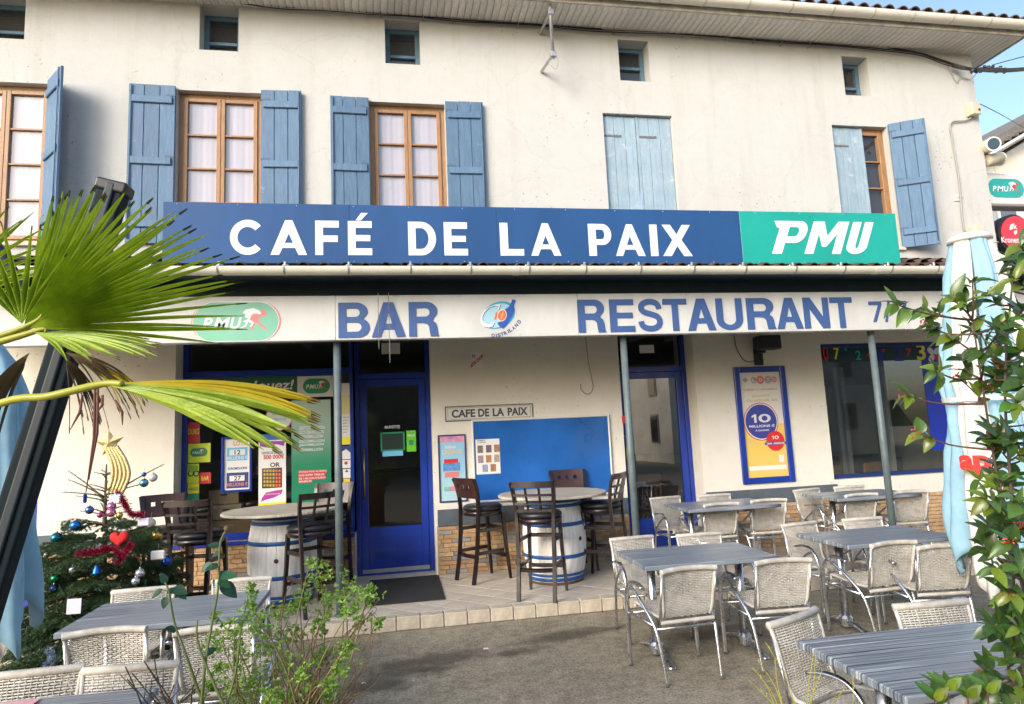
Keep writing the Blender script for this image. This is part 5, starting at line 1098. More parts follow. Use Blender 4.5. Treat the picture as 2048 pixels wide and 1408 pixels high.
for rx, ry, fl, ro, lb in (
 (1377,1137,0,3,'rattan chair with its back to camera left of the middle table front'), (1566,1121,0,-4,'rattan chair with its back to camera at the middle table right end'),
 (1263,1075,0,183,'rattan chair facing camera behind the middle table left end'), (1397,1068,0,176,'rattan chair facing camera behind the middle table, only its top showing'),
 (1442,1008,STEP,4,'rattan chair back to camera, left one at the table before the right door'), (1537,1000,STEP,-3,'rattan chair back to camera, right one at the table before the right door'),
 (1330,995,STEP,188,'rattan chair facing camera in front of the blue right door'), (1428,990,STEP,178,'rattan chair at the grey band right of the blue door, mostly hidden'),
 (1613,979,STEP,192,'rattan chair facing camera below the lottery poster edge'), (1698,973,STEP,178,'rattan chair behind the window table, only its top showing'),
 (1722,989,STEP,2,'rattan chair back to camera at the window table middle'), (1822,983,STEP,-6,'rattan chair back to camera right of the third post'),
 (1598,1047,0,190,'rattan chair facing camera at left of the parasol table'), (1724,1037,0,178,'rattan chair facing camera behind the parasol table centre'),
 (1786,1086,0,3,'rattan chair back to camera at the front of the parasol table'), (1888,1092,0,-8,'rattan chair back to camera partly behind the closed parasol'),
 (1862,1206,0,176,'rattan chair facing camera behind the nearest right table'), (1588,1232,0,205,'large near rattan chair turned at left end of the nearest right table'),
 (288,1178,0,181,'rattan chair facing camera beside the decorated fir'), (484,1158,0,177,'rattan chair facing camera in front of the left barrel'),
 (211,1262,0,2,'rattan chair back to camera at the lower left table'), (428,1258,0,-3,'rattan chair back to camera seen through the green shrub'),
 (66,1342,0,182,'rattan chair facing camera at the bottom left corner'), (262,1332,0,177,'rattan chair facing camera second from the bottom left corner'),
 (1985,1392,0,6,'rattan chair at the bottom right edge, only its top roll showing')):
    chair(rx, ry, fl, ro, lb, G)

# bar stools ----------------------------------------------------------------
MAHOG = mat('dark_mahogany', (.014,.007,.007), .32, var=.4, vscale=8, stretch=(6,6,1), coat=.3); CUSH = mat('black_leatherette', (.012,.013,.016), .38, bump=.15, bscale=150)
MAHOG2 = mat('red_mahogany_panel', (.045,.017,.013), .42, var=.5, vscale=7, stretch=(1,1,6), coat=.08)
def make_stool(kind):
    t = thing('bar_stool', 'x', 'bar stool'); sh = .74
    for sx in (-1, 1):
        P = smooth_path([(sx*.165,-.245,0),(sx*.165,-.195,.3),(sx*.168,-.172,.6),(sx*.175,-.165,.78),(sx*.188,-.185,.95),(sx*.198,-.225,1.065)], 4)
        MB().tube(P, [.020]*len(P), 4, flat=(1.15,1.0), up=(1,1,0)).build('back_leg', MAHOG, t, world=False)
        MB().tube([(sx*.175,.20,0),(sx*.158,.165,.4),(sx*.15,.15,sh-.05)], [.017,.022,.025], 4, up=(1,1,0)).build('front_leg', MAHOG, t, world=False)
        MB().bbox(-.011,.011,-.17,.15,-.018,.018,.003).xform(Matrix.Translation((sx*.158,-.01,.30))).build('side_stretcher', MAHOG, t, world=False)
        MB().bbox(-.010,.010,-.16,.14,-.018,.018,.003).xform(Matrix.Translation((sx*.156,-.01,.53))).build('side_stretcher', MAHOG, t, world=False)
    for y, z in ((.172,.24), (-.185,.27), (.155,.53)):
        n = 8; P = [(-.155+.31*k/n, y+(.03 if y < 0 else 0)*-math.sin(PI*k/n), z) for k in range(n+1)]
        MB().tube(P, .0175, 4, flat=(1.2,.75), up=(0,.7,1)).build('stretcher', MAHOG, t, world=False)
    MB().lathe([(.16,sh-.07),(.20,sh-.065),(.205,sh-.02),(.19,sh-.015)], 28).build('seat_frame', MAHOG, t, True, world=False)
    MB().lathe([(.19,sh-.016),(.207,sh+.0),(.205,sh+.025),(.18,sh+.042),(.10,sh+.05),(.0005,sh+.052)], 28, (0,.0,0)).build('seat_cushion', CUSH, t, True, world=False)
    def yb(x, z): f = (z-.78)/.285; return -.165-.06*max(0,f)**1.2-.026*(1-(x/.2)**2)*max(0, min(1, f*1.2))
    if kind == 'grid':
        for z, hh, hw in ((1.045,.028,.195),(.945,.011,.187),(.865,.011,.182),(.80,.014,.176)):
            mb = MB(); n = 10
            for k in range(n):
                xa, xb = -hw+2*hw*k/n, -hw+2*hw*(k+1)/n
                for (ya, za, zb) in ((-.011, z-hh, z+hh),): 
                    A = [(xa,yb(xa,z)-.011),(xb,yb(xb,z)-.011),(xb,yb(xb,z)+.011),(xa,yb(xa,z)+.011)]; m0 = len(mb.v)
                    arch = lambda x: .012*(1-(x/hw)**2)*0
                    mb.v += [(p[0],p[1],za) for p in A]+[(p[0],p[1],zb) for p in A]; mb.f += [(m0,m0+3,m0+2,m0+1),(m0+4,m0+5,m0+6,m0+7),(m0,m0+1,m0+5,m0+4),(m0+2,m0+3,m0+7,m0+6)]
                    if k == 0: mb.f.append((m0+3,m0,m0+4,m0+7))
                    if k == n-1: mb.f.append((m0+1,m0+2,m0+6,m0+5))
            mb.build('top_rail' if hh > .02 else 'cross_bar', MAHOG, t, world=False)
        for x in (-.062, .062):
            MB().tube([(x*.95,yb(x,.79)-.0,.79),(x,yb(x,.9),.9),(x*1.03,yb(x,1.02),1.02)], .013, 4, up=(1,1,0)).build('back_slat', MAHOG, t, world=False)
    else:
        mb = MB(); hw = .198; z0, z1 = .86, 1.075; hz0, hz1 = .965, 1.005
        xs = [-hw,-.15,-.105,-.078,-.04,-.0185,.0185,.04,.078,.105,.15,hw]; holes = [(-.105,-.078+.008),(-.0185,.0185),(.07,.105)]
        xs = [-hw,-.15,-.11,-.073,-.045,-.0185,.0185,.045,.073,.11,.15,hw]; holes = [(-.11,-.073),(-.0185,.0185),(.073,.11)]; zs = [z0, hz0, hz1, z1]
        def solid(i, j): return not (j == 1 and any(abs(xs[i]-h[0]) < 1e-6 for h in holes))
        for i in range(len(xs)-1):
            for j in range(3):
                if not solid(i, j): continue
                a, b = xs[i], xs[i+1]; c, d = zs[j], zs[j+1]; F = lambda x, z, o: (x, yb(x, z)+o, z)
                mb.quad(F(a,c,-.009),F(b,c,-.009),F(b,d,-.009),F(a,d,-.009)); mb.quad(F(b,c,.009),F(a,c,.009),F(a,d,.009),F(b,d,.009))
                for (di, dj, e) in ((-1,0,(a,a,c,d)),(1,0,(b,b,c,d)),(0,-1,(a,b,c,c)),(0,1,(a,b,d,d))):
                    ii, jj = i+di, j+dj
                    if not (0 <= ii < len(xs)-1 and 0 <= jj < 3 and solid(ii, jj)):
                        p, q, r_, s_ = e; mb.quad(F(p,r_,-.009),F(p,r_,.009),F(q,s_,.009),F(q,s_,-.009))
        mb.fix = True; mb.build('back_panel', MAHOG2, t, world=False)
    return t
ST = {k: make_stool(k) for k in ('grid', 'solid')}; ST_U = set()
def stool(kind, x, y, rot, label):
    c = ST[kind] if kind not in ST_U else copy_tree(ST[kind]); ST_U.add(kind)
    c.location = (x, y, STEP); c.scale = (1.08,1.08,1.05); c.rotation_euler = (0, 0, math.radians(rot)); c['label'] = label; c['group'] = 'dark wooden bar stools'; return c
# barrel tables -----------------------------------------------------------
STAVE = per_object(mat('white_stave', (.78,.76,.70), .6, var=.22, vscale=8, stretch=(3,3,.7), bump=.15), .03); HOOP = mat('blue_hoop', (.012,.085,.30), .4, var=.25, vscale=10); STAVE_D = mat('bare_oak', (.12,.07,.04), .8, var=.4)
BTOP = mat('weathered_table_wood', (.50,.455,.375), .55, var=.4, vscale=6, stretch=(.8,7,1), bump=.1)
def bar_r(z): return .285+.062*(1-((z-.45)/.45)**2)
def make_barrel():
    t = thing('barrel_table', 'x', 'table'); n = 22; mb = MB(); h = .90; m = 12
    for k in range(m+1):
        z = .0+h*k/m
        for rr, aa in ((1, -.97), (1.003, -.5), (1.004, 0), (1.003, .5), (1, .97)): a = aa*PI/n; r = bar_r(z)*rr; mb.v.append((r*math.cos(a), r*math.sin(a), z))
        for aa in (.97, -.97): a = aa*PI/n; r = bar_r(z)-.022; mb.v.append((r*math.cos(a), r*math.sin(a), z))
    for k in range(m):
        for q in range(7): a = k*7+q; b = k*7+(q+1) % 7; mb.f.append((a, b, b+7, a+7))
    mb.f.append(tuple(range(7))[::-1]); mb.f.append(tuple(m*7+q for q in range(7))); me = mb.mesh('stave', STAVE, False)
    for k in range(n): place('stave', me, t, (0,0,0), (0,0,2*PI*k/n))
    MB().lathe([(.24,.10),(.24,.12)], 24).build('bottom_head', STAVE_D, t, world=False); MB().lathe([(.262,.84),(.262,.87)], 24).build('top_head', STAVE_D, t, world=False)
    for z0, z1 in ((.035,.075),(.085,.115),(.27,.31),(.60,.64),(.795,.83),(.845,.893)):
        MB().lathe([(bar_r(z0)+.003,z0),(bar_r(z0)+.007,z0+.003),(bar_r(z1)+.007,z1-.003),(bar_r(z1)+.003,z1)], 44, cap=False).build('hoop', HOOP, t, True, world=False)
    MB().lathe([(.592,.902),(.60,.908),(.60,.925),(.592,.931),(.0005,.932)], 64).build('table_top', BTOP, t, False, world=False)
    MB().lathe([(.0,.0),(.022,.0),(.022,.006),(.015,.008),(.0,.008)], 16).xform(Matrix.Translation((.346*math.cos(-1.0),.346*math.sin(-1.0),.46)) @ Euler((0,PI/2,-1.0)).to_matrix().to_4x4()).build('bung', mat('dark_bung', (.05,.012,.012), .6), t, True, world=False)
    MB().lathe([(.292,.0),(.296,.03)], 44, cap=False).build('bare_foot', STAVE_D, t, True, world=False)
    return t
b0 = make_barrel(); b1 = copy_tree(b0)
B2 = (1.66, 7.16); b0.location = (*B2, STEP); b0['label'] = 'white barrel table with blue hoops below the blue notice board'; b0['group'] = 'barrel tables'; b0.rotation_euler = (0,0,.1)
a = atZ(443, 1030, STEP+.93); b = atZ(664, 1020, STEP+.93); B1 = ((a.x+b.x)/2+.0, 7.24)
b1.location = (*B1, STEP); b1['label'] = 'white barrel table with blue hoops in front of the shop window'; b1['group'] = 'barrel tables'; b1.rotation_euler = (0,0,-.6)
stool('grid', 1.375, 6.53, -27, 'grid backed bar stool in front of the right barrel, back to camera'); stool('solid', B2[0]-.74, B2[1]+.33, -64, 'panel backed bar stool at left of the right barrel'); stool('solid', B2[0]+.36, B2[1]+.46, 180, 'panel backed bar stool facing camera under the blue board'); stool('grid', B2[0]+.50, B2[1]-.16, 52, 'grid backed bar stool between right barrel and second post')
stool('grid', atY(398,1150,6.75).x, 6.75, -12, 'grid backed bar stool between the fir and left barrel'); stool('grid', -.86, 6.74, 32, 'grid backed bar stool in front of the left barrel by first post'); stool('solid', atY(332,1100,7.3).x, 7.30, 205, 'panel backed bar stool right behind the decorated fir, facing camera'); stool('solid', B1[0]+.40, B1[1]+.42, 165, 'panel backed bar stool behind the first post by the shop window')
# door mat ----------------------------------------------------------------
ps = [atZ(x, y, STEP) for x, y in ((715,1160),(857,1152),(886,1198),(735,1212))]
tag(MB().bbox(-.36, .42, 6.70, 7.86, STEP+.003, STEP+.012, .003).build('door_mat', mat('black_door_mat', (.022,.023,.024), .95, bump=.5, bscale=200, var=.3, vscale=30)), 'black ribbed door mat on the tiles before the left door', 'mat')
# inside: wooden chairs, boxes, a counter ----------------------------------
PINE = mat('orange_pine', (.30,.14,.05), .4, var=.3, vscale=8)
def make_wchair():
    t = thing('wooden_chair', 'x', 'chair')
    for sx in (-1, 1):
        MB().tube([(sx*.19,-.2,0),(sx*.19,-.19,.45),(sx*.20,-.24,.92)], .018, 6).build('back_leg', PINE, t, True, world=False); MB().tube([(sx*.19,.19,0),(sx*.18,.18,.44)], .018, 6).build('front_leg', PINE, t, True, world=False)
    MB().bbox(-.21,.21,-.21,.21,.44,.47,.01).build('seat', PINE, t, world=False); MB().bbox(-.205,.205,-.255,-.225,.80,.94,.01).build('top_rail', PINE, t, world=False)
    for k in range(5): MB().tube([(-.13+k*.065,-.20,.47),(-.13+k*.065,-.235,.81)], .009, 6).build('spindle', PINE, t, True, world=False)
    return t
w0 = make_wchair(); first = True
for x, y, r_, lb in ((5.35,8.75,10,'orange wooden chair inside, leftmost behind the right window'),(6.0,8.7,-8,'orange wooden chair inside, second behind the right window'),(6.75,8.85,20,'orange wooden chair inside, behind the clover banner'),(3.45,9.1,-5,'orange wooden chair inside behind the right door')):
    c = w0 if first else copy_tree(w0); first = False; c.location = (x, y, STEP); c.rotation_euler = (0,0,math.radians(r_)); c['label'] = lb; c['group'] = 'wooden chairs inside'
CARD_ = mat('cardboard', (.40,.27,.15), .8, var=.15); sh = MB().bbox(-2.6,-.7,8.35,8.8,STEP,.85,.01).build('window_shelf', mat('brown_shelf', (.16,.09,.045), .6)); tag(sh, 'brown shelf unit inside behind the shop window', 'shelf')
for i, (x, z, lb) in enumerate(((-2.05,.855,'cardboard box, lower of two inside the shop window'),(-2.08,1.035,'cardboard box, upper of two inside the shop window'))):
    o = thing('cardboard_box', lb, 'box', (x, 8.55, z)); MB().bbox(-.17,.17,-.12,.12,0,.175,.004).build('carton', CARD_, o, world=False); MB().box(-.04,.04,-.1215,-.1205,.10,.12).build('hand_hole', INK, o, world=False)
o = thing('bar_counter', 'dark wooden bar counter deep inside the cafe', 'counter', (-.6, 11.5, STEP)); MB().bbox(-1.9,1.9,-.3,.3,0,1.05,.01).build('body', mat('dark_counter', (.05,.03,.02), .4), o, world=False); MB().bbox(-2,2,-.36,.36,1.051,1.09,.01).build('top', MAHOG, o, world=False)
# ================================================================== decorated fir
NEEDLE = mat('fir_needles', (.06,.115,.042), .6, var=.5, vscale=9, trans=.15); FBARK = mat('fir_bark', (.10,.075,.045), .9, var=.3)
TX, TY = -2.33, 5.8
fir = thing('fir_tree', 'small decorated fir with golden star top by the porch step', 'christmas tree', (TX, TY, 0))
rng = random.Random(3)
FH = 1.62
MB().tube([(0,0,.03),(.01,0,.6),(0,.01,1.2),(.005,0,FH)], [.035,.028,.017,.006], 8).build('trunk', FBARK, fir, True, world=False)
ned = MB()
def needles(P, ln, dens, rr):
    for i in range(len(P)-1):
        a, b = P[i], P[i+1]; d = (b-a); L_ = d.length; n = max(1, int(L_*dens)); d.normalize()
        for k in range(n):
            p = a.lerp(b, rr.random()); v = Vector((rr.gauss(0,1), rr.gauss(0,1), rr.gauss(0,.8)+.2)); v = (v-d*v.dot(d))
            if v.length < .01: continue
            v = (v.normalized()*.8+d*.75).normalized(); s = v.cross(Vector((rr.gauss(0,1),rr.gauss(0,1),rr.gauss(0,1))))
            if s.length < .01: continue
            s = s.normalized()*.0017; l = ln*rr.uniform(.7,1.15); n0 = len(ned.v)
            ned.v += [tuple(p-s), tuple(p+s), tuple(p+v*l)]; ned.f.append((n0, n0+1, n0+2))
tips = []
def branch(z, az, ln, el, sparse):
    P = []
    for k in range(7):
        f = k/6; r_ = ln*f; zz = z+math.sin(el)*ln*f-.10*ln*f*f+(.06*ln*f**3 if sparse < .6 else 0)
        P.append(Vector((math.cos(az)*r_*math.cos(el), math.sin(az)*r_*math.cos(el), zz)))
    MB().tube(P, [.008*(1-.7*k/6)*(.6+ln) for k in range(7)], 5).build('branch', FBARK if sparse > .5 else mat('green_twig', (.07,.08,.03), .8), fir, True, world=False)
    needles(P, .017 if sparse > .55 else .024, 420 if sparse > .55 else 900, rng); tips.append(P[-1])
    if sparse > .8: return
    m = int(4+ln*15*(1-sparse*.6))
    for k in range(m):
        f = .22+.75*k/m; i = min(5, int(f*6)); q = P[i].lerp(P[i+1], f*6-i); sd = 1 if k % 2 else -1
        l = ln*(1-f)*.75+.05; a = az+sd*rng.uniform(.6,.95)
        Q = [q+Vector((math.cos(a)*l*t, math.sin(a)*l*t, -.06*l*t-(.12*l*t*t)+rng.uniform(-.004,.004))) for t in (0,.33,.66,1)]
        needles(Q, .024, 1000, rng)
        for h in (1, 2):
            for s2 in (-1, 1):
                a2 = a+s2*.7; l2 = l*.42; needles([Q[h], Q[h]+Vector((math.cos(a2)*l2, math.sin(a2)*l2, -.02-.1*l2))], .022, 900, rng)
z = .12; lev = 0
while z < 1.55:
    f = z/1.6; ln = .80*(1-f)**.75+.05; n = 12 if z < .85 else (8 if z < 1.05 else 5)
    sp = 0 if z < 1.0 else (.45 if z < 1.1 else (.7 if z < 1.2 else .9))
    for k in range(n): branch(z+rng.uniform(-.03,.03), 2*PI*k/n+lev*.5+rng.uniform(-.2,.2), ln*rng.uniform(.68,1.15)*(1.0 if sp < .6 else .75), -.12+f*.55+rng.uniform(-.08,.08), sp)
    z += .13 if z < 1. else .10; lev += 1
for az, ln, el in ((PI-.15,.40,.75),(.1,.52,.62),(PI-.2,.36,.55),(.4,.3,.35),(PI+.4,.3,.3)): branch(1.36+rng.uniform(-.02,.02), az, ln, el, .9)
tag(ned.build('needles', NEEDLE, fir, world=False), kind='stuff')
MB().lathe([(.13,0),(.15,.10),(.16,.2)], 20).build('pot', mat('dark_pot', (.05,.04,.035), .7), fir, True, world=False)
# shooting-star topper
GLIT = mat('gold_glitter', (.66,.52,.24), .35, metal=.6, var=.45, vscale=90, bump=.5, bscale=220)
q = atY(219, 886, TY-.02); st = thing('star_topper', 'golden shooting star on top of the fir', 'ornament', (q.x, TY, q.z-.4))
mb = MB(); n0 = 0; R0 = .115; pts = []
for k in range(10): r_ = R0 if k % 2 == 0 else R0*.48; a = PI/2+.12+2*PI*k/10; pts.append((q.x+r_*math.cos(a), q.z+r_*math.sin(a)))
for y, c in ((TY-.05, 1), (TY+.02, 0)):
    base = len(mb.v); mb.v += [(p[0], TY-.015, p[1]) for p in pts]+[(q.x, y, q.z)]
    for k in range(10): mb.f.append((base+k, base+(k+1) % 10, base+10) if c else (base+(k+1) % 10, base+k, base+10))
mb.build('star', GLIT, st)
for j in range(5):
    P = smooth_path([(q.x+.0+.021*j-.03, TY-.02, q.z-.03), (q.x+.05+.026*j-.03, TY-.02, q.z-.15), (q.x+.06+.030*j-.03, TY-.02, q.z-.27), (q.x+.03+.026*j-.03, TY-.02, q.z-.40)], 5); wrapped(P, .0155, 26).build('tail', GLIT, st, True)
# baubles: pixel, radius px, colour, label
def gl(name, c=(.5,.5,.5), r=.12, metal=.85): return mat('bauble_'+name, c, r, metal=metal)
BA = [(288,966,7.5,gl('teal',(.12,.32,.42)),'pale teal bauble hanging right of the star'),(306,955,7.5,gl('pearl',(.62,.60,.56),.25,.4),'pearl white bauble highest at the right'),(288,949,4,gl('blue',(.03,.10,.45)),'tiny blue bauble above the pale teal one'),
 (113,1076,9.5,gl('petrol',(.02,.16,.22)),'petrol blue bauble at the far left of the fir'),(151,1051,9,gl('bright_blue',(.03,.18,.55)),'bright blue bauble left of the pink cluster'),(179,1020,7,gl('steel_blue',(.10,.16,.40)),'steel blue bauble above the bright blue one'),
 (314,1071,9.5,gl('gold',(.60,.36,.10)),'golden bauble at the right of the fir'),(302,1046,8,gl('ivory',(.66,.60,.45),.35,.2),'ivory bauble above the golden one'),(333,1122,9.5,gl('royal',(.04,.10,.45)),'royal blue shiny bauble lowest at the right'),
 (223,1013,7.5,gl('pink',(.70,.22,.38)),'upper pink bauble in the pink cluster'),(222,1025,8,gl('pink2',(.68,.25,.38)),'lower pink bauble in the pink cluster'),(200,1030,5,gl('magenta',(.50,.06,.22)),'small magenta bauble left of the pink cluster'),(239,1030,5.5,gl('yellow_gold',(.65,.48,.10)),'small gold bauble right of the pink cluster'),(251,1011,5,gl('silver',(.65,.65,.66)),'small silver bauble in the red tinsel'),
 (146,1139,7,gl('silver'),'silver bauble low at the left'),(280,1146,8,gl('silver'),'upper silver bauble low at the right'),(271,1162,7,gl('silver'),'lower silver bauble low at the right'),(86,1174,8,gl('ivory'),'ivory bauble lowest at the far left'),(111,1157,8.5,gl('green',(.01,.16,.06)),'dark green bauble low at the left'),(108,1177,7,gl('navy',(.01,.03,.22)),'navy bauble below the green one'),(93,1110,5,gl('grey',(.45,.46,.46)),'small grey bauble at the left edge of the fir')]
def fir_y(px, py): # the outer surface of the crown toward the camera
    p = atY(px, py, TY); f = max(0, min(1, p.z/1.6)); R_ = .74*(1-f)**.75+.06; dx = abs(p.x-TX); return TY-math.sqrt(max(0, R_*R_-dx*dx))*.85-.02
for x, y, rp, m_, lb in BA:
    Y = fir_y(x, y); c = atY(x, y, Y); r_ = rp*Y/FPX*1.02; t = thing('bauble', lb, 'bauble', (c.x, c.y, c.z), group='baubles on the fir')
    MB().sphere((0,0,0), r_, 20, 12).build('ball', m_, t, True, world=False); MB().lathe([(r_*.22,r_*.96),(r_*.22,r_*1.2),(r_*.1,r_*1.25)], 10).build('cap', BRASS, t, True, world=False); MB().tube([(0,0,r_*1.2),(.002,.01,r_*1.2+.04)], .0012, 4).build('thread', CABLE_G, t, world=False)
HEART = mat('red_knit', (.60,.012,.015), .8, bump=.7, bscale=120)
x, y = 239, 1077; Y = fir_y(x, y)-.03; c = atY(x, y, Y); hp = [(.068*.062*16*math.sin(t)**3, .062*.068*(13*math.cos(t)-5*math.cos(2*t)-2*math.cos(3*t)-math.cos(4*t))) for t in [2*PI*k/40 for k in range(40)]]
mb = MB(); b = []
for s_, yy in ((1,0),(.9,-.016),(.6,-.026),(.9,.016),(.6,.026)): b.append(len(mb.v)); mb.v += [(p[0]*s_, yy, p[1]*s_) for p in hp]
for u_, v_ in ((0,1),(1,2),(0,3),(3,4)):
    for k in range(40): mb.f.append((b[u_]+k, b[u_]+(k+1) % 40, b[v_]+(k+1) % 40, b[v_]+k))
mb.f += [tuple(b[2]+k for k in range(40)), tuple(b[4]+k for k in range(40))]; mb.fix = True
o = place('heart_ornament', mb.mesh('heart_ornament', HEART, True), None, c); tag(o, 'red knitted heart hanging in the middle of the fir', 'ornament')
def small_star(x, y, r_, m_, nm, lb):
    Y = fir_y(x, y)-.02; c = atY(x, y, Y); mb = MB(); P = []
    for k in range(10): q_ = r_ if k % 2 == 0 else r_*.45; a = PI/2+2*PI*k/10; P.append((q_*math.cos(a), q_*math.sin(a)))
    mb.prism(P, -.008, .008); tag(place(nm, mb.mesh(nm, m_), None, c), lb, 'ornament')
small_star(200, 1068, .038, mat('cream_wood', (.68,.62,.48), .6), 'wooden_star', 'small cream star ornament left of the red heart')
Y = fir_y(193, 1137)-.02; c = atY(193, 1137, Y); t = thing('bell_ornament', 'small blue bell ornament below the tinsel', 'ornament', c); MB().lathe([(.034,-.035),(.027,-.025),(.02,.0),(.014,.02),(.002,.03)], 16).build('bell', gl('bell_blue', (.02,.15,.55), .3), t, True, world=False)
Y = fir_y(148, 1212)-.03; c = atY(148, 1212, Y); tag(place('paper_tag', MB().bbox(-.045,.045,-.002,.002,-.055,.05,.001).mesh('paper_tag', mat('lilac_paper', (.66,.63,.72), .7)), None, c, (0,.03,.1)), 'pale lilac square paper tag low on the fir', 'tag')
for (x, y, w, h, lb, m_) in ((316,1110,12,8,'small grey wooden word ornament right of the tinsel',PALE),(288,1044,10,7,'small lilac wooden ornament beside the ivory bauble',mat('lilac_paper')),(170,997,3,8,'tiny blue figure ornament high at the left',gl('blue')),(230,998,10,9,'crumpled silver foil bow above the pink cluster',mat('silver_foil', (.6,.66,.72), .2, metal=.9, bump=.9, bscale=90))):
    Y = fir_y(x, y)-.02; c = atY(x, y, Y); s_ = Y/FPX; t = thing('hanging_ornament', lb, 'ornament', c); MB().bbox(-w*s_,w*s_,-.012,.012,-h*s_,h*s_,.008).build('body', m_, t, world=False); MB().tube([(0,0,h*s_),(0,.01,h*s_+.05)], .0012, 4).build('thread', CABLE_G, t, world=False)
TINS = mat('pink_tinsel', (.55,.04,.10), .25, metal=.7, var=.5, vscale=60)
for lb, path in (('red tinsel garland on the upper right of the fir', ((236,985),(246,1000),(252,1012),(262,1028),(276,1030),(288,1027))), ('red tinsel garland across the middle of the fir', ((156,1108),(180,1104),(205,1100),(222,1097),(240,1108),(236,1122),(255,1100),(262,1088)))):
    P = smooth_path([atY(x, y, fir_y(x, y)-.03) for x, y in path], 8); mb = MB()
    for i in range(len(P)-1):
        for k in range(46):
            p = P[i].lerp(P[i+1], rng.random()); v = Vector((rng.gauss(0,1),rng.gauss(0,1),rng.gauss(0,1))).normalized(); s_ = v.orthogonal().normalized()*.0014; l = rng.uniform(.018,.042); n0 = len(mb.v); mb.v += [tuple(p-s_),tuple(p+s_),tuple(p+v*l+s_*.5),tuple(p+v*l-s_*.5)]; mb.f.append((n0,n0+1,n0+2,n0+3))
    o = mb.build('tinsel_garland', TINS, None); tag(o, lb, 'tinsel')
mb = MB(); P = smooth_path([atY(x, y, 5.0) for x, y in ((96,1300),(104,1312),(100,1326),(92,1330))], 6)
for i in range(len(P)-1):
    for k in range(40):
        p = P[i].lerp(P[i+1], rng.random()); v = Vector((rng.gauss(0,1),rng.gauss(0,1),rng.gauss(0,1))).normalized(); s_ = v.orthogonal().normalized()*.0014; n0 = len(mb.v); mb.v += [tuple(p-s_),tuple(p+s_),tuple(p+v*.035)]; mb.f.append((n0,n0+1,n0+2))
tag(mb.build('tinsel_garland', mat('silver_tinsel', (.35,.42,.52), .25, metal=.8), None), 'short blue silver tinsel low at the left of the fir', 'tinsel')

# ================================================================== closed parasols
FW_ = mat('parasol_white', (.76,.73,.68), .9, spec=.1, var=.12, vscale=7, trans=.15, bump=.5, bscale=9); FB_ = mat('parasol_light_blue', (.33,.55,.68), .9, spec=.1, var=.15, vscale=7, trans=.15, bump=.5, bscale=9); FD_ = mat('parasol_blue', (.05,.29,.52), .9, spec=.1, var=.15, vscale=7, trans=.15, bump=.5, bscale=9)
def folded(cx, cy, prof, mats, folds, hem, name_parts, parent, tw=0., dark=None):
    """a furled canopy: radius profile top to bottom with deep folds, one panel mesh per gore"""
    m = 24; P_ = []
    for (za, ra), (zb_, rb) in zip(prof[:-1], prof[1:]): P_ += [(za+(zb_-za)*t/3, ra+(rb-ra)*t/3) for t in range(3)]
    prof = P_+[prof[-1]]; nz = len(prof)
    for g in range(folds):
        mb = MB(); band = MB()
        for i, (z, r) in enumerate(prof):
            for k in range(m+1):
                f = k/m; a = 2*PI*(g+f)/folds+tw; w_ = min(1, i/7)
                pl = abs(math.sin(PI*(2.5*f+.31*g)))                       # pleats inside the gore
                rr = r*(1-.42*w_*(1-math.sin(PI*f))**1.1-.20*w_*(1-pl)**1.5)*(1+w_*(.05*math.sin(z*7+g*2.1+f*5)+.03*math.sin(z*15-g+f*9)))
                tri = 1-abs(2*f-1); zz = z-(.12*math.sin(g*2.3+1)+hem*1.5*tri)*max(0, (i/(nz-1)-.55)/.45)**2
                a += .10*math.sin(z*2.2+g)*w_
                mb.v.append((cx+rr*math.cos(a), cy+rr*math.sin(a), zz))
        for i in range(nz-1):
            for k in range(m): a = i*(m+1)+k; mb.f.append((a, a+1, a+m+2, a+m+1))
        o = mb.build('canopy_panel', mats[g % len(mats)], parent, True)
        md = o.modifiers.new('thickness', 'SOLIDIFY'); md.thickness = .004
# right parasol
PY = 4.05; cp = atY(1947, 476, PY); PX_ = cp.x-.04; bt = atY(1895, 1100, PY).z
par = thing('closed_parasol', 'closed white and blue parasol standing behind the leafy bush', 'parasol', (PX_, PY, 0))
zt = cp.z; H = zt-bt
prof = [(zt-.005,.11),(zt-.04,.13),(zt-H*.12,.19),(zt-H*.3,.26),(zt-H*.48,.30),(zt-H*.55,.275),(zt-H*.7,.33),(zt-H*.85,.36),(zt-H*.95,.36),(zt-H,.355)]
folded(PX_, PY, prof, [FW_, FB_, FW_, FB_, FD_, FB_], 6, .16, None, par, math.radians(-197))
MB().lathe([(.145,zt-.03),(.14,zt),(.10,zt+.025),(.02,zt+.035)], 28, (PX_,PY,0)).build('top_cap', WHITE, par, True); MB().lathe([(.022,.05),(.022,zt)], 14, (PX_,PY,0)).build('pole', WHITE, par, True)
MB().lathe([(.28,.0),(.28,.05),(.05,.07),(.05,.25)], 24, (PX_,PY,0)).build('base', mat('concrete', (.35,.34,.32), .9, var=.2), par)
MB().lathe([(.302,zt-H*.53),(.298,zt-H*.545)], 28, (PX_,PY,0), cap=False).build('tie_strap', FW_, par, True)
def cloth_text(s_, ang, z0, h, w_, r_):                       # print wrapped on the cloth
    V, F, (xa, xb, ya, yb_) = glyph(s_, .05); mb = MB()
    for v in V:
        a_ = ang+((v[0]-xa)/(xb-xa)-.5)*w_/r_; mb.v.append((PX_+(r_+.007)*math.cos(a_), PY+(r_+.007)*math.sin(a_), z0+(v[1]-ya)/(yb_-ya)*h))
    mb.f = [tuple(f) for f in F]; mb.build('lettering', mat('red_cloth_print', (.62,.04,.03), .7), par)
zl = atY(1930, 962, PY-.3).z; cloth_text('ap', math.radians(-160), zl, .15, .20, .345); cloth_text('A', math.radians(-84), zl+.55, .2, .16, .318)
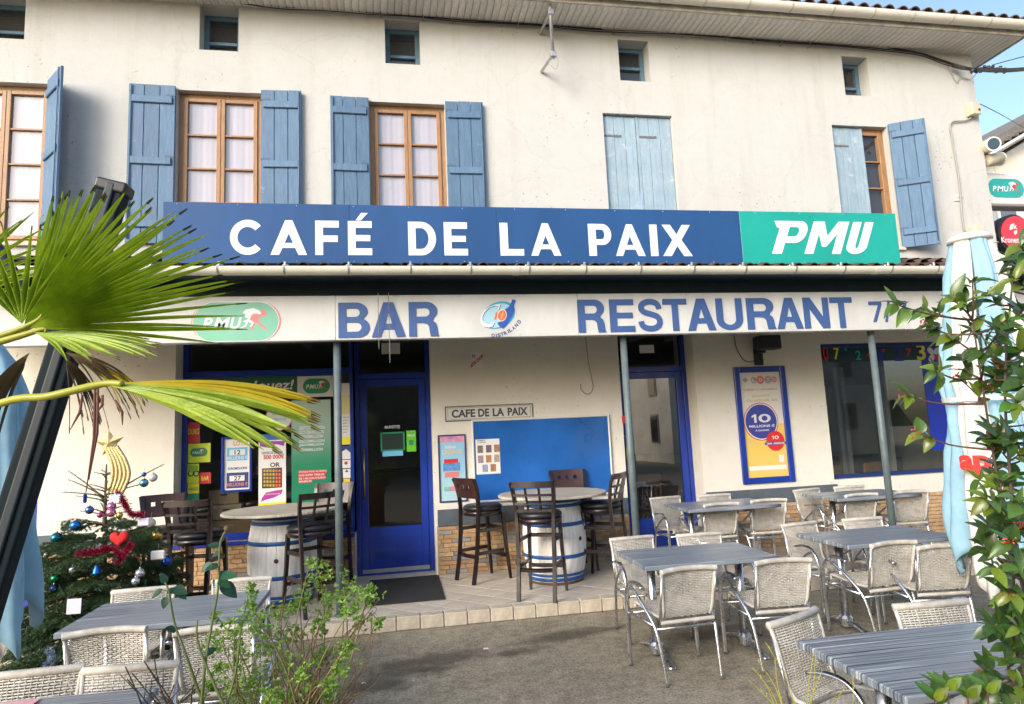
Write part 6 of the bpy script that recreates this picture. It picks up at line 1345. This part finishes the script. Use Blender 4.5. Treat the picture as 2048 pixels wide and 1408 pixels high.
# left cantilever parasol: leaning dark mast and furled cloth
DKM = mat('anthracite_mast', (.006,.014,.019), .6, spec=.15, var=.2)
MY = 2.3; a = atY(231, 372, MY); b = atY(57, 935, MY); d = (b-a).normalized(); foot = a+d*((a.z-.05)/-d.z)
can2 = thing('cantilever_parasol', 'cantilever parasol with leaning dark mast at the left edge', 'parasol', (foot.x, MY, 0))
ax = Vector((0,1,0)).cross(d).normalized()
def beam(p, q, w, dpt, nm, m_):
    dd = (q-p).normalized(); u = Vector((0,1,0)); s_ = u.cross(dd).normalized(); mb = MB()
    for e in (p, q):
        for sx, sy in ((-1,-1),(1,-1),(1,1),(-1,1)): mb.v.append(tuple(e+s_*sx*w/2+u*sy*dpt/2))
    mb.f = [(0,1,2,3),(7,6,5,4),(0,4,5,1),(1,5,6,2),(2,6,7,3),(3,7,4,0)]; mb.fix = True; o = mb.build(nm, m_, can2); md = o.modifiers.new('edge', 'BEVEL'); md.width = .008; md.segments = 3; return o
beam(a, foot, .085, .06, 'mast', DKM); beam(a+ax*-.0+Vector((0,-.033,0)), foot+Vector((0,-.033,0)), .03, .012, 'rail', mat('grey_rail', (.012,.022,.03), .55))
beam(a+d*-.01, a+d*.03, .10, .075, 'end_cap', BLACK); MB().bbox(foot.x-.35, foot.x+.35, MY-.35, MY+.35, .003, .06, .01).build('base', mat('concrete'), can2)
LX, LY = atY(20, 900, 2.75).x-.10, 2.75; zt = atY(20, 690, LY).z; zb = atY(30, 1200, LY).z; H = zt-zb
prof = [(zt,.05),(zt-.06,.09),(zt-H*.2,.14),(zt-H*.45,.17),(zt-H*.7,.19),(zt-H*.88,.20),(zt-H,.205)]
folded(LX, LY, prof, [FB_, FB_, FB_, FW_, FD_, FD_], 6, .14, None, can2, -1.9); MB().lathe([(.02,zb+.1),(.02,zt+.5)], 12, (LX,LY,0)).build('inner_pole', DKM, can2, True)
e = Vector((LX, LY, zt+.35)); MB().tube([e, e+Vector((.05,-.1,.05)), a.lerp(foot,.22)], .018, 8).build('arm', DKM, can2, True)

# ================================================================== fan palm in front at left
PALM = mat('palm_leaf', (.30,.39,.03), .42, var=.5, vscale=16, trans=.22, bump=.25, bscale=120, col2=(.20,.31,.018)); PALMY = mat('yellow_palm_leaf', (.60,.45,.015), .45, var=.3, vscale=8, trans=.3, col2=(.42,.36,.02)); PALMD = mat('dead_palm_leaf', (.10,.07,.03), .8, var=.4); TIPM = mat('dry_leaf_tip', (.10,.065,.035), .8)
PET = mat('palm_stalk', (.33,.34,.03), .45, var=.2)
trunk = Vector((-1.42, 1.75, 0))
palm = thing('fan_palm', 'fan palm with large green fronds reaching in from the left edge', 'palm', trunk)
MB().tube([trunk+Vector((0,0,.3)), trunk+Vector((.02,0,1.0)), trunk+Vector((.03,.02,1.75))], [.09,.085,.07], 12).build('trunk', mat('palm_fibre', (.09,.06,.035), .95, var=.5, vscale=30, bump=1., bscale=60), palm, True)
MB().lathe([(.20,.0),(.26,.36),(.28,.40),(.25,.40)], 24, tuple(trunk)).build('pot', mat('terracotta', (.42,.19,.10), .8, var=.2), palm, True)
def frond(hub, axis, normal, R, span, n, m, droop=.25, split=.5, fold=.012, seed=1, asym=0., lenf=None, stalk=True, matf=None, curl=0.):
    rg = random.Random(seed); X = axis.normalized(); Nn = (normal-X*normal.dot(X)).normalized(); Yy = Nn.cross(X); mb = MB(); tip = MB(); ys = MB()
    da = span/n
    for k in range(n):
        a = -span/2+da*(k+.5)+asym; L_ = R*(lenf(k/(n-1)) if lenf else (1-.22*abs(2*k/(n-1)-1)**2))*rg.uniform(.93,1.04); st = split*rg.uniform(.85,1.1)
        rows_ = 11; base = len(mb.v); jit = rg.uniform(-.02,.02); sag = rg.uniform(.7,1.5); tb = rg.uniform(-.5,.5)
        tgt = ys if matf and matf(k/(n-1)) else mb; base = len(tgt.v); last = None
        for i in range(rows_+1):
            f = i/rows_; r_ = L_*f; half = math.tan(da/2)*min(f, st)*L_
            if f > st: half = math.tan(da/2)*st*L_*max(.0, (1-((f-st)/(1-st))**1.8))*.88+.0006
            aa = a+jit*max(0, f-st)*3
            c = X*math.cos(aa)+Yy*math.sin(aa); s_ = -X*math.sin(aa)+Yy*math.cos(aa)
            p = hub+c*r_+Nn*(.10*R*(abs(a)/(span/2))**2*f)*curl
            p = p+Vector((0,0,-1))*(droop*R*(f**2.2)*(.4+.6*f)*sag)+s_*tb*.02*max(0, f-st)
            g = fold*min(1, f*4)*(half/(math.tan(da/2)*st*L_+1e-6))
            for sd, off in ((-1, Nn*0), (0, Nn*-g), (1, Nn*0)): tgt.v.append(tuple(p+s_*half*sd+off))
        for i in range(rows_):
            for q in range(2): A = base+i*3+q; (tgt.f).append((A, A+1, A+4, A+3))
        # scorched tip
        t0 = [Vector(tgt.v[base+(rows_-1)*3+q]) for q in range(3)]; t1 = [Vector(tgt.v[base+rows_*3+q]) for q in range(3)]
        if rg.random() < .75:
            b0 = len(tip.v); u_ = Nn*.0012; tip.v += [tuple(p.lerp(q, .5)+u_) for p, q in zip(t0, t1)]+[tuple(q+(q-p)*.08+u_) for p, q in zip(t0, t1)]; tip.f += [(b0,b0+1,b0+4,b0+3),(b0+1,b0+2,b0+5,b0+4)]
            b0 = len(tip.v); u_ = Nn*-.004; tip.v += [tuple(p.lerp(q, .5)+u_) for p, q in zip(t0, t1)]+[tuple(q+(q-p)*.08+u_) for p, q in zip(t0, t1)]; tip.f += [(b0,b0+1,b0+4,b0+3),(b0+1,b0+2,b0+5,b0+4)]
    o = mb.build('frond', m, palm, False)
    if ys.v: tag(ys.build('yellow_leaflets', PALMY, o), kind='stuff')
    if tip.v: tag(tip.build('dry_tips', TIPM, o), kind='stuff')
    if stalk:
        s0 = trunk+Vector((.03,.02,1.65)); mid = (s0+hub)/2+Vector((0,0,.08)); MB().tube(smooth_path([s0, mid, hub, hub+X*R*.10], 6), [.0095]*9+[.0095,.0088,.008,.007]+[.006,.005,.004,.003,.002,.001], 7).build('stalk', PET, o, True)
    return o
D1 = 1.8
def pv(x, y, Y): return atY(x, y, Y)
def ang_dir(hx, hy, deg, Y, hubp): return pv(hx+300*math.cos(math.radians(deg)), hy-300*math.sin(math.radians(deg)), Y)-hubp
hub = pv(48, 655, D1)
frond(hub, ang_dir(48, 655, 37, D1-.02, hub), Vector((.08,-1,.22)), .535, math.radians(92), 34, PALM, droop=.02, split=.50, seed=4, fold=.021, lenf=lambda f: 1.0-.05*abs(f-.2)-.42*max(0, f-.3))
hub2 = pv(44, 648, D1-.12)
frond(hub2, ang_dir(44, 648, 98, D1-.15, hub2), Vector((.25,-1,.1)), .25, math.radians(72), 7, PALM, droop=.03, split=.32, seed=6, stalk=False, fold=.02)
hub3 = pv(66, 664, D1-.05)
frond(hub3, pv(250, 672, D1-.1)-hub3, Vector((0,-.35,1)), .31, math.radians(70), 15, PALM, droop=.10, split=.5, seed=8)
hubb = pv(-130, 610, D1+.2)
frond(hubb, ang_dir(-130, 610, 45, D1+.15, hubb), Vector((.3,-1,.3)), .37, math.radians(80), 15, PALM, droop=.08, split=.5, seed=9)
hubc = pv(70, 650, D1+.3)
frond(hubc, ang_dir(70, 650, 68, D1+.3, hubc), Vector((.1,-1,.4)), .43, math.radians(42), 12, PALM, droop=.04, split=.55, seed=12, fold=.02)
hub4 = pv(205, 768, D1-.25)
frond(hub4, pv(520, 803, D1-.32)-hub4, Vector((.02,-.42,.9)), .485, math.radians(46), 15, PALM, droop=.15, split=.72, seed=10, fold=.018, asym=math.radians(9), stalk=False, matf=lambda f: f > .70, lenf=lambda f: .80+.2*f)
MB().tube(smooth_path([trunk+Vector((.04,.0,1.62)), pv(-40, 822, D1-.2), pv(100, 792, D1-.25), hub4, pv(245, 768, D1-.26)], 6), [.0085]*18+[.0075]*7, 7).build('stalk', PET, palm, True)
for i, (hx, hy, tx_, ty_, R_, sp) in enumerate(((130,705,290,740,.2,40),(60,705,-40,800,.2,60),(130,715,200,800,.14,40),(175,735,285,745,.16,50))):
    h_ = pv(hx, hy, D1+.12); frond(h_, pv(tx_, ty_, D1+.1)-h_, Vector((.1,-.5,.8)), R_, math.radians(sp), 12, PALMD if i != 3 else PALMY, droop=.5, split=.25, seed=20+i, stalk=False, fold=.006)
for i, (x0, y0, x1, y1) in enumerate(((190,770,172,985),(196,775,178,960),(205,790,190,830),(165,790,140,860),(230,800,245,850))):
    A = pv(x0, y0, D1-.05); B = pv(x1, y1, D1-.05); MB().tube([A, A.lerp(B,.5)+Vector((.008,0,0)), B], [.003,.0035,.001], 5).build('dead_leaflet', mat('red_brown_stem', (.13,.05,.035), .8), palm, True)
# ================================================================== shrubs
def leaf_mesh(L_, w, m, fold=.25, curl=.15, nm='leaf'):
    mb = MB(); n = 6
    for i in range(n+1):
        f = i/n; h = w*math.sin(PI*min(1, f**.85*.98+.02))**.8*(1-.15*f) if 0 < i < n else .0006; z = -curl*L_*f*f
        mb.v += [(-h, f*L_, z+h*fold), (0, f*L_, z), (h, f*L_, z+h*fold)]
    for i in range(n):
        for q in range(2): a = i*3+q; mb.f.append((a, a+1, a+4, a+3))
    return mb.mesh(nm, m, True)
PHOT = [per_object(mat('photinia_leaf_%d' % i, c, .28, var=.25, vscale=25, trans=.25, spec=.6), .25, .02) for i, c in enumerate(((.06,.13,.025),(.085,.18,.027),(.15,.22,.025)))]
TWIG = mat('red_brown_twig', (.10,.045,.03), .7, var=.3); BUD = mat('red_bud', (.50,.06,.06), .5); PBARK = mat('shrub_bark', (.08,.06,.045), .9, var=.3)
YB0 = 2.05
bush = thing('photinia_bush', 'leafy evergreen bush with red buds at the right edge', 'bush', (2.35, YB0, 0))
LM = [leaf_mesh(.078*s_, .0185*s_*wf, PHOT[i % 3], .3, cu) for i, (s_, wf, cu) in enumerate(((1,1,.1),(1.15,1.05,.2),(.85,1.1,.15),(1.05,.95,.3),(.7,1,.1),(.95,1.2,.25)))]
CL = [(1945,565),(1905,598),(1852,618),(1795,610),(1932,605),(1985,592),(2012,640),(1900,672),(1990,705),(1942,655),(2030,560),(2042,490),(1870,742),(1925,762),(1992,760),(2032,805),(1815,792),(1842,868),(2003,850),(2042,905),(1975,1000),(2032,1005),(2002,962),(2022,1085),(1985,1135),(2022,1185),(2038,1255),(2012,1322),(2042,1375),(1893,1392),(1962,1385),(2000,900),(2040,700),(1965,780),(2010,1040),(2045,1130),(1990,1060),(2030,950),(1960,960),(2008,745),(2044,620),(2090,800),(2110,950),(2100,1100),(2120,600),(2090,1250),(1985,930),(2015,1230),(1970,1095),(1860,650),(1960,700),(2040,1060),(2030,1140),(1995,1010),(1975,1050),(2015,1290),(1990,1250),(2040,1310),(1975,1340),(2000,1385),(2045,760),(2020,880),(1980,860),(1925,720),(2000,660),(2035,1200)]
rg = random.Random(11); nl = 0; rest = MB()
stems = [smooth_path([Vector((2.30,YB0+.1,.3)), Vector((2.27,YB0+.02,.8)), pv(2040,1150,YB0), pv(2020,950,YB0), pv(2010,760,YB0-.02), pv(2025,560,YB0)], 6), smooth_path([Vector((2.36,YB0,.3)), Vector((2.36,YB0-.05,.9)), pv(2100,1000,YB0-.1), pv(2080,700,YB0-.1), pv(2070,480,YB0-.05)], 6), smooth_path([Vector((2.25,YB0-.05,.3)), pv(2050,1350,YB0-.0), pv(2020,1100,YB0+.05), pv(1985,900,YB0+.05), pv(1945,640,YB0+.02)], 6)]
for P in stems: MB().tube(P, [.009*(1-.7*i/len(P)) for i in range(len(P))], 7).build('stem', PBARK, bush, True)
allp = [p for P in stems for p in P[6:]]
extra = []
for (x, y) in CL: extra.append((x, y, rg.uniform(-.16,.16)))
for (x, y) in CL:
    if x > 1985 and rg.random() < .75: extra.append((x+rg.uniform(-28,28), y+rg.uniform(-30,30), rg.uniform(.0,.30)))
for (x, y, dy) in extra:
    c = pv(x, y, YB0+dy); near = min(allp, key=lambda p: (p-c).length+max(0, p.z-c.z+.02)*2); mid = near.lerp(c, .55)+Vector((rg.uniform(-.02,.02), rg.uniform(-.02,.02), -.015))
    MB().tube(smooth_path([near, mid, c], 4), [.0042]*3+[.0034]*3+[.0026]*3, 5).build('twig', TWIG, bush, True)
    d0 = (c-mid).normalized(); n = rg.randint(6, 9)
    for k in range(n):
        a = 2.4*k+rg.uniform(-.3,.3); back = rg.uniform(0, .055) if k > 2 else 0; p = c-d0*back
        side = d0.orthogonal(); side.rotate(Quaternion(d0, a)); v = (d0*rg.uniform(.25,.9)+side.normalized()*rg.uniform(.7,1.1)+Vector((0,-.12,-.05))).normalized()
        up_ = (Vector((rg.uniform(-.5,.5),-.75,.9))); z_ = (up_-v*up_.dot(v)).normalized(); x_ = v.cross(z_)
        M = Matrix(((x_.x,v.x,z_.x),(x_.y,v.y,z_.y),(x_.z,v.z,z_.z))); me = LM[rg.randrange(6)]
        if nl < 300: place('leaf', me, bush, p, M.to_euler(), world=True, scale=[rg.uniform(.65,1.2), rg.uniform(.7,1.25), rg.uniform(.5,1.8)]); nl += 1
        else:
            s_ = rg.uniform(.8,1.15); b_ = len(rest.v); rest.v += [tuple(p+M @ (Vector(q.co)*s_)) for q in me.vertices]; rest.f += [tuple(i+b_ for i in f.vertices) for f in me.polygons]
    if rg.random() < .4:
        mb = MB()
        for k in range(rg.randint(2, 6)): v = (d0+Vector((rg.gauss(0,.35),rg.gauss(0,.35),rg.gauss(0,.35)))).normalized(); mb.tube([c, c+v*rg.uniform(.012,.035)], [.0012,.0009], 4); mb.sphere(tuple(c+v*.034), .0035, 6, 4)
        mb.build('bud_cluster', BUD, bush, True)
tag(rest.build('leaf_mass', PHOT[0], bush, True), kind='stuff')
# light green small-leaved shrub at lower left
SHR = mat('light_shrub_leaf', (.22,.36,.05), .45, var=.4, vscale=12, trans=.35, col2=(.12,.24,.035)); SHS = mat('shrub_stem', (.20,.17,.06), .8, var=.3); BARE = mat('bare_twig', (.17,.11,.06), .85)
YQ = 2.45
shb = thing('small_leaved_shrub', 'light green small leaved shrub in front of the lower left table', 'shrub', (-.42, YQ, .6))
rg = random.Random(5); fol = MB(); base = pv(545, 1470, YQ)
CQ = [(640,1150,20),(690,1185,24),(735,1195,14),(600,1205,18),(560,1225,18),(655,1210,24),(700,1225,16),(500,1215,12),(470,1255,16),(515,1250,18),(440,1285,16),(540,1290,22),(480,1310,20),(590,1270,16),(640,1250,14),(720,1250,10),(755,1245,10),(560,1340,22),(610,1345,18),(520,1360,22),(470,1370,18),(680,1335,14),(690,1300,10),(640,1310,14),(590,1390,18),(540,1400,20),(480,1400,16),(660,1370,10),(440,1340,12),(415,1375,10),(500,1180,7),(745,1180,6),(620,1130,8),(700,1290,10),(655,1395,8),(430,1232,7)]
for (x, y, r_) in CQ:
    c = pv(x, y, YQ+rg.uniform(-.18,.18)); s0 = base+Vector((rg.uniform(-.12,.14), rg.uniform(-.1,.1), -.15)); mid = s0.lerp(c, .55)+Vector((rg.uniform(-.05,.05), rg.uniform(-.04,.04), .03))
    P = smooth_path([s0, mid, c+Vector((0,0,.01))], 6); MB().tube(P, [.0035*(1-.6*i/len(P)) for i in range(len(P))], 5).build('stem', SHS, shb, True)
    for k in range(int(r_*2.1)):
        R_ = r_*YQ/FPX*1.3; p = c+Vector((rg.gauss(0,.5)*R_, rg.gauss(0,.5)*R_, rg.gauss(0,.5)*R_)); nl_ = rg.randint(3, 5)
        for j in range(nl_):
            v = Vector((rg.gauss(0,1), rg.gauss(0,1), rg.gauss(.35,.8))).normalized(); up_ = Vector((rg.gauss(0,.5),-.6,.8)); z_ = up_-v*up_.dot(v)
            if z_.length < .05: continue
            z_.normalize(); s_ = v.cross(z_); l = rg.uniform(.010,.020); w_ = l*.28; n0 = len(fol.v)
            fol.v += [tuple(p), tuple(p+v*l*.5+s_*w_+z_*.002), tuple(p+v*l), tuple(p+v*l*.5-s_*w_+z_*.002)]; fol.f += [(n0,n0+1,n0+2,n0+3)]
tag(fol.build('foliage', SHR, shb), kind='stuff')
tw = thing('bare_twig_plant', 'tangle of bare brown twigs beside the light green shrub', 'plant', (-.2, YQ-.05, .6))
for k in range(46):
    x = rg.uniform(540, 760); y = rg.uniform(1190, 1400); c = pv(x, y, YQ+rg.uniform(-.1,.15)); s0 = pv(620+rg.uniform(-60,60), 1450, YQ); mid = s0.lerp(c, .6)+Vector((rg.uniform(-.06,.06),0,rg.uniform(-.02,.05)))
    MB().tube(smooth_path([s0, mid, c, c+Vector((rg.uniform(-.05,.05),0,rg.uniform(-.02,.05)))], 4), [.0022]*4+[.0016]*4+[.0011]*5, 4).build('twig', BARE, tw, True)
for k in range(12):
    x = rg.uniform(250, 420); c = pv(x, rg.uniform(1310,1390), YQ-.1); s0 = pv(330+rg.uniform(-50,60), 1460, YQ-.1); m1 = s0.lerp(c, .6)+Vector((rg.uniform(-.02,.02),0,0)); MB().tube(smooth_path([s0, m1, c], 4), [.003]*4+[.002]*5, 4).build('twig', mat('dark_twig', (.06,.045,.035), .9), tw, True); MB().tube([m1, m1.lerp(c,.5)+Vector((.03*rg.choice((-1,1)),0,.015))], [.0018,.001], 4).build('twig', mat('dark_twig'), tw, True)
# rose
ROSE = per_object(mat('rose_leaf', (.022,.085,.04), .45, var=.35, vscale=30, trans=.15), .3); RST = mat('rose_stem', (.13,.17,.05), .6, var=.3); YR = 2.3
rose = thing('rose_bush', 'tall thin rose stems with dark green leaves at lower left', 'rose', (pv(420,1450,YR).x, YR, .6))
rl = leaf_mesh(.05, .017, ROSE, .2, .15); rg = random.Random(8)
for pth in (((425,1450),(400,1390),(372,1310),(350,1250),(338,1185),(330,1165)), ((400,1450),(410,1330),(425,1240),(437,1170),(440,1090),(452,1060)), ((440,1450),(470,1350),(480,1280)), ((470,1460),(400,1300),(395,1240))):
    P = smooth_path([pv(x, y, YR+rg.uniform(-.02,.02)) for x, y in pth], 5); MB().tube(P, [.0052*(1-.55*i/len(P)) for i in range(len(P))], 6).build('stem', RST, rose, True)
for (x, y, dx, dy) in ((332,1168,-6,-14),(326,1178,-26,18),(334,1180,22,4),(345,1176,30,10),(335,1192,-10,26),(352,1180,22,18),(440,1092,-24,-3),(442,1106,-22,4),(440,1130,-32,8),(438,1150,20,-8),(436,1160,26,14),(440,1165,38,30),(430,1160,-6,20),(425,1125,-26,20),(352,1262,-16,-6),(440,1152,34,-2),(408,1310,20,-12)):
    p = pv(x, y, YR); v = (pv(x+dx, y+dy, YR+rg.uniform(-.03,.03))-p); l = v.length; v.normalize(); up_ = Vector((rg.uniform(-.3,.3),-.7,.7)); z_ = (up_-v*up_.dot(v)).normalized(); x_ = v.cross(z_)
    place('leaf', rl, rose, p, Matrix(((x_.x,v.x,z_.x),(x_.y,v.y,z_.y),(x_.z,v.z,z_.z))).to_euler(), world=True, scale=[max(.8, l/.05*.95)]*3)
q = pv(453, 1057, YR); MB().sphere(tuple(q), .009, 8, 6).build('dry_hip', BARE, rose, True)
# yellow-green stems at the bottom right
ys = thing('yellow_stem_plant', 'tuft of thin yellow green stems at the bottom right', 'plant', (1.25, 2.15, .6)); YST = mat('yellow_stem', (.36,.34,.05), .6, var=.3); rg = random.Random(2)
for (x0, y0, x1, y1) in ((1570,1450,1505,1335),(1575,1450,1515,1320),(1580,1450,1550,1318),(1600,1450,1535,1290),(1610,1450,1627,1305),(1618,1450,1632,1300),(1590,1450,1498,1360),(1560,1450,1520,1350),(1640,1450,1690,1375),(1700,1450,1706,1355),(1610,1450,1645,1340)):
    A = pv(x0, y0, 2.15); B = pv(x1, y1, 2.15+rg.uniform(-.05,.05)); M_ = A.lerp(B,.5)+Vector((rg.uniform(-.015,.015),0,.01)); MB().tube(smooth_path([A, M_, B], 4), [.0022]*4+[.0014]*5, 5).build('stem', YST, ys, True)
    for k in range(4): p = M_.lerp(B, rg.random()); MB().tube([p, p+Vector((rg.uniform(-.015,.015),0,rg.uniform(.0,.02)))], [.0015,.0008], 4).build('spur', YST, ys, True)
sprigs = thing('young_evergreen', 'young evergreen sprigs at the bottom edge beside the near table', 'plant', (pv(1900,1450,1.95).x, 1.95, .6))
for (x, y) in ((1895,1380),(1935,1395),(1975,1385),(1870,1400)):
    c = pv(x, y, 1.95); MB().tube([pv(x+6,1460,1.95), c], [.004,.003], 5).build('stem', TWIG, sprigs, True)
    for k in range(7):
        a = 2.4*k; v = Vector((math.cos(a)*.7, math.sin(a)*.6-.1, .75)).normalized(); z_ = Vector((0,-.7,.7)); z_ = (z_-v*z_.dot(v)).normalized(); x_ = v.cross(z_); place('leaf', LM[k % 6], sprigs, c, Matrix(((x_.x,v.x,z_.x),(x_.y,v.y,z_.y),(x_.z,v.z,z_.z))).to_euler(), world=True, scale=[.8]*3)
# planters that hold them
def planter(x0, x1, y0, y1, z1, label, m_):
    t = thing('planter_box', label, 'planter', ((x0+x1)/2, (y0+y1)/2, 0)); e = .035
    MB().bbox(x0,x1,y0,y0+e,.003,z1,.006).bbox(x0,x1,y1-e,y1,.003,z1,.006).bbox(x0,x0+e,y0+e,y1-e,.003,z1,.006).bbox(x1-e,x1,y0+e,y1-e,.003,z1,.006).build('box', m_, t); MB().box(x0+e,x1-e,y0+e,y1-e,.01,z1-.04).build('soil', mat('soil', (.05,.035,.025), .95, var=.4, vscale=40, bump=.8, bscale=40), t)
OCH = mat('ochre_wood', (.34,.17,.06), .7, var=.3, vscale=8, stretch=(1,8,8))
pq = pv(630, 1400, 2.6)
planter(pv(300,1420,2.3).x, pq.x-.0, 2.22, 2.62, pv(600,1396,2.62).z, 'ochre wooden planter under the light green shrub', OCH); planter(pv(1480,1440,2.0).x, 2.75, 1.85, 2.25, .60, 'ochre wooden planter at the bottom right below the frame', OCH)

# ================================================================== surroundings
NW = mat('neighbour_wall', (.72,.70,.64), .9, var=.12, vscale=1.2)
a = pv(1952, 300, 17); b = pv(2060, 238, 17); nb_ = thing('neighbour_house', 'white neighbouring house with sloping tiled roof at the right edge', 'house', (a.x+4, 17, 0))
sl_ = (b.z-a.z)/(b.x-a.x); x0 = a.x-.5; x1 = a.x+9; z0 = a.z-.5*sl_
MB().prism([(x0+.6,0),(x1,0),(x1,z0+(x1-x0)*sl_-.5),(x0+.6,z0-.35)], 17, 25).build('wall', NW, nb_)
MB().prism([(x0-.2,z0-.28),(x1,z0+(x1-x0)*sl_-.28),(x1,z0+(x1-x0)*sl_),(x0-.2,z0-.02)], 16.6, 25.2).build('roof', mat('slate_tiles', (.17,.155,.14), .8, var=.4, vscale=6), nb_)
MB().tube([(x0,16.55,z0-.38),(x1,16.55,z0+(x1-x0)*sl_-.36)], .08, 8).build('gutter', mat('zinc', (.42,.43,.44), .5, metal=.5), nb_, True)
for k in range(30): MB().tube([(x0+.3*k,16.58,z0+.3*k*sl_-.14),(x0+.3*k+.15,16.58,z0+(.3*k+.15)*sl_-.2)], .09, 5).build('eave_tile', mat('slate_tiles'), nb_)
c = pv(2018, 345, 16.98); MB().prism(arc(c.x, c.z, .55, .62, 0, PI, 20)+[(c.x-.55,c.z-.5),(c.x+.55,c.z-.5)], 16.94, 17.0).build('arch', mat('arch_plaster', (.66,.62,.52), .9), nb_)
for px in (2030,):
    q = rect(2000, 411, 2042, 520, 16.95); w = MB().box(q[0], q[1], 16.93, 16.99, q[2], q[3]).build('window', WHITE, nb_); MB().box(q[0]+.1, q[1]-.1, 16.92, 16.929, q[2]+.1, q[3]-.1).build('pane', mat('bluish_pane', (.12,.15,.17), .1), w)
MB().tube([pv(1990,420,16.8), pv(1996,560,16.8)], .06, 8).build('downpipe', mat('zinc'), nb_, True)
# houses and trees across the street: they only show as reflections in the panes
def far_house(x0, x1, y, h, roofh, label, wallc):
    t = thing('street_house', label, 'house', ((x0+x1)/2, y, 0), group='houses across the street'); xm = (x0+x1)/2
    MB().prism([(x0,0),(x1,0),(x1,h),(xm,h+roofh),(x0,h)], y-6, y).build('wall', mat('stone_wall_'+wallc[0], wallc[1], .9, var=.3, vscale=1.5), t)
    for s_ in (-1, 1):
        xa = xm+s_*((x1-x0)/2+.5); za = h-.3; MB().quad((xm,y+.4,h+roofh+.05),(xa,y+.4,za),(xa,y-6.4,za),(xm,y-6.4,h+roofh+.05)).build('roof', mat('street_roof', (.16,.10,.08), .9, var=.3), t)
    for k in range(2):
        for r_ in range(2):
            xx = x0+(x1-x0)*(.25+.5*k); z = 1.0+r_*2.8; w = MB().box(xx-.5,xx+.5,y+.001,y+.03,z,z+1.6).build('window', mat('street_shutter', (.35,.33,.30), .8), t); MB().box(xx-.4,xx+.4,y+.031,y+.035,z+.1,z+1.5).build('pane', mat('dark_pane', (.03,.035,.04), .1), w)
    return t
t = thing('street_house', 'pale stone house across the street, mirrored in the right door', 'house', (16, -20, 0), group='houses across the street')   # its sunlit flank faces left
MB().box(12.4, 20, -30, -12, 0, 5.2).build('wall', mat('pale_stone_flank', (.74,.69,.58), .9, var=.25, vscale=1.2, bump=.3, bscale=4), t)
MB().prism([(12.0,5.201),(20.4,5.201),(16.2,7.6)], -30.3, -11.6).build('roof', mat('street_roof', (.16,.10,.08), .9, var=.3), t)
for k in range(4):
    for r_ in range(2):
        y_ = -14-k*4.2; z = .9+r_*2.3; w = MB().box(12.36, 12.399, y_-.5, y_+.5, z, z+1.45).build('window', mat('street_shutter', (.35,.33,.30), .8), t); MB().box(12.34, 12.359, y_-.4, y_+.4, z+.1, z+1.35).build('pane', mat('dark_pane', (.03,.035,.04), .1), w)
far_house(-4.5, 5.5, -14, 5.2, 2.4, 'added dark gabled house across the street, darkening the left door reflection', ('brown', (.20,.17,.14))); far_house(-13.5, -6, -15, 5.0, 2.0, 'added dark gabled house across the street, leftmost one', ('dun', (.24,.21,.17))); far_house(16.5, 26, -15, 5.6, 2.2, 'stone gabled house across the street, far right one', ('grey', (.36,.34,.31)))  # brown and dun houses added out of view to darken the left door's reflection
TRM = mat('street_tree_leaf', (.06,.10,.035), .7, var=.4, vscale=3)
def far_tree(x, y, h, r_, label, seed):
    rg = random.Random(seed); t = thing('added_street_tree', label, 'tree', (x, y, 0), group='added trees across the street'); MB().tube([(0,0,0),(.1,0,h*.45),(0,.1,h*.8)], [.22,.16,.06], 8).build('trunk', PBARK, t, True, world=False); mb = MB()
    for k in range(1400):
        v = Vector((rg.gauss(0,1),rg.gauss(0,1),rg.gauss(0,1))).normalized()*rg.random()**.4; p = Vector((v.x*r_, v.y*r_, h*.62+v.z*h*.38)); u_ = Vector((rg.gauss(0,1),rg.gauss(0,1),rg.gauss(0,1))).normalized()*.22; w_ = u_.orthogonal().normalized()*.16; mb.quad(p-u_, p+w_, p+u_, p-w_)
    mb.build('crown', TRM, t, world=False)
far_tree(-5.2, -12.5, 6.0, 2.6, 'added broad tree across the street, left of the houses', 1); far_tree(6.6, -12, 5.5, 2.4, 'added rounder tree across the street, beside the gabled house', 2); far_tree(-11, -28, 6.5, 3.2, 'added tall tree across the street, farthest left', 3)  # trees added out of view to cover the bright sky mirrored in the door
mb = MB(); n = 60
for k in range(n): x = -85+170*k/n; x2 = -85+170*(k+1)/n; f = lambda q: 6+2.2*math.sin(q*.06)+1.1*math.sin(q*.17+1)+.5*math.sin(q*.6); mb.quad((x,-80,-.5),(x2,-80,-.5),(x2,-84,f(x2)),(x,-84,f(x)))
tag(mb.build('hill', mat('wooded_hill', (.06,.085,.045), .95, var=.4, vscale=.5)), 'low wooded hill behind the street', kind='structure')
# litter on the asphalt
for i, (x, y, w) in enumerate(((838,1255,10),(728,1366,6),(972,1297,8))):
    q = atZ(x, y, .004); tag(MB().bbox(q.x-.02*w/8, q.x+.02*w/8, q.y-.015, q.y+.015, .003, .006, .001).build('paper_scrap', mat('litter_white', (.7,.68,.62), .8)), ('white paper scrap just off the kerb', 'tiny white paper scrap nearest the shrub', 'pale paper scrap in the middle of the stains')[i], 'litter')
# red printed runner on the corner table, folded napkins
a = atZ(0, 1392, .732); tag(MB().bbox(a.x-.28, a.x+.20, T7[1]-.2, T7[1]+.30, .7345, .737, .0005).build('paper_placemat', mat('pink_placemat', (.66,.42,.40), .7, var=.3, vscale=9, col2=(.60,.25,.25))), 'pale pink printed paper placemat on the corner table', 'placemat')
bpy.data.scenes.remove(TMP)
